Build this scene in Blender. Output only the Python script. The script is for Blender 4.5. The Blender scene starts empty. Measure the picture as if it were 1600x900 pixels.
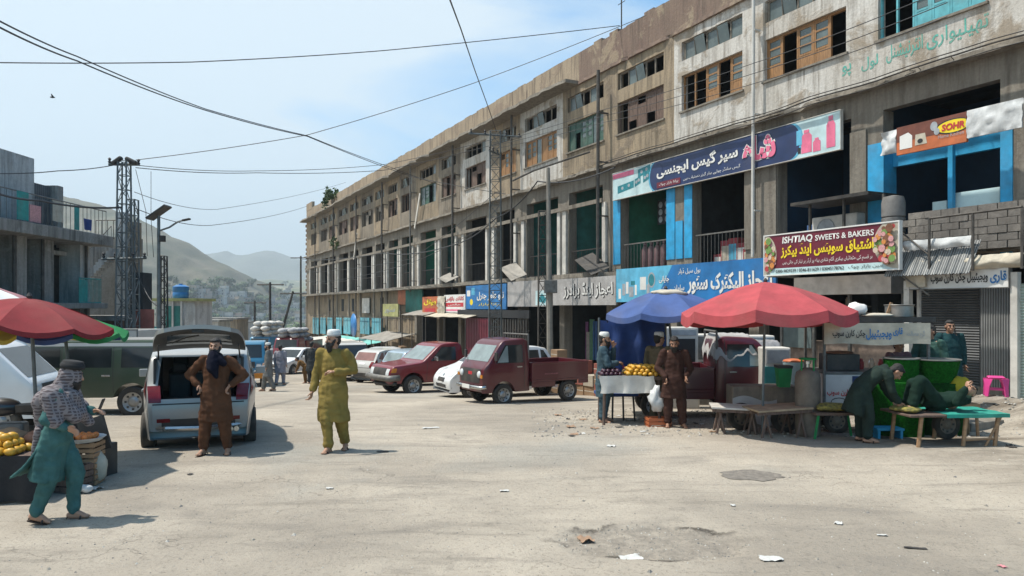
import bpy, bmesh, math, random, unicodedata
from mathutils import Vector, Matrix, noise
R = math.radians
rnd = random.Random(7)
SC = bpy.context.scene
COL = SC.collection

# ------------------------------------------------------------------ camera, sky, sun, exposure
F, EYE, HZ = 1150.0, 2.1, 480.0            # focal length in photo pixels, eye height, horizon row
cam = bpy.data.objects.new('camera', bpy.data.cameras.new('camera'))
COL.objects.link(cam)
cam.location = (0, 0, EYE)
cam.rotation_euler = (R(90), 0, 0)
cam.data.sensor_width = 36
cam.data.lens = F / 1600 * 36
cam.data.shift_y = 30 / 1600
cam.data.clip_start = 0.1
cam.data.clip_end = 40000
SC.camera = cam

SUN_EL, SUN_AZ = 65.0, -88.0               # azimuth measured from +Y towards +X: the sun stands to the left
world = bpy.data.worlds.new('World')
SC.world = world
world.use_nodes = True
wn, wl = world.node_tree.nodes, world.node_tree.links
bg = wn['Background']
sky = wn.new('ShaderNodeTexSky')
sky.sky_type = 'NISHITA'
sky.sun_disc = False
sky.sun_elevation = R(SUN_EL)
sky.sun_rotation = R(SUN_AZ)
sky.altitude = 600
sky.air_density = 1.0
sky.dust_density = 1.5
sky.ozone_density = 2.0
wtc = wn.new('ShaderNodeTexCoord')
wmap = wn.new('ShaderNodeMapping'); wmap.inputs['Scale'].default_value = (1.0, 1.0, 2.6)
wl.new(wtc.outputs['Generated'], wmap.inputs['Vector'])
wmap.inputs['Location'].default_value = (0.15, 0.4, 0.1)
wno = wn.new('ShaderNodeTexNoise'); wno.inputs['Scale'].default_value = 1.7; wno.inputs['Detail'].default_value = 7
wno.inputs['Roughness'].default_value = 0.55; wno.inputs['Distortion'].default_value = 0.5
wl.new(wmap.outputs[0], wno.inputs['Vector'])
wsep = wn.new('ShaderNodeSeparateXYZ'); wl.new(wtc.outputs['Generated'], wsep.inputs[0])
wx = wn.new('ShaderNodeMath'); wx.operation = 'MULTIPLY_ADD'; wx.inputs[1].default_value = -0.72; wx.inputs[2].default_value = 0.0
wl.new(wsep.outputs[0], wx.inputs[0])                      # thinner cloud to the east
wadd = wn.new('ShaderNodeMath'); wadd.operation = 'ADD'
wl.new(wno.outputs['Fac'], wadd.inputs[0]); wl.new(wx.outputs[0], wadd.inputs[1])
wramp = wn.new('ShaderNodeValToRGB')
wramp.color_ramp.elements[0].position = 0.42; wramp.color_ramp.elements[0].color = (0.04, 0.04, 0.04, 1)
wramp.color_ramp.elements[1].position = 0.665; wramp.color_ramp.elements[1].color = (0.86, 0.86, 0.86, 1)
wl.new(wadd.outputs[0], wramp.inputs[0])
wmix = wn.new('ShaderNodeMix'); wmix.data_type = 'RGBA'
wl.new(wramp.outputs[0], wmix.inputs[0])
wgain = wn.new('ShaderNodeMix'); wgain.data_type = 'RGBA'; wgain.blend_type = 'MULTIPLY'; wgain.inputs[0].default_value = 1
wgain.inputs[7].default_value = (0.60, 1.95, 2.4, 1)
wl.new(sky.outputs[0], wgain.inputs[6])
wl.new(wgain.outputs[2], wmix.inputs[6])
wmix.inputs[7].default_value = (9.4, 10.4, 10.8, 1)          # sunlit cloud
wl.new(wmix.outputs[2], bg.inputs['Color'])
bg.inputs['Strength'].default_value = 0.066

sun = bpy.data.objects.new('sun', bpy.data.lights.new('sun', 'SUN'))
COL.objects.link(sun)
sun.data.energy = 4.3
sun.data.angle = R(1.2)
sun.data.color = (1.0, 0.95, 0.86)
sd = Vector((math.sin(R(SUN_AZ)) * math.cos(R(SUN_EL)), math.cos(R(SUN_AZ)) * math.cos(R(SUN_EL)), math.sin(R(SUN_EL))))
sun.rotation_euler = sd.to_track_quat('Z', 'Y').to_euler()
sun.location = (-20, 0, 40)

SC.view_settings.view_transform = 'Standard'
SC.view_settings.look = 'None'
SC.view_settings.exposure = 0.58
SC.view_settings.gamma = 1
SC.render.engine = 'CYCLES'
SC.cycles.use_denoising = True
SC.cycles.max_bounces = 6
SC.cycles.diffuse_bounces = 3
SC.cycles.glossy_bounces = 3
SC.cycles.transmission_bounces = 4
SC.cycles.volume_bounces = 0
SC.cycles.caustics_reflective = False
SC.cycles.caustics_refractive = False
SC.render.use_persistent_data = False

# ------------------------------------------------------------------ where pixels of the photograph stand in the place
def wp(px, py, y):
    return Vector(((px - 800) / F * y, y, EYE + (HZ - py) / F * y))
def lerp_table(t, tab):
    if t <= tab[0][0]: return tab[0][1]
    for (a, b), (c, d) in zip(tab, tab[1:]):
        if t <= c:
            k = (t - a) / (c - a)
            return b + (d - b) * k
    return tab[-1][1]
ROADZ = [(-80, 0), (12, 0), (20, -.4), (30, -1.1), (45, -1.8), (88, -3.0), (110, -3.8), (200, -9), (350, -15), (600, -23), (1000, -2), (1500, 38), (3000, 120)]
FO = Vector((11.6, 16.7, 0)); FE = Vector((0.450, -0.893, 0)); FN = Vector((-0.893, -0.450, 0))   # facade: foot, along it, out to the street
FROT = math.atan2(-0.893, 0.450)
def gz(x, y):
    z = (lerp_table(y - 1.5, ROADZ) + lerp_table(y, ROADZ) + lerp_table(y + 1.5, ROADZ)) / 3
    q = (x - FO.x) * FN.x + (y - FO.y) * FN.y              # metres in front of the facade
    if y < 100:
        k = max(0, min(1, (5.2 - q) / 2.4)); k = k * k * (3 - 2 * k)
        z += k * lerp_table(y, [(18, .28), (24, .16), (30, .16), (60, 0)])
    return z
def gp(px, y):
    x = (px - 800) / F * y
    return Vector((x, y, gz(x, y)))
def fx(px, off=0.0):                                       # along the facade plane, off metres in front of it
    a = (px - 800) / F
    o = FO + FN * off
    return (a * o.y - o.x) / (FE.x - a * FE.y)
def fpt(s, off, z):
    p = FO + FE * s + FN * off
    return Vector((p.x, p.y, z))
def fz(px, py, off=0.0):
    p = fpt(fx(px, off), off, 0)
    return EYE + (HZ - py) / F * p.y

# ------------------------------------------------------------------ mesh builder
class MB:
    def __init__(s): s.v, s.f, s.mi, s.M, s.st = [], [], [], None, []
    def add(s, vs, fs, m=0):
        b = len(s.v); s.st.append((b, len(s.f)))
        for p in vs:
            p = Vector(p)
            s.v.append(s.M @ p if s.M else p)
        for f in fs:
            s.f.append([b + i for i in f]); s.mi.append(m)
        return s
    def box(s, c, d, m=0, rot=None, taper=1.0):
        x, y, z = d[0] / 2, d[1] / 2, d[2] / 2
        vs = [Vector((sx * x * (taper if sz > 0 else 1), sy * y * (taper if sz > 0 else 1), sz * z)) for sz in (-1, 1) for sx, sy in ((-1, -1), (1, -1), (1, 1), (-1, 1))]
        if rot: vs = [rot @ p for p in vs]
        vs = [p + Vector(c) for p in vs]
        return s.add(vs, [(3, 2, 1, 0), (4, 5, 6, 7), (0, 1, 5, 4), (1, 2, 6, 5), (2, 3, 7, 6), (3, 0, 4, 7)], m)
    def bb(s, x0, x1, y0, y1, z0, z1, m=0):
        return s.box(((x0 + x1) / 2, (y0 + y1) / 2, (z0 + z1) / 2), (abs(x1 - x0), abs(y1 - y0), abs(z1 - z0)), m)
    def tube(s, pts, r, n=8, m=0, cap=True):
        pts = [Vector(p) for p in pts]
        rs = r if isinstance(r, (list, tuple)) else [r] * len(pts)
        rings = []
        up = Vector((0, 0, 1))
        t0 = (pts[1] - pts[0]).normalized()
        if abs(t0.dot(up)) > 0.95: up = Vector((1, 0, 0))
        a = t0.cross(up).normalized()
        for i, p in enumerate(pts):
            t = (pts[min(i + 1, len(pts) - 1)] - pts[max(i - 1, 0)])
            t = t.normalized() if t.length > 1e-9 else t0
            a = (a - t * a.dot(t))
            a = a.normalized() if a.length > 1e-6 else t.orthogonal().normalized()
            b = t.cross(a)
            rings.append([p + (a * math.cos(2 * math.pi * k / n) + b * math.sin(2 * math.pi * k / n)) * rs[i] for k in range(n)])
        return s.loft(rings, cap, m)
    def loft(s, rings, cap=True, m=0, closed=True):
        n = len(rings[0]); vs = [p for r in rings for p in r]; fs = []
        for i in range(len(rings) - 1):
            for k in range(n if closed else n - 1):
                k2 = (k + 1) % n
                fs.append((i * n + k, i * n + k2, (i + 1) * n + k2, (i + 1) * n + k))
        if cap:
            fs.append(tuple(range(n - 1, -1, -1))); fs.append(tuple((len(rings) - 1) * n + k for k in range(n)))
        return s.add(vs, fs, m)
    def lathe(s, prof, c=(0, 0, 0), n=16, m=0, cap=True, sx=1, sy=1):
        c = Vector(c)
        return s.loft([[c + Vector((r * math.cos(2 * math.pi * k / n) * sx, r * math.sin(2 * math.pi * k / n) * sy, z)) for k in range(n)] for r, z in prof], cap, m)
    def ell(s, c, r, n=12, m=0, rot=None):
        c = Vector(c); rings = []
        for i in range(1, n // 2 + 2):
            th = math.pi * (i - .5) / (n // 2 + 1)
            ring = []
            for k in range(n):
                ph = 2 * math.pi * k / n
                p = Vector((r[0] * math.sin(th) * math.cos(ph), r[1] * math.sin(th) * math.sin(ph), -r[2] * math.cos(th)))
                ring.append(c + (rot @ p if rot else p))
            rings.append(ring)
        return s.loft(rings, True, m)
    def cap(s, a, b, ra, rb, n=10, m=0):                    # capsule
        a, b = Vector(a), Vector(b)
        d = (b - a).normalized() if (b - a).length > 1e-6 else Vector((0, 0, 1))
        pts, rs = [], []
        for k in (-.98, -.85, -.5, 0): pts.append(a + d * ra * k); rs.append(ra * math.sqrt(1 - k * k))
        for k in (0, .5, .85, .98): pts.append(b + d * rb * k); rs.append(rb * math.sqrt(1 - k * k))
        return s.tube(pts, rs, n, m)
    def prism(s, poly, y0, y1, m=0):                        # polygon in x,z; thickness along y
        n = len(poly)
        vs = [(x, y0, z) for x, z in poly] + [(x, y1, z) for x, z in poly]
        fs = [tuple(range(n)), tuple(range(2 * n - 1, n - 1, -1))]
        for k in range(n): fs.append((k, n + k, n + (k + 1) % n, (k + 1) % n))
        return s.add(vs, fs, m)
    def grid(s, fn, nu, nv, m=0, thick=0):
        vs = [Vector(fn(i / nu, j / nv)) for i in range(nu + 1) for j in range(nv + 1)]
        w = nv + 1
        fs = [(i * w + j, (i + 1) * w + j, (i + 1) * w + j + 1, i * w + j + 1) for i in range(nu) for j in range(nv)]
        return s.add(vs, fs, m)
    def mesh(s, name, mats, smooth=False):
        me = bpy.data.meshes.new(name)
        me.from_pydata([tuple(p) for p in s.v], [], s.f)
        for mm in (mats if isinstance(mats, (list, tuple)) else [mats]): me.materials.append(mm)
        me.polygons.foreach_set('material_index', s.mi)
        if smooth: me.polygons.foreach_set('use_smooth', [True] * len(me.polygons))
        bm = bmesh.new(); bm.from_mesh(me)
        bmesh.ops.recalc_face_normals(bm, faces=bm.faces[:])
        if smooth and smooth is not True:
            for e in bm.edges:
                if len(e.link_faces) == 2 and e.calc_face_angle(0) > R(smooth): e.smooth = False
        bm.to_mesh(me); bm.free()
        return me
    def build(s, name, mats, parent=None, smooth=False, bevel=0.0, loc=None):
        o = bpy.data.objects.new(name, s.mesh(name, mats, smooth))
        COL.objects.link(o)
        if parent: o.parent = parent
        if loc is not None: o.location = loc
        if bevel:
            b = o.modifiers.new('bevel', 'BEVEL'); b.width = bevel; b.segments = 2; b.limit_method = 'ANGLE'; b.angle_limit = R(40)
        return o

def build_each(s, name, mats, parent=None, **k):               # every added shape its own object
    ends = s.st[1:] + [(len(s.v), len(s.f))]; out = []
    for (v0, f0), (v1, f1) in zip(s.st, ends):
        b = MB(); b.v = s.v[v0:v1]; b.f = [[i - v0 for i in f] for f in s.f[f0:f1]]; b.mi = s.mi[f0:f1]
        out.append(b.build(name, mats, parent, **k))
    return out
MB.build_each = build_each

def tag(o, label=None, cat=None, group=None, kind=None):
    if label: o['label'] = label
    if cat: o['category'] = cat
    if group: o['group'] = group
    if kind: o['kind'] = kind
    return o
def thing(name, label, cat, loc=(0, 0, 0), rz=0.0, group=None):
    o = bpy.data.objects.new(name, None); COL.objects.link(o)
    o.location = loc; o.rotation_euler = (0, 0, rz); o.empty_display_size = .2
    return tag(o, label, cat, group)
def dup(root, loc=None, rz=None, label=None, group=None):
    kids = {}
    for o in COL.objects:
        if o.parent: kids.setdefault(o.parent.name, []).append(o)
    def cp(o, par):
        c = o.copy(); COL.objects.link(c)
        if par: c.parent = par
        for k in kids.get(o.name, []): cp(k, c)
        return c
    r = cp(root, None)
    if loc is not None: r.location = loc
    if rz is not None: r.rotation_euler = (0, 0, rz)
    if label: r['label'] = label
    if group: r['group'] = group
    return r

# ------------------------------------------------------------------ procedural materials
MATS = {}
def mat(name, col, rough=.7, metal=0.0, var=.25, scale=6.0, bump=0.0, col2=None, dirt=0.0, coat=0.0, spec=None, stretch=None, bscale=None, scrub=0, trans=0):
    if name in MATS: return MATS[name]
    m = bpy.data.materials.new(name); m.use_nodes = True
    n, l = m.node_tree.nodes, m.node_tree.links
    b = n['Principled BSDF']
    b.inputs['Roughness'].default_value = rough; b.inputs['Metallic'].default_value = metal
    if coat: b.inputs['Coat Weight'].default_value = coat; b.inputs['Coat Roughness'].default_value = .08
    if spec is not None: b.inputs['Specular IOR Level'].default_value = spec
    tc = n.new('ShaderNodeTexCoord'); mp = n.new('ShaderNodeMapping')
    l.new(tc.outputs['Object'], mp.inputs[0])
    if stretch: mp.inputs['Scale'].default_value = stretch
    no = n.new('ShaderNodeTexNoise'); no.inputs['Scale'].default_value = scale; no.inputs['Detail'].default_value = 6; no.inputs['Roughness'].default_value = .6
    l.new(mp.outputs[0], no.inputs['Vector'])
    rp = n.new('ShaderNodeValToRGB'); l.new(no.outputs['Fac'], rp.inputs[0])
    c2 = col2 or tuple(c * (1 - var) for c in col)
    hi = tuple(min(1, c * (1 + var * .5)) for c in col) if not col2 else col
    rp.color_ramp.elements[0].position = .32; rp.color_ramp.elements[0].color = (*c2, 1)
    rp.color_ramp.elements[1].position = .68; rp.color_ramp.elements[1].color = (*hi, 1)
    out = rp.outputs[0]
    if dirt:
        n2 = n.new('ShaderNodeTexNoise'); n2.inputs['Scale'].default_value = scale * .37; n2.inputs['Detail'].default_value = 8
        l.new(tc.outputs['Object'], n2.inputs['Vector'])
        r2 = n.new('ShaderNodeValToRGB'); r2.color_ramp.elements[0].position = .48; r2.color_ramp.elements[1].position = .72
        r2.color_ramp.elements[1].color = (dirt,) * 3 + (1,); r2.color_ramp.elements[0].color = (dirt * .18,) * 3 + (1,)
        l.new(n2.outputs['Fac'], r2.inputs[0])
        mx = n.new('ShaderNodeMix'); mx.data_type = 'RGBA'; l.new(r2.outputs[0], mx.inputs[0]); l.new(out, mx.inputs[6])
        mx.inputs[7].default_value = (.22, .18, .135, 1)
        out = mx.outputs[2]
        rr = n.new('ShaderNodeMapRange'); rr.inputs['To Min'].default_value = rough; rr.inputs['To Max'].default_value = max(rough, .8)
        l.new(r2.outputs[0], rr.inputs['Value']); l.new(rr.outputs[0], b.inputs['Roughness'])
    if scrub:                                              # dark bushes dotted over a slope
        n4 = n.new('ShaderNodeTexNoise'); n4.inputs['Scale'].default_value = scrub; n4.inputs['Detail'].default_value = 4; n4.inputs['Roughness'].default_value = .75; l.new(tc.outputs['Object'], n4.inputs['Vector'])
        r4 = n.new('ShaderNodeMapRange'); r4.inputs['From Min'].default_value = .54; r4.inputs['From Max'].default_value = .62; r4.inputs['To Max'].default_value = .8; l.new(n4.outputs['Fac'], r4.inputs['Value'])
        m4 = n.new('ShaderNodeMix'); m4.data_type = 'RGBA'; l.new(r4.outputs[0], m4.inputs[0]); l.new(out, m4.inputs[6]); m4.inputs[7].default_value = (.05, .055, .03, 1); out = m4.outputs[2]
    l.new(out, b.inputs['Base Color'])
    if trans:                                              # thin cloth lets light through
        tb = n.new('ShaderNodeBsdfTranslucent'); l.new(out, tb.inputs['Color']); ms = n.new('ShaderNodeMixShader'); ms.inputs[0].default_value = trans
        l.new(b.outputs[0], ms.inputs[1]); l.new(tb.outputs[0], ms.inputs[2]); l.new(ms.outputs[0], n['Material Output'].inputs['Surface'])
    if bump:
        bn = n.new('ShaderNodeBump'); bn.inputs['Strength'].default_value = bump; bn.inputs['Distance'].default_value = .02
        n3 = n.new('ShaderNodeTexNoise'); n3.inputs['Scale'].default_value = bscale or scale * 3; n3.inputs['Detail'].default_value = 5
        l.new(mp.outputs[0], n3.inputs['Vector']); l.new(n3.outputs['Fac'], bn.inputs['Height']); l.new(bn.outputs[0], b.inputs['Normal'])
    MATS[name] = m
    return m

def plaster(name, base, patch, stain, bare, amt=.5, bare_amt=.35, sc=.55):
    """weathered plaster: paint, faded patches, rain streaks, spots where the bare render shows"""
    m = bpy.data.materials.new(name); m.use_nodes = True
    n, l = m.node_tree.nodes, m.node_tree.links
    b = n['Principled BSDF']; b.inputs['Roughness'].default_value = .93; b.inputs['Specular IOR Level'].default_value = .15
    tc = n.new('ShaderNodeTexCoord')
    def nz(scale, det, stretch=None, dist=0.0, off=0):
        mp = n.new('ShaderNodeMapping'); l.new(tc.outputs['Object'], mp.inputs[0])
        mp.inputs['Location'].default_value = (off, off * .7, off * .3)
        if stretch: mp.inputs['Scale'].default_value = stretch
        t = n.new('ShaderNodeTexNoise'); t.inputs['Scale'].default_value = scale; t.inputs['Detail'].default_value = det; t.inputs['Roughness'].default_value = .62
        t.inputs['Distortion'].default_value = dist; l.new(mp.outputs[0], t.inputs['Vector']); return t.outputs['Fac']
    def ramp(src, a, c, v0=0.0, v1=1.0):
        r = n.new('ShaderNodeMapRange'); r.inputs['From Min'].default_value = a; r.inputs['From Max'].default_value = c
        r.inputs['To Min'].default_value = v0; r.inputs['To Max'].default_value = v1; l.new(src, r.inputs['Value']); return r.outputs[0]
    def mix(fac, c1, c2):
        x = n.new('ShaderNodeMix'); x.data_type = 'RGBA'; l.new(fac, x.inputs[0])
        for i, c in ((6, c1), (7, c2)):
            if isinstance(c, tuple): x.inputs[i].default_value = (*c, 1)
            else: l.new(c, x.inputs[i])
        return x.outputs[2]
    c = mix(ramp(nz(sc, 9, off=3), .34, .68), base, patch)
    sk = n.new('ShaderNodeMath'); sk.operation = 'MULTIPLY'; l.new(ramp(nz(1.3, 7, stretch=(5.5, 5.5, .2), dist=.3, off=33), .52, .66, 0, amt), sk.inputs[0]); l.new(ramp(nz(.45, 5, off=71), .46, .60), sk.inputs[1])
    c = mix(sk.outputs[0], c, stain)
    c = mix(ramp(nz(2.2, 9, stretch=(2.2, 2.2, .22), off=9), .47, .75, 0, amt), c, stain)
    bf = ramp(nz(.8, 12, dist=.35, off=21), .575 - .05 * bare_amt, .615, 0, min(.85, bare_amt * 1.2))
    c = mix(bf, c, bare)
    c = mix(ramp(nz(14, 4, off=5), .35, .7, 0, .28), c, stain)
    l.new(c, b.inputs['Base Color'])
    bn = n.new('ShaderNodeBump'); bn.inputs['Strength'].default_value = .55; bn.inputs['Distance'].default_value = .03
    ad = n.new('ShaderNodeMath'); ad.operation = 'ADD'; l.new(nz(9, 8), ad.inputs[0]); l.new(bf, ad.inputs[1])
    l.new(ad.outputs[0], bn.inputs['Height']); l.new(bn.outputs[0], b.inputs['Normal'])
    MATS[name] = m
    return m

def glass(name, col=(.02, .03, .035), rough=.08):
    if name in MATS: return MATS[name]
    m = mat(name, col, rough, 0, var=.3, scale=2.0, dirt=.12, spec=.6)
    return m

def stripes(name, c1, c2, scale=20, axis='X', rough=.7, metal=0, bump=.6, duty=.5):
    """corrugation, shutters, bars of colour"""
    m = bpy.data.materials.new(name); m.use_nodes = True
    n, l = m.node_tree.nodes, m.node_tree.links
    b = n['Principled BSDF']; b.inputs['Roughness'].default_value = rough; b.inputs['Metallic'].default_value = metal
    tc = n.new('ShaderNodeTexCoord'); w = n.new('ShaderNodeTexWave'); w.bands_direction = axis; w.inputs['Scale'].default_value = scale
    w.inputs['Distortion'].default_value = .15
    l.new(tc.outputs['Object'], w.inputs['Vector'])
    rp = n.new('ShaderNodeValToRGB'); rp.color_ramp.elements[0].color = (*c1, 1); rp.color_ramp.elements[1].color = (*c2, 1)
    rp.color_ramp.elements[0].position = duty - .12; rp.color_ramp.elements[1].position = duty + .12
    l.new(w.outputs['Fac'], rp.inputs[0])
    no = n.new('ShaderNodeTexNoise'); no.inputs['Scale'].default_value = 3; no.inputs['Detail'].default_value = 7; l.new(tc.outputs['Object'], no.inputs['Vector'])
    mx = n.new('ShaderNodeMix'); mx.data_type = 'RGBA'; mx.blend_type = 'MULTIPLY'; mx.inputs[0].default_value = .6
    l.new(rp.outputs[0], mx.inputs[6]); l.new(no.outputs['Color'], mx.inputs[7])
    r3 = n.new('ShaderNodeMapRange'); r3.inputs['From Min'].default_value = .25; r3.inputs['From Max'].default_value = .6; r3.inputs['To Min'].default_value = .45
    l.new(no.outputs['Fac'], r3.inputs['Value']); cmb = n.new('ShaderNodeCombineColor')
    for i in range(3): l.new(r3.outputs[0], cmb.inputs[i])
    l.new(cmb.outputs[0], mx.inputs[7])
    l.new(mx.outputs[2], b.inputs['Base Color'])
    if bump:
        bn = n.new('ShaderNodeBump'); bn.inputs['Strength'].default_value = bump; bn.inputs['Distance'].default_value = .03
        l.new(w.outputs['Fac'], bn.inputs['Height']); l.new(bn.outputs[0], b.inputs['Normal'])
    MATS[name] = m
    return m

# ------------------------------------------------------------------ lettering (right-to-left joining forms are chosen here)
FORMS = {}
for _c in list(range(0xFB50, 0xFE00)) + list(range(0xFE70, 0xFF00)):
    _d = unicodedata.decomposition(chr(_c)).split()
    if len(_d) == 2 and _d[0] in ('<initial>', '<medial>', '<final>', '<isolated>'):
        FORMS.setdefault(int(_d[1], 16), {})[_d[0][1:-1]] = _c
def urdu(s):
    out = []
    nx = lambda ch: 'initial' in FORMS.get(ord(ch), {})
    pv = lambda ch: 'final' in FORMS.get(ord(ch), {})
    for i, ch in enumerate(s):
        f = FORMS.get(ord(ch))
        if not f: out.append(ch); continue
        p = i > 0 and nx(s[i - 1]) and pv(ch)
        q = i < len(s) - 1 and nx(ch) and pv(s[i + 1])
        out.append(chr(f.get('medial' if p and q else 'final' if p else 'initial' if q else 'isolated', ord(ch))))
    return ''.join(reversed(out))
def lettering(text, x, y, z, w, h, m, parent, bold=.02, slant=0.0, rtl=True, name='lettering', thick=.004, rot=None):
    """writing fitted into a w x h box centred on x,z of the parent's front (-y) face"""
    c = bpy.data.curves.new(name, 'FONT'); c.body = urdu(text) if rtl else text
    c.offset = bold; c.shear = slant; c.extrude = 0.0; c.resolution_u = 3
    o = bpy.data.objects.new(name, c); COL.objects.link(o)
    bpy.context.view_layer.update()
    me = bpy.data.meshes.new_from_object(o.evaluated_get(bpy.context.evaluated_depsgraph_get()))
    bpy.data.objects.remove(o); bpy.data.curves.remove(c)
    xs = [v.co.x for v in me.vertices]; ys = [v.co.y for v in me.vertices]
    if not xs: return None
    sx, sy = w / max(1e-6, max(xs) - min(xs)), h / max(1e-6, max(ys) - min(ys))
    cx, cy = (max(xs) + min(xs)) / 2, (max(ys) + min(ys)) / 2
    for v in me.vertices:
        v.co = ((v.co.x - cx) * sx, 0, (v.co.y - cy) * sy)
    me.materials.clear(); me.materials.append(m)
    o = bpy.data.objects.new(name, me); COL.objects.link(o); o.parent = parent; o.location = (x, y, z)
    if rot: o.rotation_euler = rot
    return o
# ================================================================== SETTING: ground, hills, haze
def ground_material():
    m = bpy.data.materials.new('dusty_ground'); m.use_nodes = True
    n, l = m.node_tree.nodes, m.node_tree.links
    b = n['Principled BSDF']; b.inputs['Roughness'].default_value = .95; b.inputs['Specular IOR Level'].default_value = .12
    tc = n.new('ShaderNodeTexCoord')
    def nz(scale, det, stretch=None, off=0, rough=.6, dist=0):
        mp = n.new('ShaderNodeMapping'); l.new(tc.outputs['Object'], mp.inputs[0]); mp.inputs['Location'].default_value = (off, off, 0)
        if stretch: mp.inputs['Scale'].default_value = stretch
        t = n.new('ShaderNodeTexNoise'); t.inputs['Scale'].default_value = scale; t.inputs['Detail'].default_value = det
        t.inputs['Roughness'].default_value = rough; t.inputs['Distortion'].default_value = dist
        l.new(mp.outputs[0], t.inputs['Vector']); return t.outputs['Fac']
    def rng(src, a, c, v0=0.0, v1=1.0):
        r = n.new('ShaderNodeMapRange'); r.inputs['From Min'].default_value = a; r.inputs['From Max'].default_value = c
        r.inputs['To Min'].default_value = v0; r.inputs['To Max'].default_value = v1; l.new(src, r.inputs['Value']); return r.outputs[0]
    def mix(fac, c1, c2, mode='MIX'):
        x = n.new('ShaderNodeMix'); x.data_type = 'RGBA'; x.blend_type = mode
        if isinstance(fac, float): x.inputs[0].default_value = fac
        else: l.new(fac, x.inputs[0])
        for i, c in ((6, c1), (7, c2)):
            if isinstance(c, tuple): x.inputs[i].default_value = (*c, 1)
            else: l.new(c, x.inputs[i])
        return x.outputs[2]
    c = mix(rng(nz(.35, 8, off=4), .38, .62), (.30, .262, .215), (.43, .376, .306))
    c = mix(rng(nz(1.1, 9, (.5, 1.6, 1), off=11, dist=.6), .52, .72, 0, .75), c, (.225, .20, .17))       # trodden, darker earth
    c = mix(rng(nz(.23, 6, off=31), .56, .70, 0, .6), c, (.30, .295, .265))                                # old asphalt showing through
    c = mix(rng(nz(3.1, 9, off=3, rough=.7), .6, .74, 0, .55), c, (.15, .132, .112))
    c = mix(rng(nz(26, 6, off=7, rough=.8), .54, .68, 0, .75), c, (.13, .115, .095))
    c = mix(rng(nz(1.7, 10, (.35, 1.8, 1), off=41, rough=.75, dist=.4), .55, .66, 0, .5), c, (.17, .15, .125))                      # grit
    c = mix(rng(nz(41, 4, off=17, rough=.8), .62, .72, 0, .5), c, (.56, .53, .48))                       # pale chips
    v = n.new('ShaderNodeTexVoronoi'); v.inputs['Scale'].default_value = 9; l.new(tc.outputs['Object'], v.inputs['Vector'])
    c = mix(rng(v.outputs['Distance'], .05, .11, .5, 0), c, (.12, .10, .085))
    # beyond the bazaar the valley is scrub and fields
    sp = n.new('ShaderNodeSeparateXYZ'); l.new(tc.outputs['Object'], sp.inputs[0])
    val = mix(rng(nz(.012, 8, off=2), .42, .58), (.30, .25, .17), (.085, .12, .045))
    val = mix(rng(nz(.05, 6, off=8), .48, .62, 0, .8), val, (.06, .085, .03))
    c = mix(rng(sp.outputs[1], 105, 150), c, val)
    # trodden mud and refuse along the stalls, broken tarmac in the pothole
    def lin(kx, ky, k0):
        a = n.new('ShaderNodeMath'); a.operation = 'MULTIPLY_ADD'; l.new(sp.outputs[0], a.inputs[0]); a.inputs[1].default_value = kx; a.inputs[2].default_value = k0
        d = n.new('ShaderNodeMath'); d.operation = 'MULTIPLY_ADD'; l.new(sp.outputs[1], d.inputs[0]); d.inputs[1].default_value = ky; l.new(a.outputs[0], d.inputs[2]); return d.outputs[0]
    def op(o, a, b_):
        x = n.new('ShaderNodeMath'); x.operation = o
        for i, q_ in ((0, a), (1, b_)):
            if isinstance(q_, (int, float)): x.inputs[i].default_value = q_
            else: l.new(q_, x.inputs[i])
        return x.outputs[0]
    near = rng(lin(-.893, -.45, 11.6 * .893 + 16.7 * .45), 9.5, 5.5)
    mud = op('MULTIPLY', near, rng(nz(.9, 9, (.6, 1.4, 1), off=61, rough=.7, dist=.5), .44, .60, 0, .85))
    mud = op('MULTIPLY', mud, rng(sp.outputs[1], 105, 100))
    c = mix(mud, c, (.13, .105, .08))
    pe = op('POWER', op('ADD', op('POWER', op('DIVIDE', op('SUBTRACT', sp.outputs[0], POT[0]), .80), 2.0), op('POWER', op('DIVIDE', op('SUBTRACT', sp.outputs[1], POT[1]), .48), 2.0)), .5)
    pe = op('ADD', pe, op('MULTIPLY', op('SUBTRACT', nz(2.6, 6, off=2), .5), 1.1))
    c = mix(op('MULTIPLY', rng(pe, 1.05, .9), rng(nz(7, 8, off=15, rough=.75), .38, .62, .15, .8)), c, (.19, .167, .14))
    ring = op('MULTIPLY', rng(pe, .88, .98), rng(pe, 1.10, 1.0)); c = mix(op('MULTIPLY', ring, rng(nz(1.3, 4, off=77), .45, .55, 0, .9)), c, (.07, .06, .05))
    # cracks in the old surface
    vc = n.new('ShaderNodeTexVoronoi'); vc.feature = 'DISTANCE_TO_EDGE'; vc.inputs['Scale'].default_value = .55
    mpv = n.new('ShaderNodeMapping'); l.new(tc.outputs['Object'], mpv.inputs[0]); dn = n.new('ShaderNodeTexNoise'); dn.inputs['Scale'].default_value = 1.6; dn.inputs['Detail'].default_value = 6; l.new(tc.outputs['Object'], dn.inputs['Vector'])
    vm = n.new('ShaderNodeMix'); vm.data_type = 'RGBA'; vm.blend_type = 'LINEAR_LIGHT'; vm.inputs[0].default_value = .9; l.new(mpv.outputs[0], vm.inputs[6]); l.new(dn.outputs['Color'], vm.inputs[7]); l.new(vm.outputs[2], vc.inputs['Vector'])
    crk = op('MULTIPLY', rng(vc.outputs['Distance'], .012, .002), rng(nz(.45, 3, off=88), .54, .62, 0, .42)); c = mix(op('MULTIPLY', crk, rng(sp.outputs[1], 60, 40)), c, (.09, .078, .065))
    l.new(c, b.inputs['Base Color'])
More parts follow.
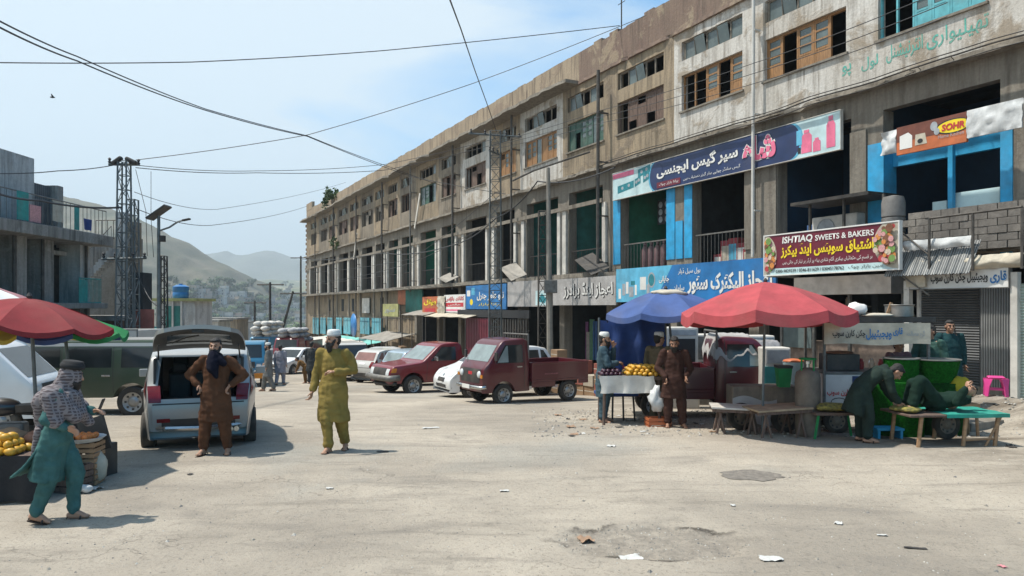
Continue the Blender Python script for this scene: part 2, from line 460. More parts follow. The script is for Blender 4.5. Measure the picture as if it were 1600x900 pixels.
    bn = n.new('ShaderNodeBump'); bn.inputs['Strength'].default_value = .8; bn.inputs['Distance'].default_value = .03
    ad = n.new('ShaderNodeMath'); ad.operation = 'ADD'; l.new(nz(22, 8, rough=.75), ad.inputs[0]); l.new(nz(4, 8), ad.inputs[1])
    l.new(ad.outputs[0], bn.inputs['Height']); l.new(bn.outputs[0], b.inputs['Normal'])
    return m

def axis_steps(lo, hi, fine_lo, fine_hi, step, grow):
    a = []; x = fine_lo
    while x < fine_hi: a.append(x); x += step
    s = step
    while x < hi: a.append(x); s *= grow; x += s
    a.append(hi); x, s = fine_lo - step, step
    pre = []
    while x > lo: pre.append(x); s *= grow; x -= s
    pre.append(lo)
    return pre[::-1] + a
POT = (1.25, 6.55)
def ground_height(x, y):
    z = gz(x, y)
    if y < 130 and abs(x) < 60:
        nf = noise.noise
        z += .045 * nf(Vector((x * .21, y * .21, 0))) + .014 * nf(Vector((x * 1.1, y * 1.1, 4)))
        if y < 14: z += .006 * nf(Vector((x * 5, y * 5, 9))) + .004 * nf(Vector((x * 13, y * 13, 2)))
        d = math.hypot((x - POT[0]) / .78, (y - POT[1]) / .46) + .28 * nf(Vector((x * 2.2, y * 2.2, 1)))   # shallow broken pothole
        if d < 1.25:
            k = max(0, min(1, (1.12 - d) / .16)); z -= .030 * k - .016 * k * nf(Vector((x * 9, y * 9, 5)))
        q = (x - FO.x) * FN.x + (y - FO.y) * FN.y; s = (x - FO.x) * FE.x + (y - FO.y) * FE.y
        z += .22 * max(0, 1 - ((s - 1.3) / 2.2) ** 2 - ((q - 3.1) / 1.1) ** 2) * (1 + .5 * nf(Vector((x * 2, y * 2, 3))))   # earth heap by the cot
    elif y > 130: z += (noise.fractal(Vector((x * .004, y * .004, 3)), 1, 2, 4)) * min(1, (y - 130) / 200) * 9
    return z
xs = axis_steps(-3400, 3400, -4.2, 5.2, .055, 1.09)
ys = axis_steps(-80, 3900, 4.4, 9.6, .055, 1.055)
g = MB()
g.grid(lambda u, v: (xs[round(u * (len(xs) - 1))], ys[round(v * (len(ys) - 1))], ground_height(xs[round(u * (len(xs) - 1))], ys[round(v * (len(ys) - 1))])), len(xs) - 1, len(ys) - 1)
tag(g.build('ground', ground_material(), smooth=True), kind='structure')

def ridge(name, pts, y0, foot_z, depth, col, col2, ns, amp, nu=150, nv=40, tex=.03, seed=0):
    """a hill whose crest runs through pts (photo px, py, distance)"""
    mb = MB()
    def f(u, v):
        px = pts[0][0] + (pts[-1][0] - pts[0][0]) * u
        py = lerp_table(px, [(a, b) for a, b, c in pts]); yy = lerp_table(px, [(a, c) for a, b, c in pts])
        c = wp(px, py, yy)
        t = v * 1.5                                        # 0 foot .. 1 crest .. 1.5 behind
        k = t if t < 1 else 2 - t
        k = k ** 1.15
        y = c.y - depth * (1 - t)
        x = c.x * (1 - .12 * (1 - t) if t < 1 else 1)
        z = foot_z + (c.z - foot_z) * k
        gull = noise.fractal(Vector((x * ns + seed, y * ns * .45, z * ns * .4)), .9, 2.1, 6)
        z += amp * gull * (.25 + .75 * math.sin(math.pi * min(1, k * .93)))
        return (x, y, z)
    mb.grid(f, nu, nv)
    m = mat(name + '_slope', col, .95, 0, col2=col2, scale=tex, bump=1.0, bscale=tex * 9, scrub=tex * 14)
    return tag(mb.build(name, m, smooth=True), kind='structure')
ridge('hill', [(-900, 372, 950), (-300, 350, 950), (0, 322, 930), (90, 305, 910), (150, 312, 900), (205, 332, 890), (260, 366, 880), (300, 388, 880), (335, 410, 890), (370, 427, 900), (400, 440, 920), (440, 452, 960), (490, 466, 1000), (560, 478, 1050)],
      0, -22, 430, (.145, .122, .082), (.07, .075, .04), .012, 17, nu=260, nv=90, tex=.03)
ridge('foothill', [(150, 440, 1900), (300, 432, 1900), (360, 440, 1850), (420, 436, 1850), (450, 440, 1800), (520, 444, 1850), (800, 450, 2000)], 0, -20, 700, (.17, .17, .10), (.10, .12, .06), .006, 12, seed=40, tex=.015)
ridge('mountain', [(-800, 420, 3200), (100, 410, 3200), (265, 388, 3100), (300, 394, 3100), (325, 396, 3100), (352, 390, 3100), (372, 399, 3150), (392, 396, 3150), (412, 390, 3100), (430, 393, 3100), (450, 402, 3100), (500, 412, 3100), (1000, 430, 3200), (1900, 435, 3300)],
      0, -10, 1100, (.15, .16, .13), (.10, .12, .08), .0032, 30, nu=220, seed=90, tex=.006)

hz = MB().bb(-5400, 4000, -110, 4600, -60, 460)
hm = bpy.data.materials.new('valley_air'); hm.use_nodes = True
for nd in list(hm.node_tree.nodes):
    if nd.type != 'OUTPUT_MATERIAL': hm.node_tree.nodes.remove(nd)
pv = hm.node_tree.nodes.new('ShaderNodeVolumePrincipled')
pv.inputs['Color'].default_value = (.82, .91, .98, 1); pv.inputs['Density'].default_value = .00034; pv.inputs['Anisotropy'].default_value = .1
hm.node_tree.links.new(pv.outputs[0], hm.node_tree.nodes['Material Output'].inputs['Volume'])
tag(hz.build('haze', hm), kind='stuff')

# small flat things of the road surface
dm = mat('damp_patch', (.185, .162, .136), .9, var=.4, scale=12, bump=.5)
mb = MB(); c = gp(1172, 9.2)
rr = lambda a: 1 + .30 * noise.noise(Vector((math.cos(a) * 2.2, math.sin(a) * 2.2, 3))) + .16 * noise.noise(Vector((math.cos(a) * 7, math.sin(a) * 7, 8)))
ring = []
for k in range(40):
    a = 2 * math.pi * k / 40; x, y = c.x + .38 * rr(a) * math.cos(a), c.y + .27 * rr(a + 9) * math.sin(a)
    ring.append((x, y, ground_height(x, y) + .006))
mid = (c.x, c.y, ground_height(c.x, c.y) + .008)
mb.add(ring + [mid], [(k, (k + 1) % 40, 40) for k in range(40)])
tag(mb.build('road_patch', dm, smooth=True), kind='structure')

# ================================================================== THE LONG BAZAAR BUILDING
P_WHITE = plaster('plaster_whitewash', (.62, .60, .565), (.47, .435, .385), (.15, .125, .10), (.30, .245, .185), .85, .9)
P_TAN = plaster('plaster_tan', (.37, .29, .20), (.27, .22, .16), (.085, .07, .055), (.21, .17, .13), .9, .8)
P_GREY = plaster('plaster_grey', (.28, .24, .19), (.20, .17, .135), (.07, .06, .05), (.15, .125, .10), .9, .6)
P_CONC = plaster('concrete_beam', (.27, .24, .20), (.21, .19, .16), (.09, .075, .06), (.17, .145, .12), .8, .3)
P_PARA = plaster('parapet_render', (.40, .32, .23), (.31, .25, .185), (.11, .085, .07), (.25, .19, .145), .95, .5, .5)
P_BRICK = plaster('parapet_brickwork', (.185, .125, .105), (.25, .19, .145), (.085, .07, .06), (.46, .38, .26), .7, .35, .4)
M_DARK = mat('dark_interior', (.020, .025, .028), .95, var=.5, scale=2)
M_TEAL = mat('teal_wall', (.03, .19, .165), .85, var=.4, scale=1.5, dirt=.3)
M_GREENW = mat('green_wall', (.03, .23, .145), .85, var=.35, scale=1.5, dirt=.3)
M_NAVYW = mat('navy_shutter', (.010, .045, .095), .75, var=.3, scale=1.5)
M_BLUE = mat('sky_blue_paint', (.012, .33, .62), .6, var=.3, scale=2.5, dirt=.25)
M_WOOD = mat('varnished_window_wood', (.30, .15, .055), .6, var=.4, scale=5, stretch=(6, 6, 1), dirt=.2)
M_OLDW = mat('grey_weathered_wood', (.13, .085, .065), .85, var=.45, scale=5, stretch=(6, 6, 1))
M_GRNF = mat('green_window_wood', (.035, .095, .075), .75, var=.4, scale=5, dirt=.2)
M_AQUA = mat('aqua_window_wood', (.10, .40, .46), .7, var=.3, scale=4, dirt=.3)
M_GREYF = mat('grey_window_wood', (.22, .19, .155), .85, var=.4, scale=5)
M_GLASS = glass('dusty_glass', (.10, .13, .13), .25)
M_STEEL = mat('dull_steel', (.17, .165, .155), .6, .5, var=.4, scale=8, dirt=.3)
M_IRON = mat('dark_iron', (.035, .033, .032), .6, .3, var=.4, scale=8, dirt=.25)
M_PIPEW = mat('pale_pipe', (.58, .56, .52), .55, var=.15, scale=3, dirt=.2)
M_PIPED = mat('old_iron_pipe', (.09, .08, .07), .75, .2, var=.5, scale=4)
M_WPAINT = mat('white_paint_worn', (.60, .57, .52), .75, var=.25, scale=3, dirt=.35)
M_TURQ = mat('turquoise_shutter', (.10, .36, .44), .65, var=.35, scale=2.5, dirt=.45)

bld = thing('bazaar_building', 'long decaying three storey bazaar block with brown parapet and open shopfronts along the street', 'building', FO, FROT)
XE = fx(479)                                               # far end
XR = 9.0                                                   # near end, past the frame
pipes = [1183, 945, 808, 715, 648, 603, 562, 526, 497]
PX = [fx(p) for p in pipes]
# first floor openings and upper windows, in photo pixels (left, right)
OPEN = [(1380, 1563), (1215, 1330), (1082, 1165), (970, 1042), (889, 942), (823, 872), (776, 804), (728, 760), (690, 712), (657, 681), (628, 645), (608, 622), (587, 601), (566, 582), (547, 560), (530, 544), (515, 524.5), (502, 513), (486, 495.5)]
WIND = [(1372, 1540), (1195, 1322), (1065, 1160), (965, 1037), (887, 943), (820, 870), (780, 806), (727, 759), (690, 712), (656, 681), (627, 643), (607, 621), (586.5, 600), (566, 582), (547, 560), (529.5, 543), (514, 524), (501, 511.5), (486, 494.5)]
ox = [(fx(a), fx(b)) for a, b in OPEN]; ox[0] = (ox[0][0], ox[0][1])
wx_ = [(fx(a), fx(b)) for a, b in WIND]
cuts = [XR]
for i in range(len(OPEN) - 1): cuts.append((min(ox[i][0], wx_[i][0]) + max(ox[i + 1][1], wx_[i + 1][1])) / 2)
cuts.append(XE)
PLM = {'w': 0, 't': 1, 'g': 2}
ptype = 'w w w t t w t w g t g t t g t g t g t'.split()
MSL = [P_WHITE, P_TAN, P_GREY]

# upper storey wall, one bay after another
Z_SILL, Z_HEAD, Z_V0, Z_V1, Z_CORN, Z_PAR = 9.33, 10.66, 11.2, 11.9, 12.36, 13.75
w = MB()
for i, (a, b) in enumerate(wx_):
    xr, xl, m = cuts[i], cuts[i + 1], PLM[ptype[i]]
    w.bb(xl, xr, 0, .3, 8.16, Z_SILL, m); w.bb(xl, a, 0, .3, Z_SILL, Z_HEAD, m); w.bb(b, xr, 0, .3, Z_SILL, Z_HEAD, m)
    w.bb(xl, xr, 0, .3, Z_HEAD, Z_V0, m); w.bb(xl, a, 0, .3, Z_V0, Z_V1, m); w.bb(b, xr, 0, .3, Z_V0, Z_V1, m); w.bb(xl, xr, 0, .3, Z_V1, Z_CORN, m)
w.build('upper_wall', MSL, bld)
# first floor beam and piers
w = MB(); w.bb(XE, XR, 0, .3, 7.42, 8.16)
for i, (a, b) in enumerate(ox):
    xl = ox[i + 1][1] if i + 1 < len(ox) else XE
    w.bb(xl, a, 0.0, .42, 3.62, 7.42)
w.bb(ox[0][1], XR, 0, .42, 3.62, 7.42)
w.build('first_floor_wall', P_CONC, bld)
# far half of the block: closed mezzanine wall under the gallery
xm = fx(652)
w = MB(); xcur = xm
for pa, pb in ((570, 577), (549, 555), (511, 516), (621, 626)): pass
w.bb(XE, xm, .05, .35, -1.0, 3.38)
w.build('mezzanine_wall', P_TAN, bld)
mw = MB()
for pa in (514, 551, 596, 535):
    x = fx(pa); mw.bb(x - .45, x + .45, .02, .048, 1.7, 2.9)
mw.build_each('mezzanine_window', M_DARK, bld)
# interior of the two upper floors
w = MB()
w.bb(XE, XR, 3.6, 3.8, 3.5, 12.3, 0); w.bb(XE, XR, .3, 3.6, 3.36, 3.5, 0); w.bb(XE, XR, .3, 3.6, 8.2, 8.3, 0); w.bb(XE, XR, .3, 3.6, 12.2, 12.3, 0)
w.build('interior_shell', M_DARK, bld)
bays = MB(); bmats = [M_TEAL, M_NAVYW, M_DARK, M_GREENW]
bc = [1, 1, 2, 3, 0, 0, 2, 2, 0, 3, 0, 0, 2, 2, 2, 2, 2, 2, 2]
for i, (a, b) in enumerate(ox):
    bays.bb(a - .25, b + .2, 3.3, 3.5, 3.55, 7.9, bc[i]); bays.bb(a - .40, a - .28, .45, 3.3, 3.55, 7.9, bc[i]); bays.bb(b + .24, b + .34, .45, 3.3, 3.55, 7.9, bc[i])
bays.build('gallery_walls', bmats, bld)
# slabs: broken edged ledge, roof cornice, gallery floor
def slab(name, x0, x1, y0, y1, z0, z1, m, rag=.12, step=.45, sag=.02):
    mb = MB(); n = max(2, int((x1 - x0) / step)); rings = []
    for k in range(n + 1):
        x = x0 + (x1 - x0) * k / n; e = y0 + rag * abs(noise.noise(Vector((x * 1.3, y0, z0)))) * 1.6 + (rag * 1.5 if rnd.random() < .06 else 0)
        dz = sag * noise.noise(Vector((x * .7, z0, 5)))
        rings.append([(x, e, z0 + dz), (x, y1, z0 + dz), (x, y1, z1 + dz), (x, e + rag * .3 * rnd.random(), z1 + dz)])
    mb.loft(rings, True); return mb.build(name, m, bld)
slab('window_ledge', XE, XR, -.42, 0, 8.02, 8.16, P_CONC, .16)
xc = fx(905)
slab('roof_cornice', XE, xc, -.95, 0, 12.28, 12.44, P_CONC, .2, .6, .05)
slab('brick_ledge', xc, XR, -.16, 0, 12.26, 12.40, P_BRICK, .1, .25)
slab('gallery_floor', XE, fx(960), -.95, .3, 3.38, 3.58, P_CONC, .2, .5, .03)
slab('shop_canopy', fx(960), XR, -.6, .3, 3.38, 3.58, P_CONC, .1, .5, .02)
w = MB()
n = 70
for k in range(n):
    x0, x1 = XE + (xc - XE) * k / n, XE + (xc - XE) * (k + 1) / n
    w.bb(x0, x1, 0, .28, 12.44 if x0 < xc else 12.36, Z_PAR + .04 * rnd.uniform(-1, 1))
w.bb(XE, XE + 3.2, -.02, .3, Z_PAR - .1, 14.5)
w.build('parapet', P_PARA, bld)
w = MB(); n = 46
for k in range(n):
    x0, x1 = xc + (XR - xc) * k / n, xc + (XR - xc) * (k + 1) / n
    w.bb(x0, x1, 0, .28, 12.40, Z_PAR + .08 * rnd.uniform(-1, 1))
w.build('brick_parapet', P_BRICK, bld)
w = MB(); w.bb(XE, XR, .3, 14, 12.5, 12.7); w.bb(XE, XE + .3, .3, 14, -3.5, 13.6); w.bb(XR - .3, XR, .45, 14, -.5, 13.6); w.bb(XE + .3, XR - .3, 13.7, 14, -3.5, 13.6)
w.build('outer_shell', P_TAN, bld)
w = MB()
for k in range(26):
    z = -2 + k * .55 + rnd.uniform(-.1, .1); w.bb(XE - rnd.uniform(.1, .5), XE, -.05, .3, z, z + .3)
w.build('broken_end_bricks', P_BRICK, bld)

# windows
def leaf_window(x0, x1, z0, z1, n, fm, kinds, y=.10, t=.055, transom=None):
    fr = MB(); d = .07
    fr.bb(x0, x1, y, y + d, z0, z0 + t); fr.bb(x0, x1, y, y + d, z1 - t, z1)
    for k in range(n + 1):
        x = x0 + (x1 - x0 - t) * k / n
        fr.bb(x, x + t, y + .002, y + d - .002, z0 + t, z1 - t)
    pn = MB(); step = (x1 - x0 - t) / n
    for k in range(n):
        a, b = x0 + t + step * k, x0 + step * (k + 1)
        kd = kinds[k % len(kinds)]
        if kd in 'lc':                                     # closed leaf: wooden rails, lower board, glass in three lights
            h = z1 - z0 - 2 * t; s = .055
            fr.bb(a, a + s, y + .01, y + .055, z0 + t, z1 - t); fr.bb(b - s, b, y + .01, y + .055, z0 + t, z1 - t)
            for q in (0, .32, .55, .78, 1): 
                zz = z0 + t + (h - s) * q; fr.bb(a + s, b - s, y + .012, y + .05, zz, zz + s)
            fr.bb(a + s, b - s, y + .02, y + .04, z0 + t + s, z0 + t + h * .32)
            pn.bb(a + s, b - s, y + .03, y + .034, z0 + t + h * .32 + s, z1 - t - s)
        elif kd == 'g':
            pn.bb(a, b, y + .03, y + .035, z0 + t, z1 - t)
        elif kd == 'b':                                    # boarded
            fr.bb(a, b, y + .02, y + .05, z0 + t, z1 - t - rnd.choice((0, 0, .3)))
        elif kd == 'h':                                    # half a board left hanging
            zz = z0 + t + (z1 - z0) * rnd.uniform(.2, .6); fr.bb(a, b, y + .02, y + .05, zz, z1 - t)
        elif kd == 'v':                                    # leaning open ventilator pane
            fr.tube([(a, y - .02, z0 + t), (a + .02, y - .12, z1 - t)], .02, 4); pn.add([(a, y, z0 + t), (b, y, z0 + t), (b, y - .12, z1 - t), (a, y - .12, z1 - t)], [(0, 1, 2, 3)])
    fo = fr.build('window_frame', fm, bld)
    if pn.v: pn.build('pane', M_GLASS, fo)
    return fo
wst = [(6, M_AQUA, 'oolclc'), (5, M_WOOD, 'lollo'), (5, M_WOOD, 'oolol'), (5, M_OLDW, 'ohbhb'), (6, M_GRNF, 'bhlcgl'), (6, M_WOOD, 'llgbll'), (4, M_WOOD, 'bllb'), (4, M_OLDW, 'obhb'), (4, M_OLDW, 'bobb'), (4, M_GRNF, 'glog')]
for i, (a, b) in enumerate(wx_):
    if i == 0: a, b = a, b
    n, fm, kd = wst[i] if i < len(wst) else (4, rnd.choice((M_OLDW, M_GREYF, M_OLDW)), rnd.choice(('obho', 'ohoo', 'bohg', 'ooob')))
    if i == 0: kd = 'lclcoo'[::-1]
    leaf_window(a, b, Z_SILL, Z_HEAD, n, fm, kd)
    vf = M_AQUA if i == 0 else M_GREYF
    leaf_window(a + .04, b - .04, Z_V0, Z_V1, 5 if i < 7 else 4, vf, 'gvgvg' if i < 3 else rnd.choice(('gvogo', 'ogvoo', 'ooogo')))
sl = MB()
for i, (a, b) in enumerate(wx_[:9]): sl.bb(a - .08, b + .08, -.07, .1, Z_SILL - .06, Z_SILL + .004)
sl.build_each('window_sill', P_CONC, bld)
# inner dark wall behind windows is part of the shell; open casement leaves
for px, fm, sw in ((1322, M_WOOD, 1), (1160, M_WOOD, 1)):
    x = fx(px); mb = MB()
    mb.M = Matrix.Translation((x - .03, .1, 0)) @ Matrix.Rotation(R(-70), 4, 'Z')
    mb.bb(-.55, 0, -.02, .02, Z_SILL + .06, Z_SILL + .45); 
    for q in (0, .33, .66, 1): mb.bb(-.55, 0, -.022, .022, Z_SILL + .45 + .72 * q, Z_SILL + .5 + .72 * q)
    mb.bb(-.55, -.49, -.021, .021, Z_SILL + .4, Z_HEAD - .06); mb.bb(-.06, 0, -.021, .021, Z_SILL + .4, Z_HEAD - .06)
    mb.build('open_casement', fm, bld)
# posts, transom beam and railings along the gallery
for i, (a, b) in enumerate(ox):
    if i < 4: continue
    mb = MB()
    mb.bb(a - .42, a - .10, -.12, -.002, 3.6, 6.62); mb.bb(b + .10, b + .36, -.12, -.002, 3.6, 6.62)
    mb.build_each('white_post', M_WPAINT, bld)
mb = MB(); mb.bb(XE, fx(946), -.2, -.13, 6.62, 6.8); mb.build('transom_beam', P_CONC, bld)
def railing(a, b, z0, z1, nb, m, y=-.06, name='railing'):
    mb = MB(); mb.bb(a, b, y - .02, y + .02, z1 - .05, z1); mb.bb(a, b, y - .015, y + .015, z0, z0 + .04)
    for k in range(nb):
        x = a + (b - a) * (k + .5) / nb; mb.tube([(x, y, z0), (x, y, z1 - .02)], .011, 4)
    return mb.build(name, m, bld)
for i, (a, b) in enumerate(ox):
    if i in (0, 1): continue
    railing(a + .02, b - .02, 3.66, 4.72, 14, M_STEEL if i < 4 else M_IRON, y=.12)
# painted jambs of the near shops
mb = MB()
for pa, pb in ((1357, 1379), (1564, 1583)):
    mb.bb(fx(pa), fx(pb), -.03, -.002, 3.3, 6.55)
mb.bb(fx(1379), fx(1379) + .05, -.03, .5, 3.6, 6.5); mb.bb(fx(1480), fx(1480) + .12, .02, .14, 3.6, 6.3); mb.bb(fx(1379) + .05, fx(1564), .35, .5, 5.9, 6.5)
for pa, pb in ((959, 970), (1042, 1055), (1070, 1082)): mb.bb(fx(pa), fx(pb), -.03, -.002, 3.9, 6.6)
mb.bb(fx(1057), fx(1068), -.05, -.002, 3.9, 5.3)
mb.build_each('blue_jamb', M_BLUE, bld)
mb = MB(); mb.bb(fx(1330), fx(1355), -.06, -.002, 3.6, 7.0); mb.bb(fx(1165), fx(1180), -.06, -.002, 4.0, 7.2); mb.bb(fx(1190), fx(1214), -.05, -.002, 3.6, 7.0)
mb.build_each('concrete_post', P_CONC, bld)
# drain pipes and plant on the parapet
for k, p in enumerate(pipes):
    x = fx(p, .15)
    if k == 0:
        mb = MB(); mb.tube([(x - .02, -.32, 3.7), (x, -.32, 8), (x, -.30, 14.2)], .055, 8)
        for z in (5.2, 8.3, 11): mb.box((x, -.2, z), (.14, .26, .05))
        mb.build('pale_drain_pipe', M_PIPEW, bld)
    else:
        mb = MB(); mb.tube([(x, -.5, 3.2 if k < 5 else -1.5), (x, -.5, 8), (x, -.48, 12.2)], .075 if k % 2 else .06, 7)
        for z in (4, 6, 8.3, 10.4): mb.box((x, -.25, z), (.13, .5, .05))
        mb.build('drain_pipe', M_PIPED if k not in (4,) else M_STEEL, bld)
# rusty rods and rolled cables along the ledge
mb = MB()
for off, z, r in ((.46, 8.12, .022), (.49, 8.20, .016), (.44, 7.98, .018)):
    pts = [(x, -off + .03 * noise.noise(Vector((x, z, 2))), z + .06 * noise.noise(Vector((x * .8, off, 7)))) for x in [fx(950) + (XR - fx(950)) * k / 60 for k in range(61)]]
    mb.tube(pts, r, 5)
mb.build('ledge_cables', M_IRON, bld)
mb = MB()
for k in range(26):
    x = fx(880) + (8 - fx(880)) * rnd.random(); mb.tube([(x, -.3, 8.1), (x + rnd.uniform(-.1, .1), -.55, 8.08 + rnd.uniform(-.1, .06))], .012, 4)
mb.build('rebar_ends', M_PIPED, bld)
# green painted writing on the whitewashed wall
GRN = mat('green_wall_paint', (.10, .42, .35), .9, var=.4, scale=6, dirt=.5)
for tx, pa, pb, z0, z1 in (('تھیلیواری', 1448, 1545, 8.62, 9.12), ('انٹرنیشنل', 1385, 1442, 8.62, 9.1), ('لول', 1346, 1372, 8.62, 9.0), ('پو', 1316, 1330, 8.64, 9.0)):
    a, b = fx(pa), fx(pb); lettering(tx, (a + b) / 2, -.006, (z0 + z1) / 2, b - a, z1 - z0, GRN, bld, .012, name='wall_writing')
# ground floor: columns, recessed dark shops
w = MB()
for k in range(len(cuts) - 1):
    x = cuts[k + 1]
    if k >= 1: w.bb(x - .22, x + .22, -.05, .4, -3.4, 3.38)
w.build_each('shop_column', P_CONC, bld)
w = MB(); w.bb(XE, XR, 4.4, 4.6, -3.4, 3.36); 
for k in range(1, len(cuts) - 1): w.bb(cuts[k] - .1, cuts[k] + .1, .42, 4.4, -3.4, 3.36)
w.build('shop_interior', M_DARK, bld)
w = MB()
for k in range(len(cuts) - 1):
    x0, x1 = cuts[k + 1], cuts[k]; m = (x0 + x1) / 2; p = FO + FE * m
    w.bb(x0, x1, -.3, 4.4, -4, gz(p.x, p.y) + .07)
w.build_each('shop_threshold', P_CONC, bld)
# ================================================================== SIGNS (each a thing of its own, hung on the facade)
M_WHITE = mat('sign_white', (.72, .71, .68), .55, var=.1, scale=3, dirt=.2)
M_BLACK = mat('sign_black', (.02, .02, .022), .6)
M_NAVY = mat('sign_navy', (.012, .03, .105), .4, var=.25, scale=2, dirt=.12)
M_SBLUE = mat('sign_blue', (.012, .16, .42), .4, var=.35, scale=1.2, dirt=.12)
M_SKY = mat('sign_light_blue', (.10, .42, .62), .45, var=.3, scale=2, dirt=.15)
M_MAROON = mat('sign_maroon', (.145, .012, .030), .4, var=.2, scale=2, dirt=.1)
M_YEL = mat('sign_yellow', (.80, .60, .02), .5, var=.1)
M_PINK = mat('sign_pink', (.72, .16, .27), .5, var=.2, scale=3)
M_ORNG = mat('sign_orange', (.50, .13, .04), .5, var=.3, scale=3, dirt=.2)
M_RED = mat('sign_red', (.50, .03, .04), .5, var=.2, scale=3)
M_SGREY = mat('sign_grey', (.40, .385, .375), .6, var=.25, scale=1.6, dirt=.3, bump=.3)
M_CYANP = mat('sign_pale_cyan', (.50, .66, .68), .5, var=.2, scale=2, dirt=.15)
M_LGRN = mat('sign_olive', (.36, .36, .14), .7, var=.4, scale=2, dirt=.4)
M_CREAM = mat('cream_cloth', (.50, .45, .36), .85, var=.25, scale=4, bump=.4, dirt=.25)
M_TEALP = mat('print_teal', (.02, .20, .24), .45, var=.3, scale=5)
M_GREYP = mat('print_grey', (.34, .36, .38), .45, var=.3, scale=5)

class Sign:
    """board facing the street; fractions u (left..right) and v (bottom..top) of its face"""
    def __init__(s, name, label, px0, px1, py_top, py_bot, off, m, cat='shop sign', thick=.08, tilt=0.0, group=None):
        x0, x1 = fx(px0, off), fx(px1, off); s.z1, s.z0 = fz(px0, py_top, off), fz(px0, py_bot, off)
        s.w, s.h = x1 - x0, s.z1 - s.z0
        p = fpt((x0 + x1) / 2, off, s.z0)
        s.t = thing(name, label, cat, p, FROT, group); s.t.rotation_euler = (tilt, 0, FROT)
        mb = MB(); mb.bb(-s.w / 2, s.w / 2, 0, thick, 0, s.h); mb.build('board', m, s.t)
        s.k = 0
    def X(s, u): return (u - .5) * s.w
    def rect(s, u0, u1, v0, v1, m, name='panel', lift=1):
        s.k += 1; y = -.003 * lift - .0002 * s.k
        MB().bb(s.X(u0), s.X(u1), y, y + .002, v0 * s.h, v1 * s.h).build(name, m, s.t)
    def disc(s, u, v, rx, rz, m, name='emblem', lift=2, n=28):
        s.k += 1; y = -.003 * lift - .0002 * s.k; lim = s.w / 2 - .002
        MB().prism([(max(-lim, min(lim, s.X(u) + rx * s.h * math.cos(2 * math.pi * k / n))), max(.002, min(s.h - .002, v * s.h + rz * s.h * math.sin(2 * math.pi * k / n)))) for k in range(n)], y, y + .002).build(name, m, s.t)
    def poly(s, pts, m, name='print', lift=2):
        s.k += 1; y = -.003 * lift - .0002 * s.k
        MB().prism([(s.X(u), v * s.h) for u, v in pts], y, y + .002).build(name, m, s.t)
    def text(s, t, u0, u1, v0, v1, m, bold=.02, rtl=True, slant=0, lift=4):
        s.k += 1
        lettering(t, s.X((u0 + u1) / 2), -.003 * lift - .0002 * s.k, (v0 + v1) / 2 * s.h, (u1 - u0) * s.w, (v1 - v0) * s.h, m, s.t, bold, slant, rtl)
    def outline(s, m, d=.03):
        mb = MB(); w, h = s.w / 2, s.h
        mb.bb(-w - d, w + d, -.02, .10, -d, -.001); mb.bb(-w - d, w + d, -.02, .10, h + .001, h + d); mb.bb(-w - d, -w - .001, -.018, .098, 0, h); mb.bb(w + .001, w + d, -.018, .098, 0, h)
        mb.build('sign_frame', m, s.t)

# gas agency, first floor
sg = Sign('shop_sign', 'long navy gas agency signboard with pink gas cylinders printed at its right end', 958, 1313, 272, 313, .22, M_NAVY)
sg.rect(0, .235, .0, 1, M_CYANP); sg.rect(.845, 1, .0, 1, M_CYANP)
sg.disc(.843, .5, .42, .5, M_SKY); sg.disc(.833, .5, .42, .5, M_NAVY); sg.disc(.25, .5, .36, .5, M_SKY); sg.disc(.258, .5, .36, .5, M_NAVY)
sg.rect(.0, .13, .78, .96, M_PINK, lift=3)
for u, v, a in ((.03, .2, .10), (.155, .62, .07), (.135, .3, .035), (.185, .38, .035)):
    sg.poly([(u, v), (u + a, v + .10), (u + a, v + .36), (u, v + .28)], M_TEALP); sg.disc(u + a * .3, v + .17, .07, .06, M_GREYP, lift=3); sg.disc(u + a * .7, v + .22, .07, .06, M_GREYP, lift=3)
for u, wd, h, v in ((.895, .034, .62, .1), (.928, .024, .36, .08), (.972, .027, .82, .1)):
    sg.poly([(u - wd / 2, v), (u + wd / 2, v), (u + wd / 2, v + h * .72), (u + wd * .3, v + h * .84), (u - wd * .3, v + h * .84), (u - wd / 2, v + h * .72)], M_PINK, 'printed_cylinder')
    sg.rect(u - wd * .25, u + wd * .25, v + h * .86, v + h, M_PINK, 'printed_valve', 3)
sg.rect(.862, .88, .35, .75, M_SKY, 'printed_heater', 3); sg.rect(.866, .876, .12, .28, M_BLACK, 'printed_heater', 3)
sg.text('سپر گیس ایجنسی', .262, .645, .34, .86, M_WHITE, .035)
sg.text('شاہ'.replace('ہ', 'ه'), .665, .79, .22, .94, M_PINK, .045, lift=6); sg.text('شاہ'.replace('ہ', 'ه'), .662, .793, .19, .96, M_WHITE, .075, lift=4)
sg.text('گیس سلنڈر چولہے ہیٹر گیزر دستیاب ہیں', .40, .655, .10, .24, M_WHITE, .0); sg.rect(.262, .385, .06, .26, M_MAROON, lift=3); sg.text('پرانا بازار چوک', .275, .375, .10, .22, M_WHITE, .0, lift=5)
sg.outline(M_WPAINT, .02)

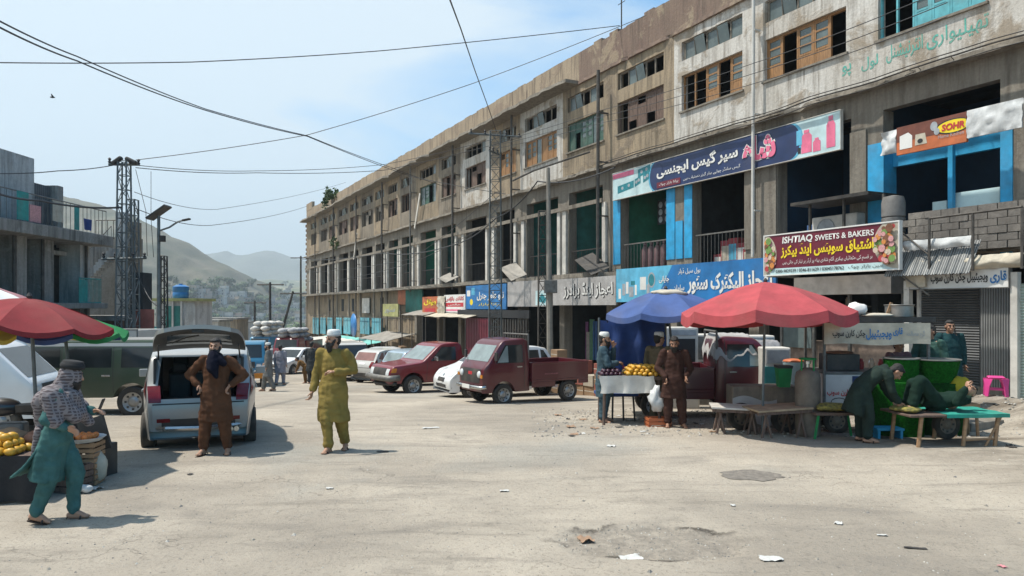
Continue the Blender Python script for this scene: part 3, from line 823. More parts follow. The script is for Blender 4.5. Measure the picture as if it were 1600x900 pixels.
# sweets and bakers
sb = Sign('shop_sign', 'maroon bakery signboard with yellow and white writing and photographs of sweets at both ends', 1195, 1404, 370, 430, 1.75, M_MAROON)
sb.rect(0, 1, .0, .155, M_CYANP); sb.disc(.0, .5, .40, .52, M_CREAM); sb.disc(1.0, .56, .60, .56, M_CREAM)
SW = [mat('sweet_%s' % n, c, .6, var=.3, scale=30) for n, c in (('red', (.42, .05, .05)), ('cream', (.62, .50, .38)), ('brown', (.20, .08, .04)), ('orange', (.62, .24, .06)), ('green', (.16, .28, .07)), ('pink', (.60, .30, .30)))]
r2 = random.Random(3)
mbs = [MB() for _ in SW]
for k in range(240):
    left = k < 95
    a, q = r2.uniform(0, 2 * math.pi), math.sqrt(r2.random())
    cx, cz, rx, rz = (sb.X(.005), .5 * sb.h, .34 * sb.h, .46 * sb.h) if left else (sb.X(.995), .56 * sb.h, .52 * sb.h, .44 * sb.h)
    x, z = cx + rx * q * math.cos(a), cz + rz * q * math.sin(a); r = r2.uniform(.05, .11)
    if x - r < -sb.w / 2 or x + r > sb.w / 2 or z - r < 0 or z + r > sb.h: continue
    y = -.013 - .0004 * k
    mbs[k % 6].prism([(x + r * math.cos(t * .7854 + a), z + r * math.sin(t * .7854 + a)) for t in range(8)], y, y + .0003)
for b, m in zip(mbs, SW):
    if b.v: b.build('sweets_print', m, sb.t)
sb.text('ISHTIAQ', .155, .405, .745, .94, M_WHITE, .03, False, .12); sb.text('SWEETS & BAKERS', .425, .845, .765, .90, M_WHITE, .02, False)
sb.text('اشتیاق سویٹس اینڈ بیکرز', .145, .845, .40, .74, M_YEL, .035)
sb.text('ہر قسم کی مٹھائیاں بیکری آئٹم شادی بیاہ پر آرڈر پر تیار کی جاتی ہیں', .16, .835, .215, .36, M_WHITE, .0)
sb.text('0300-9829239 / 0346-811629 / 03045178762', .10, .64, .04, .12, M_BLACK, .012, False); sb.text('مین بازار چوک', .67, .90, .03, .13, M_BLACK, 0)
sb.outline(M_WHITE, .035)
mb = MB(); 
for u in (.0, 1.0): mb.tube([(sb.X(u), .1, -.03), (sb.X(u), 1.6, -.05)], .03, 6)
mb.tube([(sb.X(.95), .06, 0), (sb.X(1.12), .4, -.65)], .022, 6)
mb.build_each('bracket', M_STEEL, sb.t)

# electric store
se = Sign('shop_sign', 'big blue electric store signboard with white writing and printed appliances', 963, 1212, 421, 472, 1.05, M_SBLUE)
se.poly([(0, 0), (.30, 0), (.42, 1), (0, 1)], M_SKY, lift=1)
for u0, u1, v0, v1, m in ((.05, .075, .2, .55, M_GREYP), (.08, .10, .25, .6, M_WHITE), (.105, .14, .15, .45, M_GREYP), (.15, .165, .2, .5, M_WHITE), (.19, .235, .35, .72, M_WHITE), (.24, .262, .15, .5, M_GREYP), (.02, .04, .1, .4, M_WHITE), (.12, .15, .5, .62, M_TEALP)):
    se.rect(u0, u1, v0, v1, m, 'printed_appliance', 2)
se.disc(.275, .62, .17, .22, M_GREYP, 'printed_fan'); se.disc(.275, .62, .13, .17, M_TEALP, 'printed_fan', 3)
se.text('ہول سیل ڈیلر', .46, .60, .72, .9, M_WHITE, .01); se.text('جاپانی', .33, .40, .5, .72, M_WHITE, .02); se.text('سامان', .43, .50, .25, .45, M_WHITE, .02); se.text('آرڈر', .34, .39, .22, .4, M_WHITE, .01)
se.text('اعجاز الیکٹرک سٹور', .52, .985, .18, .72, M_WHITE, .04)
# grey brothers sign and the faded board beside it
sr = Sign('shop_sign', 'grey signboard with large black shadowed writing above the dark drapery shop', 864, 962, 437, 477, 1.05, M_SGREY)
sr.text('اعجاز اینڈ برادرز', .20, .97, .22, .82, M_BLACK, .05); sr.text('اعجاز اینڈ برادرز', .193, .963, .245, .845, M_WHITE, .022, lift=7)
sf = Sign('shop_sign', 'bleached blank grey signboard beside the concrete pole with box', 793, 862, 441, 479, 1.02, M_SGREY)
sf.rect(.66, .98, .05, .6, M_CYANP); sf.poly([(.70, .2), (.80, .5), (.88, .3), (.93, .42), (.86, .12)], M_TEALP)
ss = Sign('shop_sign', 'small bright blue signboard behind the lattice pole', 728, 791, 447, 483, .98, M_SBLUE)
ss.text('نیو عامر جنرل', .30, .95, .35, .72, M_WHITE, .03); ss.rect(.03, .12, .55, .8, M_WHITE, 'printed_goods'); ss.rect(.15, .24, .6, .9, M_SKY, 'printed_goods'); ss.disc(.15, .3, .16, .13, M_YEL); ss.text('پرانا بازار', .33, .9, .12, .26, M_YEL, 0)
sp_ = Sign('shop_sign', 'white cloth sign with red printed bars and writing', 694, 727, 461, 488, .98, M_WHITE)
sp_.text('کلاتھ ہاؤس', .06, .95, .62, .9, M_RED, .03); sp_.rect(.08, .92, .32, .55, M_RED); sp_.text('خالص', .2, .8, .36, .5, M_WHITE, .01); sp_.rect(.1, .8, .08, .18, M_PINK)
so = Sign('shop_sign', 'small faded orange signboard partly covered by cream cloth', 660, 684, 464, 491, 1.0, M_ORNG)
so.text('ہوٹل', .1, .9, .5, .85, M_YEL, .05); so.rect(.15, .85, .15, .35, M_RED)
sgn = Sign('shop_sign', 'small olive yellow tin sign over the far awning', 598, 622, 475, 494, 1.1, M_LGRN)
sgn.text('سٹور', .15, .8, .25, .75, M_GREYP, .02)
# cooker sign of the near first floor shop
sk = Sign('shop_sign', 'torn orange cooker signboard with yellow oval badge under the dark slot', 1401, 1510, 200, 243, .62, M_ORNG)
sk.rect(.0, 1, .45, 1, mat('print_brown', (.16, .05, .03), .5, var=.3, scale=4), lift=1)
sk.disc(.82, .62, .62, .25, M_BLACK); sk.disc(.83, .62, .57, .21, M_YEL, lift=3); sk.text('SOHR', .67, .985, .50, .73, M_RED, .04, False, .1, 6)
sk.poly([(.05, .18), (.24, .18), (.24, .6), (.18, .74), (.05, .66)], M_WHITE, 'printed_washer'); sk.poly([(.28, .22), (.46, .22), (.43, .6), (.29, .6)], M_CREAM, 'printed_cooker'); sk.disc(.36, .35, .10, .08, M_BLACK, 'printed_burner', 4)
sk.disc(.56, .75, .13, .16, M_GREYP, 'printed_burner', 4); sk.disc(.60, .55, .10, .12, M_GREYP, 'printed_burner', 4); sk.text('Home Kitchen', .62, .97, .28, .4, M_GREYP, .0, False)
def crumple(name, label, px0, px1, py0, py1, off, m, cat, amp=.05, nu=26, nv=8, bulge=.06):
    x0, x1 = fx(px0, off), fx(px1, off); z1, z0 = fz(px0, py0, off), fz(px0, py1, off)
    p = fpt((x0 + x1) / 2, off, z0); w, h = x1 - x0, z1 - z0
    mb = MB()
    def f(u, v, d):
        x, z = (u - .5) * w, v * h
        e = amp * noise.fractal(Vector((x * 3 + px0, z * 5, 1)), .8, 2, 4)
        return (x + e * .2, d - bulge * math.sin(math.pi * v) * .5 + e, z + e * .3)
    mb.grid(lambda u, v: f(u, v, 0), nu, nv); mb.grid(lambda u, v: f(u, v, .05), nu, nv)
    o = mb.build(name, m, None, True); o.location = p; o.rotation_euler = (0, 0, FROT)
    return tag(o, label, cat)
M_PLAST = mat('silver_plastic', (.55, .555, .55), .35, var=.25, scale=5, bump=.5, bscale=9)
crumple('plastic_banner', 'crumpled silver white plastic banner at the right of the cooker sign', 1511, 1598, 173, 216, .66, M_PLAST, 'banner')
crumple('plastic_bundle', 'grey crumpled plastic and foil bundle left of the cooker sign', 1377, 1401, 208, 243, .60, M_PLAST, 'bundle', .09, 12, 8)
# vegetable soup shop
sq = Sign('shop_sign', 'white soup shop signboard with black and blue writing over the grey shutter', 1415, 1576, 425, 452, 1.35, M_WHITE)
sq.text('قاری', .84, .985, .2, .85, M_SBLUE, .03); sq.text('ویجیٹیبل چکن کارن سوپ', .27, .82, .2, .85, M_BLACK, .025); sq.text('گرم', .09, .17, .25, .7, M_GREYP, 0); sq.outline(M_STEEL, .02)
crumple('cloth_drape', 'cream cloth draped along the top of the soup sign', 1425, 1600, 405, 425, 1.40, M_CREAM, 'cloth', .10, 40, 6, .2)
crumple('hanging_cloth', 'cream cloth end hanging over the left of the soup sign', 1416, 1446, 408, 449, 1.46, M_CREAM, 'cloth', .08, 10, 10, .15)
# awning, brick parapet and frame over the soup shop
M_CORR = stripes('corrugated_sheet', (.13, .135, .135), (.33, .33, .32), 5.5, 'X', .55, .3, .8)
M_SHUT = stripes('roller_shutter_paint', (.055, .06, .065), (.11, .115, .12), 5, 'Z', .6, .2, .9)
M_BRK = plaster('grey_brickwork', (.22, .20, .18), (.16, .145, .13), (.07, .065, .06), (.30, .27, .235), .6, .5, 2)
mb = MB(); x0, x1 = fx(1404, .9), fx(1600, .9) + 2.5
rows = 6; bh = .17
for r in range(rows):
    x = x0 + (.22 if r % 2 else 0)
    while x < x1:
        mb.bb(x, min(x1, x + .42) - .012, .0 + r2.uniform(-.012, .012), .2, r * bh, r * bh + bh - .012); x += .43
o = tag(mb.build('brick_parapet_wall', M_BRK), 'low grey block wall above the soup shop awning', 'wall'); o.location = fpt(0, .85, 3.42); o.rotation_euler = (0, 0, FROT)
mb = MB(); x0, x1 = fx(1402, 1.2), fx(1535, 1.2)
mb.grid(lambda u, v: (x0 + (x1 - x0) * u, -1.25 - .45 * (1 - v), 2.85 + .75 * v + .012 * math.sin(u * 160)), 170, 2); mb.grid(lambda u, v: (x0 + (x1 - x0) * u, -1.24 - .45 * (1 - v), 2.84 + .75 * v + .012 * math.sin(u * 160)), 170, 2)
o = tag(mb.build('corrugated_awning', M_CORR, None, True), 'grey corrugated sheet awning below the block wall', 'awning'); o.location = FO; o.rotation_euler = (0, 0, FROT)
crumple('plastic_sheet', 'white plastic sheet lying over the corrugated awning', 1412, 1518, 377, 392, 1.5, M_PLAST, 'plastic sheet', .05, 26, 5)
t = thing('awning_scaffold', 'rusty iron pipe frame standing in front of the block wall', 'frame', FO, FROT)
a, b, c = fx(1452, 1.6), fx(1520, 1.6), fx(1597, 1.6)
mb = MB()
for x in (a, b, c): mb.tube([(x, -1.6, 2.9), (x, -1.6, 4.15)], .03, 6)
mb.tube([(a, -1.6, 4.15), (c, -1.6, 4.18)], .03, 6); mb.tube([(fx(1405, 1.6), -1.5, 3.9), (a, -1.6, 3.3)], .02, 6)
mb.build_each('bar', M_PIPED, t)
# shop front of the soup shop: shutter, side sheet, white posts
o = tag(MB().bb(fx(1437, .1), fx(1531, .1), -.12, -.05, .05, 2.75).build('roller_shutter', M_SHUT), 'dark grey closed roller shutter behind the man in dark teal', 'shutter'); o.location = FO; o.rotation_euler = (0, 0, FROT)
o = tag(MB().bb(fx(1533, .2), fx(1588, .2), -.25, -.2, .05, 2.55).build('corrugated_door', M_CORR), 'grey corrugated sheet door beside the roller shutter', 'door'); o.location = FO; o.rotation_euler = (0, 0, FROT)
for px, off, lb in ((1587, 1.25, 'white painted post at the right end of the soup shop'), (1419, 1.3, 'white painted post at the left end of the soup shop sign'), (1436, 1.0, 'thin white post beside the left soup shop post')):
    q = fpt(fx(px, off), off, 0); r = .07 if off != 1.0 else .035
    tag(MB().bb(-r, r, -r, r, 0, 2.75).build('white_post', M_WPAINT, None, loc=(q.x, q.y, gz(q.x, q.y))), lb, 'post').rotation_euler = (0, 0, FROT)
o = tag(MB().bb(fx(1594, 1.2), fx(1594, 1.2) + 3, -1.2, -1.1, .0, 2.6).build('shutter_panel', stripes('pale_green_shutter', (.30, .38, .33), (.42, .50, .45), 5, 'Z', .6, 0, .6)), 'pale green shutter past the right end white post', 'shutter'); o.location = FO; o.rotation_euler = (0, 0, FROT)
# bakery front: fascia box, counter, ceiling fan, dark back
t = thing('bakery_front', 'bakery shopfront with grey fascia and steel framed glass under the maroon sign', 'shopfront', FO, FROT)
a, b = fx(1215, .6), fx(1410, .6)
MB().bb(a + .9, b - .1, -.9, -.3, 2.45, 2.95).build('fascia', mat('fascia_grey', (.23, .22, .21), .6, var=.3, scale=3, dirt=.3), t)
mb = MB()
for x in (a, a + 1.2, a + 2.4, b - .1): mb.bb(x, x + .08, -.5, -.42, .1, 2.45)
mb.build_each('door_post', M_STEEL, t)
MB().bb(a + .1, a + 1.15, -.47, -.46, .9, 2.3).build('glass', M_GLASS, t)
MB().bb(a, b - .2, -.3, .5, .1, 1.1).build('counter', mat('counter_front', (.20, .15, .12), .5, var=.4, scale=6), t)
rs = MB()
for k in range(3): rs.bb(a + .2, b - .3, 1.2, 1.6, 1.2 + k * .45, 1.24 + k * .45)
rs.build_each('shelf', M_STEEL, t)
jr = MB()
for k in range(22): jr.lathe([(.07, 0), (.07, .2), (.05, .22), (.05, .26)], (a + .4 + (b - a - .9) * r2.random(), 1.4, 1.24 + .45 * r2.randint(0, 2)), 8)
jr.build_each('jar', SW[1], t)
# electrical shop front at street level with pale goods behind; far half: turquoise shutters, awnings
for k, (pa, pb) in enumerate(((488, 498), (500, 509), (511, 522), (524, 534), (536, 548), (562, 578), (580, 598))):
    x0, x1 = fx(pa, .35), fx(pb, .35)
    o = tag(MB().bb(x0 + .15, x1 - .15, -.35, -.28, fz(pa, 521, .35), fz(pa, 496, .35)).build('turquoise_shutter', M_TURQ), 'worn turquoise shutter panel in the row on the far half of the block', 'shutter', 'turquoise shutters along the far half of the block')
    o.location = FO; o.rotation_euler = (0, 0, FROT)
t = thing('balcony_rail', 'thin iron railing running above the turquoise shutters', 'railing', FO, FROT)
mb = MB(); a, b = fx(486, .5), fx(640, .5)
mb.tube([(a, -.5, 1.15), (b, -.5, 1.25)], .025, 5)
for k in range(24): x = a + (b - a) * k / 23; mb.tube([(x, -.5, -.2), (x, -.5, 1.2)], .015, 4)
mb.build('railing', M_IRON, t)
def awning(px0, px1, py, off0, off1, drop, m, label, posts=True, name='awning'):
    t = thing(name, label, 'awning', FO, FROT)
    x0, x1 = fx(px0, off1), fx(px1, off1); z = fz(px0, py, off1)
    mb = MB()
    def f(u, v, d): 
        x = x0 + (x1 - x0) * u
        return (x, -off0 - (off1 - off0) * (1 - v), z + drop * v + .05 * noise.noise(Vector((x * .9, v * 2, z))) - d)
    n = max(6, int((x1 - x0) * 3))
    mb.grid(lambda u, v: f(u, v, 0), n, 4); mb.grid(lambda u, v: f(u, v, .03), n, 4); mb.build('sheet', m, t, True)
    if posts:
        for u in (.03, .5, .97):
            x = x0 + (x1 - x0) * u; p = FO + FE * x + FN * off1
            MB().tube([(x, -off1 + .06, gz(p.x, p.y) - .05), (x, -off1 + .06, z - .02)], .035, 6).build('post', M_PIPED, t)
M_AQC = mat('turquoise_cloth', (.16, .48, .44), .8, var=.3, scale=2, dirt=.35)
M_TIN = mat('dusty_tin', (.30, .28, .25), .7, .2, var=.35, scale=2, dirt=.4)
awning(484, 556, 530, .3, 2.6, .5, M_AQC, 'turquoise patched cloth awning at the far end of the block')
awning(560, 600, 528, .3, 2.6, .5, M_TIN, 'dusty tin awning next to the turquoise cloth awning')
awning(626, 660, 492, .3, 1.9, .35, M_TIN, 'dusty tin awning left of the orange sign')
awning(662, 728, 494, .3, 1.9, .35, M_CREAM, 'cream awning below the red and orange signs')
awning(440, 486, 530, .3, 5.5, .3, M_WPAINT, 'white tin awning standing at the far corner of the block', name='corner_awning')
crumple('cream_cloth', 'cream cloth draped diagonally between the orange and red signs', 684, 695, 463, 492, 1.05, M_CREAM, 'cloth', .1, 8, 8)
for k, (pa, pb, m, z0, z1, lb) in enumerate(((570, 579, M_SKY, 1.2, 2.6, 'round blue dish shaped board over the far awning'),)):
    q = fpt(fx(554, 1.3), 1.3, fz(554, 508, 1.3)); o = MB().lathe([(.02, 0), (1.0, .06), (1.02, .1), (.02, .1)], (0, 0, 0), 24).build('round_sign', M_SBLUE, None, True, loc=q)
    o.rotation_euler = (R(90), 0, FROT); tag(o, lb, 'sign')
for pa, pb, pt, pbm, m, lb in ((566, 577, 466, 489, M_WPAINT, 'white painted board on the mezzanine wall'), (634, 660, 452, 488, M_TEAL, 'teal boarded panel above the tin awning'), (622, 634, 450, 476, M_ORNG, 'rusty orange board above the olive sign')):
    x0, x1 = fx(pa, .12), fx(pb, .12)
    o = tag(MB().bb(x0, x1, -.14, -.06, fz(pa, pbm, .12), fz(pa, pt, .12)).build('wall_board', m), lb, 'board'); o.location = FO; o.rotation_euler = (0, 0, FROT)
# iron gate between the shops
t = thing('iron_gate', 'dark red iron bar gate closing a passage between the shops', 'gate', FO, FROT)
a, b, z = fx(716, 1.2), fx(828, 1.2), -1.55
mb = MB(); mb.bb(a, b, -1.25, -1.15, 1.55, 1.95); mb.build('top_beam', M_BLACK, t)
for m, lo, hi in ((M_MAROON, .12, .50), (M_IRON, .5, .98)):
    mb = MB()
    for k in range(15): x = a + (b - a) * (lo + (hi - lo) * k / 15); mb.bb(x, x + .16, -1.2, -1.16, z, 1.5)
    mb.bb(a + (b - a) * lo, a + (b - a) * hi, -1.16, -1.12, z + .4, z + .5); mb.bb(a + (b - a) * lo, a + (b - a) * hi, -1.16, -1.12, .9, 1.0); mb.build('gate_leaf', m, t)
# merchandise on the gallery
t = None
r3 = random.Random(12)
cylm = mat('old_cylinder_paint', (.16, .09, .10), .6, .2, var=.4, scale=6, dirt=.3)
for k in range(6):
    x = fx(985) + (fx(1040) - fx(985)) * k / 5.5; q = fpt(x, -.75, 3.51)
    o = MB().lathe([(.13, 0), (.15, .05), (.15, .95), (.10, 1.08), (.04, 1.12), (.07, 1.14), (.07, 1.26), (.03, 1.27)], (0, 0, 0), 14).build('gas_cylinder', cylm, None, 40, loc=q)
    tag(o, 'tall dull red gas cylinder in the row on the first floor gallery', 'gas cylinder', 'gas cylinders standing on the gallery')
q = fpt(fx(1022), -2.2, 5.1); 
for k in range(2):
    mb = MB(); mb.bb(-.42, .42, 0, .06, 0, 1.0)
    o = thing('burner_panel', 'black four burner cooker panel hung on the gallery wall', 'cooker panel', fpt(fx(1000 + 22 * k), -1.2, 5.5), FROT, 'cooker panels on the gallery wall')
    mb.build('plate', M_BLACK, o)
    for i in range(6):
        d = MB().lathe([(.10, 0), (.13, .015), (.02, .02)], (0, 0, 0), 12).build('burner', M_GREYP, o, loc=(-.2 + .4 * (i % 2), -.002, .2 + .3 * (i // 2))); d.rotation_euler = (R(90), 0, 0)
# ledge clutter: ac unit, planks, water tank stack, white boards
t = thing('ac_unit', 'white outdoor air conditioner unit behind the bakery sign', 'air conditioner', fpt(fx(1310, .2), .2, 3.95), FROT)
MB().bb(-.75, .75, -.2, .2, 0, .75).build('case', M_WPAINT, t, bevel=.03); d = MB().lathe([(.02, .0), (.27, .01), (.30, .03), (.30, 0)], (0, 0, 0), 24).build('fan_grille', M_GREYP, t, loc=(-.25, -.2, .38)); d.rotation_euler = (R(90), 0, 0)
t = thing('canopy_shed', 'flat dark tin roof on posts above the bakery sign', 'shed roof', FO, FROT)
MB().bb(fx(1262, .5), fx(1385, .5), -1.2, .0, 5.0, 5.09).build('roof_sheet', M_IRON, t)
mb = MB()
for px in (1265, 1318, 1380): mb.bb(fx(px, .9), fx(px, .9) + .06, -.95, -.89, 3.6, 5.0)
mb.build_each('post', M_PIPED, t)
o = tag(MB().lathe([(.26, 0), (.28, .35), (.25, .37), (.28, .4), (.28, .75), (.25, .77), (.28, .8), (.28, 1.15), (.24, 1.3), (.05, 1.34)], (0, 0, 0), 18).build('stacked_drum', mat('grey_drum', (.16, .155, .15), .7, var=.4, scale=4, dirt=.4), None, 35, loc=fpt(fx(1396, .8), .8, 3.6)), 'grey ribbed drum standing at the right end of the bakery sign', 'drum')
for pa, pb, pt, pbm, lb in ((1482, 1562, 303, 352, 'large white board leaning in the near first floor shop'), (1457, 1479, 316, 348, 'small white board left of the larger board')):
    x0, x1 = fx(pa, -.2), fx(pb, -.2); o = tag(MB().bb(x0, x1, .2, .25, 3.9, fz(pa, pt, -.2)).build('white_board', M_CYANP), lb, 'board'); o.location = FO; o.rotation_euler = (0, 0, FROT)
for k, (px, lb) in enumerate(((925, 'dark tin sheet leaning on the ledge above the grey sign'), (802, 'bent tin sheet lying on the ledge above the blank sign'), (700, 'pale tin sheet hanging over the gallery edge'))):
    mb = MB(); mb.box((0, 0, 0), (1.5, .9, .03), rot=Matrix.Rotation(R(28 if k < 2 else 12), 3, 'Y') @ Matrix.Rotation(R(25), 3, 'X'))
    o = tag(mb.build('tin_sheet', M_TIN if k else M_IRON, None, loc=fpt(fx(px, .7), .7, 3.95)), lb, 'tin sheet'); o.rotation_euler = (0, 0, FROT)
for k, px in enumerate((562, 558)):
    pass
for px, py, lb in ((555, 385, 'thin pale plank leaning under the far upper windows'), (652, 330, 'pale plank leaning on the ledge left of the green window')):
    z = fz(px, py, .3); mb = MB(); mb.box((0, 0, 0), (.22, .05, 2.6), rot=Matrix.Rotation(R(26), 3, 'Y'))
    o = tag(mb.build('plank', M_WPAINT, None, loc=fpt(fx(px, .3), .3, z)), lb, 'plank'); o.rotation_euler = (0, 0, FROT)
# a bush growing on the parapet
def leaf_cloud(n, r, size, seed=0, flat=1.0):
    q = random.Random(seed); mb = MB()
    cl = [(Vector((q.uniform(-1, 1) * r[0], q.uniform(-1, 1) * r[1], q.uniform(-.8, 1) * r[2])), q.uniform(.25, .5)) for _ in range(9)]
    for k in range(n):
        c, s = cl[k % 9]
        d = Vector((q.gauss(0, 1), q.gauss(0, 1), q.gauss(0, 1)));
        p = c + Vector((d.x * r[0], d.y * r[1], d.z * r[2])) * s * .55
        a = Vector((q.gauss(0, 1), q.gauss(0, 1), q.gauss(0, .6))).normalized(); b = a.orthogonal().normalized(); e = size * q.uniform(.6, 1.3)
        mb.add([p - a * e, p + b * e * .5, p + a * e, p - b * e * .5], [(0, 1, 2, 3)], k % 3)
    return mb
LEAF = [mat('leaf_dark', (.035, .07, .02), .7, var=.4, scale=20), mat('leaf_mid', (.055, .105, .028), .7, var=.4, scale=20), mat('leaf_light', (.085, .14, .04), .7, var=.4, scale=20)]
t = thing('parapet_bush', 'green bush growing out of the far parapet', 'bush', fpt(fx(519, .2), .3, 12.45), FROT)
leaf_cloud(900, (1.0, .6, .9), .16, 4).build('foliage', LEAF, t, loc=(0, 0, .9)); MB().tube([(0, .3, 0), (.1, 0, .5), (0, 0, 1)], [.05, .04, .02], 5).build('stem', M_OLDW, t)
t = thing('parapet_bush', 'small green weed hanging from the far window ledge', 'bush', fpt(fx(525, .4), .5, 8.3), FROT)
leaf_cloud(220, (.5, .4, .6), .12, 9).build('foliage', LEAF, t, loc=(0, 0, .3)); MB().tube([(0, .3, -.1), (0, 0, .3)], [.03, .02], 5).build('stem', M_OLDW, t)
# antenna on the roof
t = thing('roof_antenna', 'thin antenna mast standing on the parapet', 'antenna', fpt(fx(968), 0, 13.75), FROT)
MB().tube([(0, .1, -.05), (0, .1, 2.2)], .03, 6).build('mast', M_IRON, t); MB().tube([(-.25, .1, 1.1), (.25, .1, 1.1)], .015, 5).build('crossbar', M_IRON, t)

# ================================================================== POLES AND CABLES
def lattice(name, label, base, h, w0, w1, m, n=14, arms=(), extra=None):
    t = thing(name, label, 'pylon', base, 0)
    mb = MB()
    def cor(k, z): 
        q = w0 + (w1 - w0) * z / h; return Vector(((-1, 1, 1, -1)[k] * q / 2, (-1, -1, 1, 1)[k] * q / 2, z))
    for k in range(4): mb.tube([cor(k, -.1), cor(k, h)], .035, 4)
    mb.build_each('upright', m, t)
    mb = MB()
    for i in range(n):
        z0, z1 = h * i / n, h * (i + 1) / n
        for k in range(4):
            mb.tube([cor(k, z0 if (i + k) % 2 else z1), cor((k + 1) % 4, z1 if (i + k) % 2 else z0)], .016, 3)
            mb.tube([cor(k, z1), cor((k + 1) % 4, z1)], .016, 3)
    mb.build('lattice_bracing', m, t)
    for z, l, ang in arms:
        d = Vector((math.cos(ang), math.sin(ang), 0)); a = MB(); a.tube([d * -l / 2 + Vector((0, 0, z)), d * l / 2 + Vector((0, 0, z + .05))], .05, 6); ao = a.build('cross_arm', m, t)
        for s in (-.46, -.2, .2, .46):
            MB().lathe([(.03, 0), (.06, .05), (.03, .1), (.06, .15), (.02, .2)], d * l * s + Vector((0, 0, z + .04)), 8).build('insulator', M_BLACK, ao)
    return t
M_GALV = mat('galvanised_steel', (.13, .15, .155), .6, .45, var=.35, scale=5, dirt=.25)
def base(px, y, dz=0): p = gp(px, y); return Vector((p.x, p.y, p.z + dz))
def htop(px, py, y): return wp(px, py, y).z - gp(px, y).z
lt = lattice('lattice_tower', 'tall grey steel lattice power tower between the left house and the street lamp', base(194, 26), htop(194, 252, 26), .46, .30, M_GALV, 16, ((htop(194, 258, 26), 1.0, .3), (htop(194, 405, 26), 1.5, .1)))
for dx, a in ((-.2, 55), (.3, -65)):
    MB().box((dx, -.1, htop(194, 252, 26)), (.14, .2, .42), rot=Matrix.Rotation(R(a), 3, 'Y')).build('insulator_bracket', M_IRON, lt, bevel=.05)
lattice('lattice_tower', 'shorter grey lattice mast standing against the tall power tower', base(207, 26.5), htop(207, 312, 26.5), .36, .28, M_GALV, 12)
lattice('lattice_tower', 'dark thin lattice mast behind the solar street lamp', base(254, 30), htop(254, 400, 30), .32, .25, M_IRON, 12)
lattice('lattice_tower', 'grey lattice pole before the middle of the long block with a wide top arm', base(774, 36), htop(774, 206, 36), .62, .50, M_GALV, 20, ((htop(774, 212, 36), 2.7, .35), (htop(774, 240, 36), 1.5, 1.2)))
lattice('lattice_tower', 'slim rusty lattice pole next to the concrete pole', base(848, 32), htop(848, 330, 32), .40, .34, M_PIPED, 12)
t = thing('utility_pole', 'slim tapering concrete pole with a meter box and a curved lamp arm', 'pole', base(860, 31), 0)
h = htop(857, 262, 31)
MB().tube([(0, 0, -.1), (-.1, 0, h)], [.15, .085], 10).build('shaft', mat('pole_concrete', (.26, .235, .20), .9, var=.3, scale=3, dirt=.2), t)
MB().box((0, -.16, htop(860, 448, 31)), (.55, .3, .55)).build('meter_box', M_STEEL, t, bevel=.02)
MB().tube([(-1.6, 0, h - .55), (-.7, 0, h - .12), (.5, .1, h + .3), (1.7, .4, h + .75)], .045, 6).build('lamp_arm', M_PIPED, t)
t = thing('street_lamp', 'street lamp on a slim pole with a tilted solar panel', 'street lamp', base(248, 24), 0)
h = htop(248, 337, 24)
MB().tube([(0, 0, -.1), (0, 0, h)], [.075, .05], 8).build('pole', M_GALV, t)
MB().box((0, 0, h + .1), (.75, .5, .06), rot=Matrix.Rotation(R(-35), 3, 'Y')).build('solar_panel', M_IRON, t)
MB().tube([(0, 0, h - .5), (.35, 0, h - .38), (.62, 0, h - .2), (.8, 0, h - .15)], .03, 6).build('arm', M_GALV, t); MB().box((.9, 0, h - .13), (.26, .14, .06), rot=Matrix.Rotation(R(-12), 3, 'Y')).build('lamp_head', M_IRON, t, bevel=.02)
MB().box((.12, 0, h - .75), (.16, .14, .2)).build('battery_box', M_IRON, t)
for px, py, yy, lb in ((422, 441, 62, 'thin T shaped power pole in the street beyond the cars'), (398, 470, 75, 'thin short pole far down the street'), (470, 400, 80, 'dark pole with a cross arm at the far corner of the block'), (458, 455, 62, 'leaning grey pole left of the far corner')):
    t = thing('utility_pole', lb, 'pole', base(px, yy), 0); h = htop(px, py, yy)
    MB().tube([(0 if px != 458 else -1.6, 0, -.1), (0, 0, h)], [.14, .09], 6).build('shaft', M_IRON, t); MB().tube([(-1.1, 0, h - .2), (1.1, .2, h - .2)], .06, 5).build('cross_arm', M_IRON, t)
for px, yy in ((483, 83), (605, 58)):
    pass
M_CABLE = mat('black_cable', (.03, .03, .032), .6, var=.2)
def cable(pts, r=.018, sag=0.0, lb=None, n=14):
    P = [wp(*p) for p in pts]; out = []
    for i in range(len(P) - 1):
        for k in range(n):
            t_ = k / n; q = P[i].lerp(P[i + 1], t_); q.z -= sag * 4 * t_ * (1 - t_); out.append(q)
    out.append(P[-1])
    o = MB().tube(out, r, 5).build('overhead_cable', M_CABLE); return tag(o, lb, 'cable')
cable([(-60, 97, 18), (300, 97, 22), (600, 79, 26), (968, 40, 30.8)], .016, .03, 'long cable from the left edge of the sky to the roof antenna')
cable([(-40, 12, 11), (120, 88, 16), (320, 170, 24), (480, 212, 32), (612, 262, 42), (700, 293, 46)], .016, .04, 'upper of two long cables slanting down from the upper left to the block')
cable([(-40, 22, 11.2), (120, 95, 16.2), (320, 172, 24.2), (480, 213, 32.2), (640, 275, 44), (790, 303, 39)], .018, .05, 'lower of two long cables slanting down from the upper left to the block')
cable([(212, 250, 26), (480, 211, 28), (740, 130, 30), (1010, 24, 29)], .014, .05, 'cable rising from the lattice tower to the near roof')
cable([(212, 258, 26), (400, 267, 32), (600, 257, 40), (790, 212, 36)], .013, .08, 'upper near level cable from the lattice tower to the middle pole')
cable([(212, 262, 26), (400, 270, 32), (600, 266, 40), (815, 214, 36)], .015, .08, 'lower near level cable from the lattice tower to the middle pole')
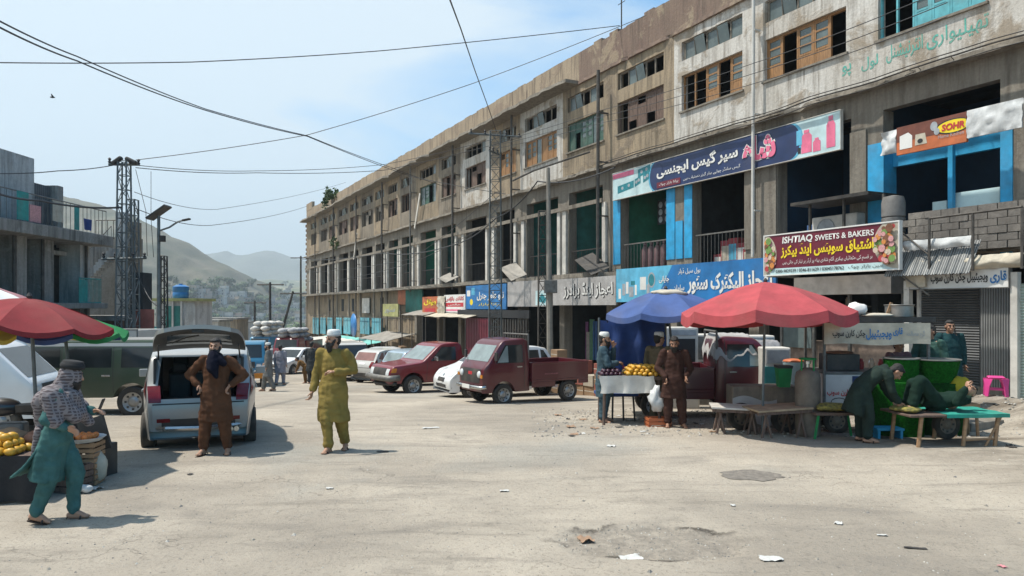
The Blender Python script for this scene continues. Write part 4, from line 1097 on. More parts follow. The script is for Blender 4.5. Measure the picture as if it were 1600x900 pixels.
cable([(692, -30, 14), (720, 45, 20), (742, 110, 27), (762, 165, 33), (776, 206, 36)], .018, 0.0, 'cable dropping steeply from above to the middle lattice pole')
cable([(-40, 270, 20), (90, 267, 23), (188, 256, 26)], .015, .05, 'cable from the left edge to the top of the lattice tower')
cable([(-40, 289, 20), (60, 313, 23), (190, 324, 26)], .035, .1, 'thick black cable passing the left house')
cable([(210, 325, 26), (330, 352, 40), (480, 322, 70)], .016, .2, 'thin cable sagging from the lattice tower to the far corner')
cable([(210, 300, 26), (340, 327, 40), (540, 285, 70)], .012, .2, 'faint cable above the far end of the block')
cable([(212, 265, 26), (228, 330, 25), (230, 400, 26)], .010, .0, 'thin drop wire beside the lattice tower')
cable([(236, 268, 27), (236, 340, 26), (240, 402, 26)], .010, .0, 'second thin drop wire beside the lattice tower')
for k, lb in enumerate(('upper of three pale wires crossing the upper windows', 'middle of three pale wires crossing the upper windows', 'lowest of three pale wires crossing the upper windows')):
    d = 10 * k
    cable([(775, 222 + d * .5, 36), (940, 172 + d, 28), (1180, 98 + d * 1.6, 20), (1480, -18 + d * 2.2, 14)], .010, .06, lb)
cable([(470, 405, 80), (600, 395, 55), (700, 385, 40), (776, 340, 36), (840, 283, 33), (960, 262, 27)], .03, .25, 'thick drooping cable passing before the gallery columns')
cable([(478, 440, 80), (610, 420, 56), (770, 345, 36)], .016, .3, 'thin cable over the far gallery openings')
cable([(478, 425, 80), (640, 405, 50), (775, 300, 36)], .014, .2, 'thin cable crossing the far gallery obliquely')
cable([(210, 410, 26), (225, 450, 26), (246, 478, 24)], .018, .1, 'cable hanging from the tower towards the street lamp')
# a bird in the sky
t = thing('bird', 'small dark bird flying in the pale sky', 'bird', wp(82, 152, 30), .4)
mb = MB(); mb.ell((0, 0, 0), (.10, .035, .035), 8); mb.add([(-.03, 0, .02), (.06, 0, .02), (.0, .2, .07), (-.03, .18, .06)], [(0, 1, 2, 3)]); mb.add([(-.03, 0, .02), (.06, 0, .02), (.0, -.2, .09), (-.03, -.18, .08)], [(0, 1, 2, 3)])
mb.build('body', M_BLACK, t)
# ================================================================== VEHICLES
M_TYRE = mat('tyre_rubber', (.022, .021, .02), .9, var=.3, scale=10, dirt=.45)
M_RIM = mat('rim_silver', (.36, .36, .35), .4, .7, var=.2, scale=8, dirt=.3)
M_RIMD = mat('rim_rusty', (.22, .17, .13), .6, .5, var=.3, scale=8, dirt=.4)
M_PLAS = mat('black_plastic', (.022, .022, .024), .55, var=.3, scale=8, dirt=.3)
M_CARG = glass('car_glass', (.018, .024, .026), .05)
M_PALEG = glass('pale_glass', (.22, .27, .27), .12)
M_PINKG = glass('pinkish_glass', (.26, .13, .11), .15)
M_LAMP = mat('headlight_glass', (.62, .64, .64), .12, var=.15, scale=12)
M_TAIL = mat('tail_light_red', (.16, .006, .008), .18, var=.3, scale=10)
M_AMBER = mat('amber_lamp', (.55, .20, .02), .25)
M_CHROME = mat('chrome', (.55, .55, .53), .22, .9, var=.2, scale=6, dirt=.2)
def paint(name, c, dirt=.25, metal=0.0, rough=.32): return mat(name, c, rough, metal, var=.08, scale=2.2, dirt=dirt, coat=.5)
PT_SILVER = paint('paint_silver', (.33, .33, .32), .18, .15, .34)
PT_WHITE = paint('paint_white', (.70, .70, .69), .22)
PT_MAROON = paint('paint_maroon', (.085, .004, .011), .14)
PT_RED = paint('paint_dark_red', (.17, .006, .014), .12)
PT_GREEN = paint('paint_army_green', (.032, .060, .032), .22)
PT_BLUE = paint('paint_truck_blue', (.02, .17, .30), .3)
PT_BLUEG = paint('paint_pale_blue', (.34, .43, .50), .22, .3)
PT_DARK = paint('paint_near_black', (.018, .026, .026), .3)
PT_CREAM = paint('paint_pale_grey', (.50, .49, .46), .3)

class Car:
    """shell swept along a side profile; patches for glass and lamps follow its surface"""
    def __init__(s, prof, L, W, zb, wheels, belt, tum=.22, er=.07, pk=.10, pp=4, rounds=3):
        s.L, s.W, s.zb, s.wh, s.belt, s.tum, s.er, s.pk, s.pp = L, W, zb, wheels, belt, tum, er, pk, pp
        P = [Vector((x, z)) for x, z in prof]; pts, own = [], []
        for a, b in zip(P, P[1:]):
            own.append(len(pts)); n = max(1, int((b - a).length / .045))
            for k in range(n): pts.append(a.lerp(b, k / n))
        own.append(len(pts)); pts.append(P[-1])
        for _ in range(rounds): pts = [pts[0]] + [(pts[i - 1] + pts[i] * 2 + pts[i + 1]) / 4 for i in range(1, len(pts) - 1)] + [pts[-1]]
        s.P, s.own = pts, own
    def idx(s, v): i = int(v); f = v - i; return s.own[i] if f == 0 else s.own[i] + (s.own[i + 1] - s.own[i]) * f
    def hw(s, x, z):
        d = min(1, abs(2 * x / s.L - 1)); w = s.W / 2 * (1 - s.pk * d ** s.pp)
        return w * (1 - .05 * max(0, (s.belt - z) / max(.1, s.belt - s.zb)) ** 2) if z < s.belt else w * (1 - s.tum * (z - s.belt))
    def bot(s, x):
        z = s.zb
        for xw, r, zc in s.wh:
            if abs(x - xw) < r: z = max(z, zc + math.sqrt(max(0, r * r - (x - xw) ** 2)))
        return z
    def nrm(s, i):
        a, b = s.P[max(0, i - 1)], s.P[min(len(s.P) - 1, i + 1)]; t = (b - a).normalized(); return Vector((t.y, -t.x))       # inward
    def at(s, fi):
        i = int(fi); i = min(i, len(s.P) - 2); f = fi - i
        return s.P[i].lerp(s.P[i + 1], f), s.nrm(i).lerp(s.nrm(i + 1), f).normalized()
    def body(s, name, m, par, cut=None):
        mb = MB(); rows = []
        for i in range(len(s.P)):
            p, n = s.P[i], s.nrm(i); B = Vector((p.x, min(s.bot(p.x), p.y - .01))); S = p + n * s.er; r = s.er
            col = [(p.x, 0, B.y), (p.x, s.hw(p.x, B.y), B.y)]
            for k in range(1, 7):
                q = B.lerp(S, k / 6); col.append((q.x, s.hw(q.x, q.y), q.y))
            q = p + n * r * .3; h = s.hw(S.x, S.y); col.append((q.x, h - r * .3, q.y)); col.append((p.x, h - r, p.y))
            for f in (.85, .45, 0): col.append((p.x, (h - r) * f, p.y))
            rows.append(col)
        nc = len(rows[0])
        for sgn in (1, -1):
            vs = [Vector((x - s.L / 2, y * sgn, z)) for r in rows for x, y, z in r]; fs = []
            for i in range(len(rows) - 1):
                for k in range(nc - 1):
                    if cut and s.idx(cut[0]) <= i < s.idx(cut[1]) and k >= nc - 3: continue
                    fs.append((i * nc + k, i * nc + k + 1, (i + 1) * nc + k + 1, (i + 1) * nc + k))
            mb.add(vs, fs)
        me = mb.mesh(name, m, False); bm = bmesh.new(); bm.from_mesh(me); bmesh.ops.remove_doubles(bm, verts=bm.verts, dist=.001)
        bmesh.ops.dissolve_degenerate(bm, dist=.0005, edges=bm.edges); bmesh.ops.recalc_face_normals(bm, faces=bm.faces)
        for f in bm.faces: f.smooth = True
        for e in bm.edges:
            if len(e.link_faces) == 2 and e.calc_face_angle(0) > R(38): e.smooth = False
        bm.to_mesh(me); bm.free()
        o = bpy.data.objects.new(name, me); COL.objects.link(o); o.parent = par; return o
    def side(s, q, sgn, name, m, par, eps=.006, nu=10, nv=5):
        mb = MB(); a, b, c, d = [Vector(p) for p in q]
        def f(u, v, e): p = a.lerp(b, u).lerp(d.lerp(c, u), v); return (p.x - s.L / 2, sgn * (s.hw(p.x, p.y) + e), p.y)
        mb.grid(lambda u, v: f(u, v, eps), nu, nv)
        return mb.build(name, m, par, True)
    def top(s, s0, s1, f0, f1, name, m, par, eps=.006, g0=None, g1=None, nu=10, nv=8):
        """patch on the swept surface between profile stations s0..s1, across fractions f0..f1 (g0..g1 at the far edge)"""
        g0 = f0 if g0 is None else g0; g1 = f1 if g1 is None else g1; i0, i1 = s.idx(s0), s.idx(s1); mb = MB()
        def f(u, v):
            p, n = s.at(i0 + (i1 - i0) * u); p2 = p - n * eps; lo, hi = f0 + (g0 - f0) * u, f1 + (g1 - f1) * u
            S = p + n * s.er
            return (p2.x - s.L / 2, (lo + (hi - lo) * v) * (s.hw(S.x, S.y) - s.er), p2.y)
        mb.grid(f, nu, nv); return mb.build(name, m, par, True)
    def wheels(s, par, rad, wid=.19, rim=None, inset=.0):
        for xw, r, zc in s.wh:
            for sg in (-1, 1): wheel(par, (xw - s.L / 2, sg * (s.W / 2 - wid / 2 - inset), rad), rad, wid, sg, rim or M_RIM)
    def seams(s, par, xs, z0, z1, m=None, extra=()):
        for sg in (-1, 1):
            for x in xs:
                x0, x1 = (x, x) if not isinstance(x, tuple) else x
                s.side(((x0, z0), (x0 + .014, z0), (x1 + .014, z1), (x1, z1)), sg, 'door_seam', M_PLAS, par, .003, 1, 6)
    def handle(s, par, x, z, m):
        for sg in (-1, 1):
            y = sg * (s.hw(x, z) + .015); MB().bb(x - s.L / 2 - .09, x - s.L / 2 + .09, y - .012, y + .012, z - .018, z + .018).build('door_handle', m, par, bevel=.008)
    def mirror(s, par, x, z, m, d=.16, h=.13):
        for sg in (-1, 1):
            y = s.hw(x, z); mb = MB(); mb.tube([(x - s.L / 2, sg * (y - .02), z - .03), (x - s.L / 2 - .01, sg * (y + .06), z)], .018, 5); mb.box((x - s.L / 2 - .01, sg * (y + .06 + d / 2), z + .03), (.07, d, h)); mb.build('wing_mirror', m, par, bevel=.02)
def wheel(par, c, rad, wid, sg, rim, steer=0):
    t = MB(); n = 26
    prof = [(rad * .62, -wid / 2 * .9), (rad * .90, -wid / 2), (rad * .985, -wid * .36), (rad, -wid * .15), (rad, wid * .15), (rad * .985, wid * .36), (rad * .90, wid / 2), (rad * .62, wid / 2 * .9)]
    t.loft([[Vector((r * math.cos(2 * math.pi * k / n), y, r * math.sin(2 * math.pi * k / n))) for k in range(n)] for r, y in prof], False)
    o = t.build('wheel', M_TYRE, par, 35, loc=c)
    w = MB(); yo = sg * wid * .38; a = rad * .64
    for r0, r1, d0, d1 in ((a, a * .9, .45, .36), (a * .9, a * .55, .36, .22), (a * .55, a * .3, .22, .40), (a * .3, .004, .40, .42)):
        w.loft([[Vector((r * math.cos(2 * math.pi * k / n), sg * wid * d, r * math.sin(2 * math.pi * k / n))) for k in range(n)] for r, d in ((r0, d0), (r1, d1))], False)
    ro = w.build('rim', rim, o, 30)
    d = MB()
    for k in range(8):
        an = 2 * math.pi * k / 8; d.box((a * .72 * math.cos(an), sg * wid * .30, a * .72 * math.sin(an)), (a * .2, .012, a * .2))
    d.build('rim_hole', M_PLAS, o)
    return o

HATCH = [(.04, .30), (0, .46), (.03, .60), (.22, .80), (.80, .97), (1.52, 1.43), (1.85, 1.50), (2.80, 1.50), (3.18, 1.42), (3.42, 1.02), (3.57, .86), (3.60, .62), (3.56, .34)]
def hatch(name, label, loc, rz, pt, open_gate=False, rearglass=None, group=None, frontglass=None, rim=None):
    t = thing(name, label, 'car', loc, rz, group)
    c = Car(HATCH, 3.6, 1.66, .22, ((.68, .36, .29), (3.02, .36, .29)), .92, .26, .07, .17, 4)
    c.body('body', pt, t, (8.0, 10.05) if open_gate else None)
    c.wheels(t, .295, .19, rim, .015)
    fg = frontglass or M_CARG
    c.top(4.1, 4.95, -.94, .94, 'windshield', fg, t, g0=-.90, g1=.90)
    rg = rearglass or M_CARG
    for sg in (-1, 1):
        c.side(((1.16, .985), (2.06, .985), (2.06, 1.385), (1.62, 1.385)), sg, 'side_window', rg, t)
        c.side(((2.12, .985), (2.90, 1.0), (2.86, 1.385), (2.12, 1.385)), sg, 'side_window', rg, t)
        c.side(((2.96, 1.05), (3.22, 1.12), (3.05, 1.37), (2.94, 1.385)), sg, 'quarter_window', rg, t)
        a, b = (.50, .98) if sg > 0 else (-.98, -.50)
        c.top(2.35, 3.3, a, b, 'headlight', M_LAMP, t, .01, g0=a * 1.0, g1=b)
        c.side(((.06, .60), (.20, .64), (.42, .84), (.25, .80)), sg, 'headlight', M_LAMP, t)
        a, b = (.80, 1.06) if sg > 0 else (-1.06, -.80)
        c.top(9.15, 10.4, a, b, 'tail_light', M_TAIL, t, .012)
        c.side(((3.30, .92), (3.52, .80), (3.42, 1.02), (3.30, 1.12)), sg, 'tail_light', M_TAIL, t, .01)
    c.seams(t, ((1.10, 1.12), 2.09, (2.95, 2.95)), .34, 1.40); c.handle(t, 1.95, .86, pt); c.handle(t, 2.78, .88, pt); c.mirror(t, 1.30, 1.0, pt)
    c.top(1.3, 2.1, -.40, .40, 'grille', M_PLAS, t, .008); c.top(.25, .85, -.62, .62, 'lower_intake', M_PLAS, t, .008)
    c.top(1.0, 1.28, -.2, .2, 'number_plate', M_WHITE, t, .014)
    c.top(2.3, 2.6, -.08, .08, 'badge', M_CHROME, t, .012)
    if not open_gate:
        c.top(8.1, 8.95, -.90, .90, 'rear_window', rg, t, g0=-.92, g1=.92); c.top(9.5, 9.95, -.28, .28, 'number_plate', M_WHITE, t, .012)
    c.top(10.55, 11.6, -.99, .99, 'rear_bumper', pt, t, .025); c.top(10.47, 10.55, -.98, .98, 'bumper_seam', M_PLAS, t, .004)
    for sg in (-1, 1): c.top(11.3, 11.5, *((.62, .9) if sg > 0 else (-.9, -.62)), 'reflector', M_TAIL, t, .034)
    c.top(11.35, 11.95, -.8, .8, 'bumper_insert', M_PLAS, t, .03)
    return t, c

# 1. silver hatchback with open tailgate
rx_, ry_ = (311 - 800) / F * 10.95, 10.95
th = R(-69); cx_, cy_ = rx_ - 1.8 * math.cos(th), ry_ - 1.8 * math.sin(th)
hv, c = hatch('hatchback_car', 'silver hatchback seen from behind with its tailgate raised open', (cx_, cy_, gz(cx_, cy_) - .02), th, PT_SILVER, True)
x0 = 3.6 / 2
mb = MB(); mb.bb(.35, 1.5, -.60, .60, .60, .63); mb.bb(.35, 1.62, -.63, -.60, .6, 1.40); mb.bb(.35, 1.62, .60, .63, .6, 1.40); mb.bb(-.6, 1.25, -.60, .60, 1.40, 1.42); mb.bb(1.49, 1.62, -.6, .6, .56, .80)
mb.build('boot_lining', M_PLAS, hv)
for y in (-.34, .0, .34): MB().bb(.30, .45, y - .165, y + .165, .6, 1.08).build('rear_seat', M_PLAS, hv, bevel=.04); MB().bb(.33, .43, y - .11, y + .11, 1.10, 1.24).build('headrest', M_PLAS, hv, bevel=.03)
for y in (-.36, .36): MB().bb(-.42, -.28, y - .2, y + .2, .6, 1.12).build('front_seat', M_PLAS, hv, bevel=.05); MB().bb(-.40, -.30, y - .12, y + .12, 1.15, 1.32).build('headrest', M_PLAS, hv, bevel=.03)
gt = MB(); hx, hzz = 3.10 - x0, 1.485
def gate(u, v, d):
    w = (.66 - .17 * u ** 1.6) * (1 - .10 * max(0, u - .8) * 5)
    y = (v * 2 - 1) * w
    return (hx + .92 * u, y, hzz + .42 * u - .10 * u * u + .05 * (1 - (2 * v - 1) ** 2) + .03 * math.sin(u * 3.1) + d)
mm = 14
def gframe(d):
    vs = [Vector(gate(i / mm, j / mm, d)) for i in range(mm + 1) for j in range(mm + 1)]; fs = []
    for i in range(mm):
        for j in range(mm):
            if 2 <= i < 8 and 2 <= j < mm - 2: continue
            fs.append((i * (mm + 1) + j, (i + 1) * (mm + 1) + j, (i + 1) * (mm + 1) + j + 1, i * (mm + 1) + j + 1))
    return vs, fs
vs, fs = gframe(.0); gt.add(vs, fs, 1); vs, fs = gframe(.06); gt.add(vs, fs, 0)
for j in range(mm):
    a, b, c_, d_ = gate(1, j / mm, 0), gate(1, (j + 1) / mm, 0), gate(1, (j + 1) / mm, .06), gate(1, j / mm, .06); gt.add([a, b, c_, d_], [(0, 1, 2, 3)], 0)
for i in range(mm):
    for v in (0, 1):
        a, b, c_, d_ = gate(i / mm, v, 0), gate((i + 1) / mm, v, 0), gate((i + 1) / mm, v, .06), gate(i / mm, v, .06); gt.add([a, b, c_, d_], [(0, 1, 2, 3)], 0)
go = gt.build('tailgate', [PT_SILVER, M_PLAS], hv, 30)
gw = MB(); gw.grid(lambda u, v: gate(2 / mm + 6 / mm * u, 2 / mm + (mm - 4) / mm * v, .03), 8, 8); gw.build('rear_window', M_CARG, go, True)
MB().box(gate(.94, .5, -.02), (.06, .16, .05)).build('latch', M_IRON, go); MB().tube([gate(.6, .5, -.03), gate(.5, .35, -.03), gate(.3, .2, -.03)], .012, 5).build('wiper', M_PLAS, go)
for sg in (-1, 1): MB().tube([(3.16 - x0, sg * .58, 1.36), (3.16 - x0 + .45, sg * .55, 1.60)], .012, 6).build('gas_strut', M_PLAS, hv)
mb = MB()
for y in (.44, .52): mb.tube([(1.74, y, .34), (1.86, y, .34)], .038, 10)
mb.build_each('exhaust_pipe', M_CHROME, hv)
MB().bb(1.735, 1.77, -.16, .16, .44, .56).build('number_plate', M_WHITE, hv); lettering('KP', 1.772, -.08, .51, .09, .06, M_BLACK, hv, .01, 0, False, rot=(0, 0, R(90)))
c = Car(HATCH, 3.6, 1.66, .22, (), .92, .26, .07, .17, 4)
mb = MB(); mb.tube([(1.70, -.66, .40), (1.80, -.45, .385), (1.83, 0, .375), (1.80, .45, .385), (1.70, .66, .40)], .035, 6); mb.build('chrome_strip', M_CHROME, hv)

# 2. maroon mini pickup (cab over), used twice
CABP = [(.03, .36), (0, .55), (0, .80), (.04, .98), (.14, 1.06), (.50, 1.56), (.62, 1.66), (1.22, 1.69), (1.36, 1.64), (1.40, 1.45), (1.40, .42)]
def mini_pickup(label, loc, rz, pt, group=None, plain=False):
    t = thing('mini_pickup', label, 'pickup', loc, rz, group); L = 3.2
    c = Car(CABP, 1.40, 1.40, .34, ((.60, .335, .29),), 1.06, .16, .06, .10, 6)
    cab = c.body('cab', pt, t); cab.location.x = -.9
    def sh(o): o.location.x = -.9; return o
    sh(c.top(4.12, 4.92, -.93, .93, 'windshield', M_PALEG, t))
    sh(c.top(1.15, 2.75, -.86, .86, 'grille', M_PLAS, t, .008))
    for sg in (-1, 1):
        sh(c.side(((.36, 1.08), (1.16, 1.08), (1.16, 1.53), (.64, 1.53)), sg, 'side_window', M_CARG, t))
        sh(c.side(((.40, 1.10), (.72, 1.10), (.72, 1.51), (.68, 1.51)), sg, 'vent_glass', M_PALEG, t, .009))
        sh(c.side(((1.20, .44), (1.214, .44), (1.214, 1.60), (1.20, 1.60)), sg, 'door_seam', M_PLAS, t, .003, 1, 6))
        a = sg * .70
        y = sg * .47; d = MB().lathe([(.01, .02), (.06, .015), (.085, 0), (.095, -.02)], (0, 0, 0), 20).build('headlight', M_LAMP, t, True, loc=(-1.615, y, .80)); d.rotation_euler = (0, R(-90), 0)
        MB().bb(-1.625, -1.60, sg * .62 - .05, sg * .62 + .05, .72, .80).build('indicator', M_AMBER, t)
        yy = sg * .80; mb = MB(); mb.tube([(-1.25, sg * .68, 1.10), (-1.30, sg * .78, 1.14), (-1.30, sg * .80, 1.2)], .012, 5); mb.box((-1.30, sg * .82, 1.26), (.05, .12, .2)); mb.build('wing_mirror', M_PLAS, t, bevel=.015)
        MB().bb(-.62, -.48, sg * (.70 + .005) - .012, sg * (.705) + .012, .96, .99).build('door_handle', M_CHROME, t)
    MB().bb(-1.605, -1.60, -.10, .10, .78, .86).build('badge', M_RED, t)
    mb = MB(); mb.tube([(-1.52, -.70, .50), (-1.64, -.62, .48), (-1.68, 0, .48), (-1.64, .62, .48), (-1.52, .70, .50)], .05, 8); mb.build('front_bumper', M_CHROME, t, True)
    MB().bb(-1.735, -1.72, -.2, .2, .44, .54).build('number_plate', M_WHITE, t)
    MB().tube([(-1.62, .1, 1.10), (-1.50, .32, 1.20)], .01, 4).build('wiper', M_PLAS, t)
    b = MB(); x0, x1, z0, z1 = -.18, 1.62, .62, 1.06
    b.bb(x0, x1, -.70, .70, z0 - .06, z0); b.bb(x0, x1, -.70, -.66, z0, z1); b.bb(x0, x1, .66, .70, z0, z1); b.bb(x0, x0 + .04, -.66, .66, z0, z1); b.bb(x1 - .04, x1, -.66, .66, z0, z1)
    for sg in (-1, 1):
        b.bb(x0, x1, sg * .70 - (.02 if sg < 0 else 0), sg * .70 + (.02 if sg > 0 else 0), z1 - .05, z1 + .004); b.bb(x0, .55, sg * .69 - .01, sg * .69 + .01, .42, z0 - .06); b.bb(1.30, x1, sg * .69 - .01, sg * .69 + .01, .46, z0 - .06)
    b.build('cargo_bed', pt, t, bevel=.012)
    MB().bb(-.15, 1.5, -.35, .35, .42, .555).build('chassis', M_IRON, t)
    if not plain: MB().bb(.2, .62, -.722, -.720, .74, .775).build('faded_print', mat('faded_pink_print', (.30, .10, .11), .6, var=.9, scale=40), t)
    mb = MB(); mb.tube([(-.24, -.62, 1.05), (-.24, -.62, 1.78), (-.24, .62, 1.78), (-.24, .62, 1.05)], .025, 6); mb.tube([(-.24, -.62, 1.55), (-.24, .62, 1.55)], .018, 6); mb.build('roll_bar', M_STEEL, t)
    for xw in (-1.0, 1.00):
        for sg in (-1, 1): wheel(t, (xw, sg * .60, .28), .28, .16, sg, M_RIM)
    for sg in (-1, 1): MB().bb(1.62, 1.64, sg * .58 - .07, sg * .58 + .07, .74, .90).build('tail_light', M_TAIL, t)
    return t
p = gp(818, 19.6)
mini_pickup('maroon mini pickup with round headlights and empty cargo bed, parked nearest of the vehicles', (p.x, p.y, p.z + .0), R(31), PT_MAROON)

# 3. red bonneted pickup
PKP = [(.03, .42), (0, .60), (.02, .80), (.12, .98), (1.15, 1.08), (1.78, 1.58), (1.95, 1.66), (2.62, 1.68), (2.74, 1.60), (2.78, 1.08), (2.80, .45)]
t = thing('pickup_truck', 'dark red pickup with grey front bumper behind the mini pickup', 'pickup', gp(688, 25.3) , R(36))
c = Car(PKP, 2.80, 1.66, .42, ((.82, .42, .34),), 1.08, .2, .07, .12, 5)
o = c.body('cab', PT_RED, t); o.location.x = -.9
def sh(o, d=-.9): o.location.x = d; return o
sh(c.top(4.12, 4.95, -.92, .92, 'windshield', M_PALEG, t)); sh(c.top(1.2, 2.6, -.62, .62, 'grille', M_PLAS, t, .01))
for sg in (-1, 1):
    sh(c.side(((1.45, 1.10), (2.45, 1.10), (2.45, 1.55), (1.90, 1.55)), sg, 'side_window', M_CARG, t)); sh(c.top(1.3, 2.5, *( (.66, .98) if sg > 0 else (-.98, -.66)), 'headlight', M_LAMP, t, .012))
    sh(c.side(((.04, .78), (.22, .78), (.24, .92), (.1, .92)), sg, 'indicator', M_AMBER, t)); sh(c.side(((1.30, .48), (1.314, .48), (1.34, 1.08), (1.326, 1.08)), sg, 'door_seam', M_PLAS, t, .003, 1, 5)); sh(c.side(((2.5, .48), (2.514, .48), (2.514, 1.56), (2.5, 1.56)), sg, 'door_seam', M_PLAS, t, .003, 1, 5))
    y = sg * .88; MB().box((-.70, sg * .93, 1.18), (.07, .18, .14)).build('wing_mirror', M_CHROME, t, bevel=.02)
    sh(c.side(((.32, .45), (1.3, .45), (1.26, .72), (.40, .72)), sg, 'flare_guard', M_PLAS, t, .001, 2, 1)) if False else None
mb = MB(); mb.tube([(-2.0, -.84, .62), (-2.32, -.80, .60), (-2.42, 0, .60), (-2.32, .80, .60), (-2.0, .84, .62)], .10, 8); mb.build('front_bumper', M_STEEL, t, True)
mb = MB(); mb.tube([(-2.1, -.8, .42), (-2.38, 0, .40), (-2.1, .8, .42)], .07, 6); mb.build('bumper_guard', M_IRON, t, True)
b = MB(); b.bb(.52, 2.25, -.80, .80, .60, .66); b.bb(.52, 2.25, -.80, -.76, .66, 1.12); b.bb(.52, 2.25, .76, .80, .66, 1.12); b.bb(.52, .56, -.76, .76, .66, 1.12); b.bb(2.21, 2.25, -.76, .76, .66, 1.12); b.build('cargo_bed', PT_RED, t, bevel=.015)
MB().bb(-1.9, 2.1, -.4, .4, .36, .52).build('chassis', M_IRON, t)
for xw in (-1.48, 1.30):
    for sg in (-1, 1): wheel(t, (xw, sg * .74, .335), .335, .21, sg, M_RIM)

# 4. cars behind
p = gp(775, 22.4); hatch('hatchback_car', 'white hatchback hidden behind the maroon mini pickup', (p.x, p.y, p.z), R(26), PT_WHITE)
p = gp(612, 33.2); hatch('hatchback_car', 'pale silver hatchback seen from behind with pinkish window glass', (p.x, p.y, p.z), R(-128), PT_CREAM, rearglass=M_PINKG)
p = gp(664, 30.5); hatch('hatchback_car', 'pale blue hatchback mostly hidden behind the dark red pickup', (p.x, p.y, p.z), R(-140), PT_BLUEG, rearglass=M_PALEG)
p = gp(585, 39); hatch('hatchback_car', 'white hatchback parked behind the jeep and the pinkish windowed car', (p.x, p.y, p.z), R(8), PT_WHITE)
SEDAN = [(.04, .28), (0, .45), (.04, .62), (.20, .74), (1.10, .92), (1.85, 1.38), (2.2, 1.45), (2.9, 1.44), (3.55, 1.05), (4.2, 1.0), (4.3, .75), (4.26, .32)]
def sedan(label, loc, rz, pt):
    t = thing('sedan_car', label, 'car', loc, rz)
    c = Car(SEDAN, 4.3, 1.72, .2, ((.82, .37, .3), (3.4, .37, .3)), .9, .3, .07, .16, 4); c.body('body', pt, t); c.wheels(t, .3, .19, None, .015)
    c.top(4.1, 4.95, -.94, .94, 'windshield', M_CARG, t); c.top(7.1, 7.9, -.92, .92, 'rear_window', M_CARG, t)
    c.top(1.2, 2.4, -.45, .45, 'grille', M_PLAS, t, .01); c.top(.2, .8, -.7, .7, 'lower_intake', M_PLAS, t, .01); c.top(.95, 1.2, -.2, .2, 'number_plate', M_WHITE, t, .015)
    for sg in (-1, 1):
        c.side(((1.45, .95), (2.35, .95), (2.35, 1.34), (1.95, 1.34)), sg, 'side_window', M_CARG, t); c.side(((2.42, .95), (3.35, .98), (2.98, 1.34), (2.42, 1.34)), sg, 'side_window', M_CARG, t)
        c.top(1.7, 3.25, *((.52, .98) if sg > 0 else (-.98, -.52)), 'headlight', M_LAMP, t, .012); c.top(9.2, 10.0, *((.55, 1.0) if sg > 0 else (-1.0, -.55)), 'tail_light', M_TAIL, t, .012)
    c.mirror(t, 1.6, .98, pt); return t
p = gp(461, 42); sedan('white saloon car driving up the street towards the viewer', (p.x, p.y, p.z), R(72), PT_WHITE)
BOXY = [(.03, .45), (0, .62), (.02, .98), (.10, 1.05), (1.05, 1.10), (1.38, 1.66), (1.5, 1.74), (3.55, 1.76), (3.72, 1.70), (3.8, 1.1), (3.8, .5)]
def boxy(name, label, loc, rz, pt, roof=None, rearw=False, L=3.8, W=1.62, cat='jeep', front='round', prof=BOXY, wr=.34, wx=(.70, 3.0), zb=.42, belt=1.08, win=((1.32, 2.0), (2.08, 2.85), (2.93, 3.62)), ztop=1.60, rim=None, dark=M_CARG):
    t = thing(name, label, cat, loc, rz)
    c = Car(prof, L, W, zb, tuple((x, wr + .07, wr) for x in wx), belt, .12, .05, .05, 8, 2); c.body('body', pt, t); c.wheels(t, wr, .2, rim, .02)
    k = 4 if len(prof) == 11 else 3
    c.top(k + .1, k + .92, -.93, .93, 'windshield', dark, t)
    for sg in (-1, 1):
        for j, (a, b) in enumerate(win):
            c.side(((a, belt + .05), (b, belt + .05), (b, ztop), (a + (.22 if j == 0 else 0), ztop)), sg, 'side_window', dark, t)
            c.side(((b + .03, zb + .1), (b + .044, zb + .1), (b + .044, ztop + .03), (b + .03, ztop + .03)), sg, 'door_seam', M_PLAS, t, .003, 1, 6)
        c.top(1.3, 1.9, *((.62, .9) if sg > 0 else (-.9, -.62)), 'headlight', M_LAMP, t, .014)
        c.top(len(prof) - 2 + .2, len(prof) - 2 + .55, *((.8, 1.0) if sg > 0 else (-1.0, -.8)), 'tail_light', M_TAIL, t, .012)
        if roof: c.side(((a0 := prof[k + 1][0] - .05, ztop + .03), (prof[-3][0] - .03, ztop + .03), (prof[-3][0] - .05, ztop + .10), (a0 + .12, ztop + .10)), sg, 'roof_band', roof, t, .004)
    if roof: c.top(k + 1.0, len(prof) - 3, -1.0, 1.0, 'roof_skin', roof, t, .008, nu=24)
    c.top(len(prof) - 3 + .1, len(prof) - 3 + .8, -.85, .85, 'rear_window', dark, t)
    c.top(1.2, 1.95, -.55, .55, 'grille', M_PLAS, t, .01)
    mb = MB(); mb.tube([(-L / 2 + .05, -W * .48, zb + .12), (-L / 2 - .09, -W * .4, zb + .1), (-L / 2 - .09, W * .4, zb + .1), (-L / 2 + .05, W * .48, zb + .12)], .07, 6); mb.build('front_bumper', M_PLAS, t, True)
    c.mirror(t, win[0][0] + .1, belt + .1, M_PLAS)
    for (a, b) in win[:2]: c.handle(t, b - .1, belt - .12, M_CHROME)
    return t, c
p = gp(545, 35.5); boxy('jeep_car', 'old jeep with pale roof and dark front facing the street', (p.x, p.y, p.z), R(118), PT_DARK, PT_CREAM)
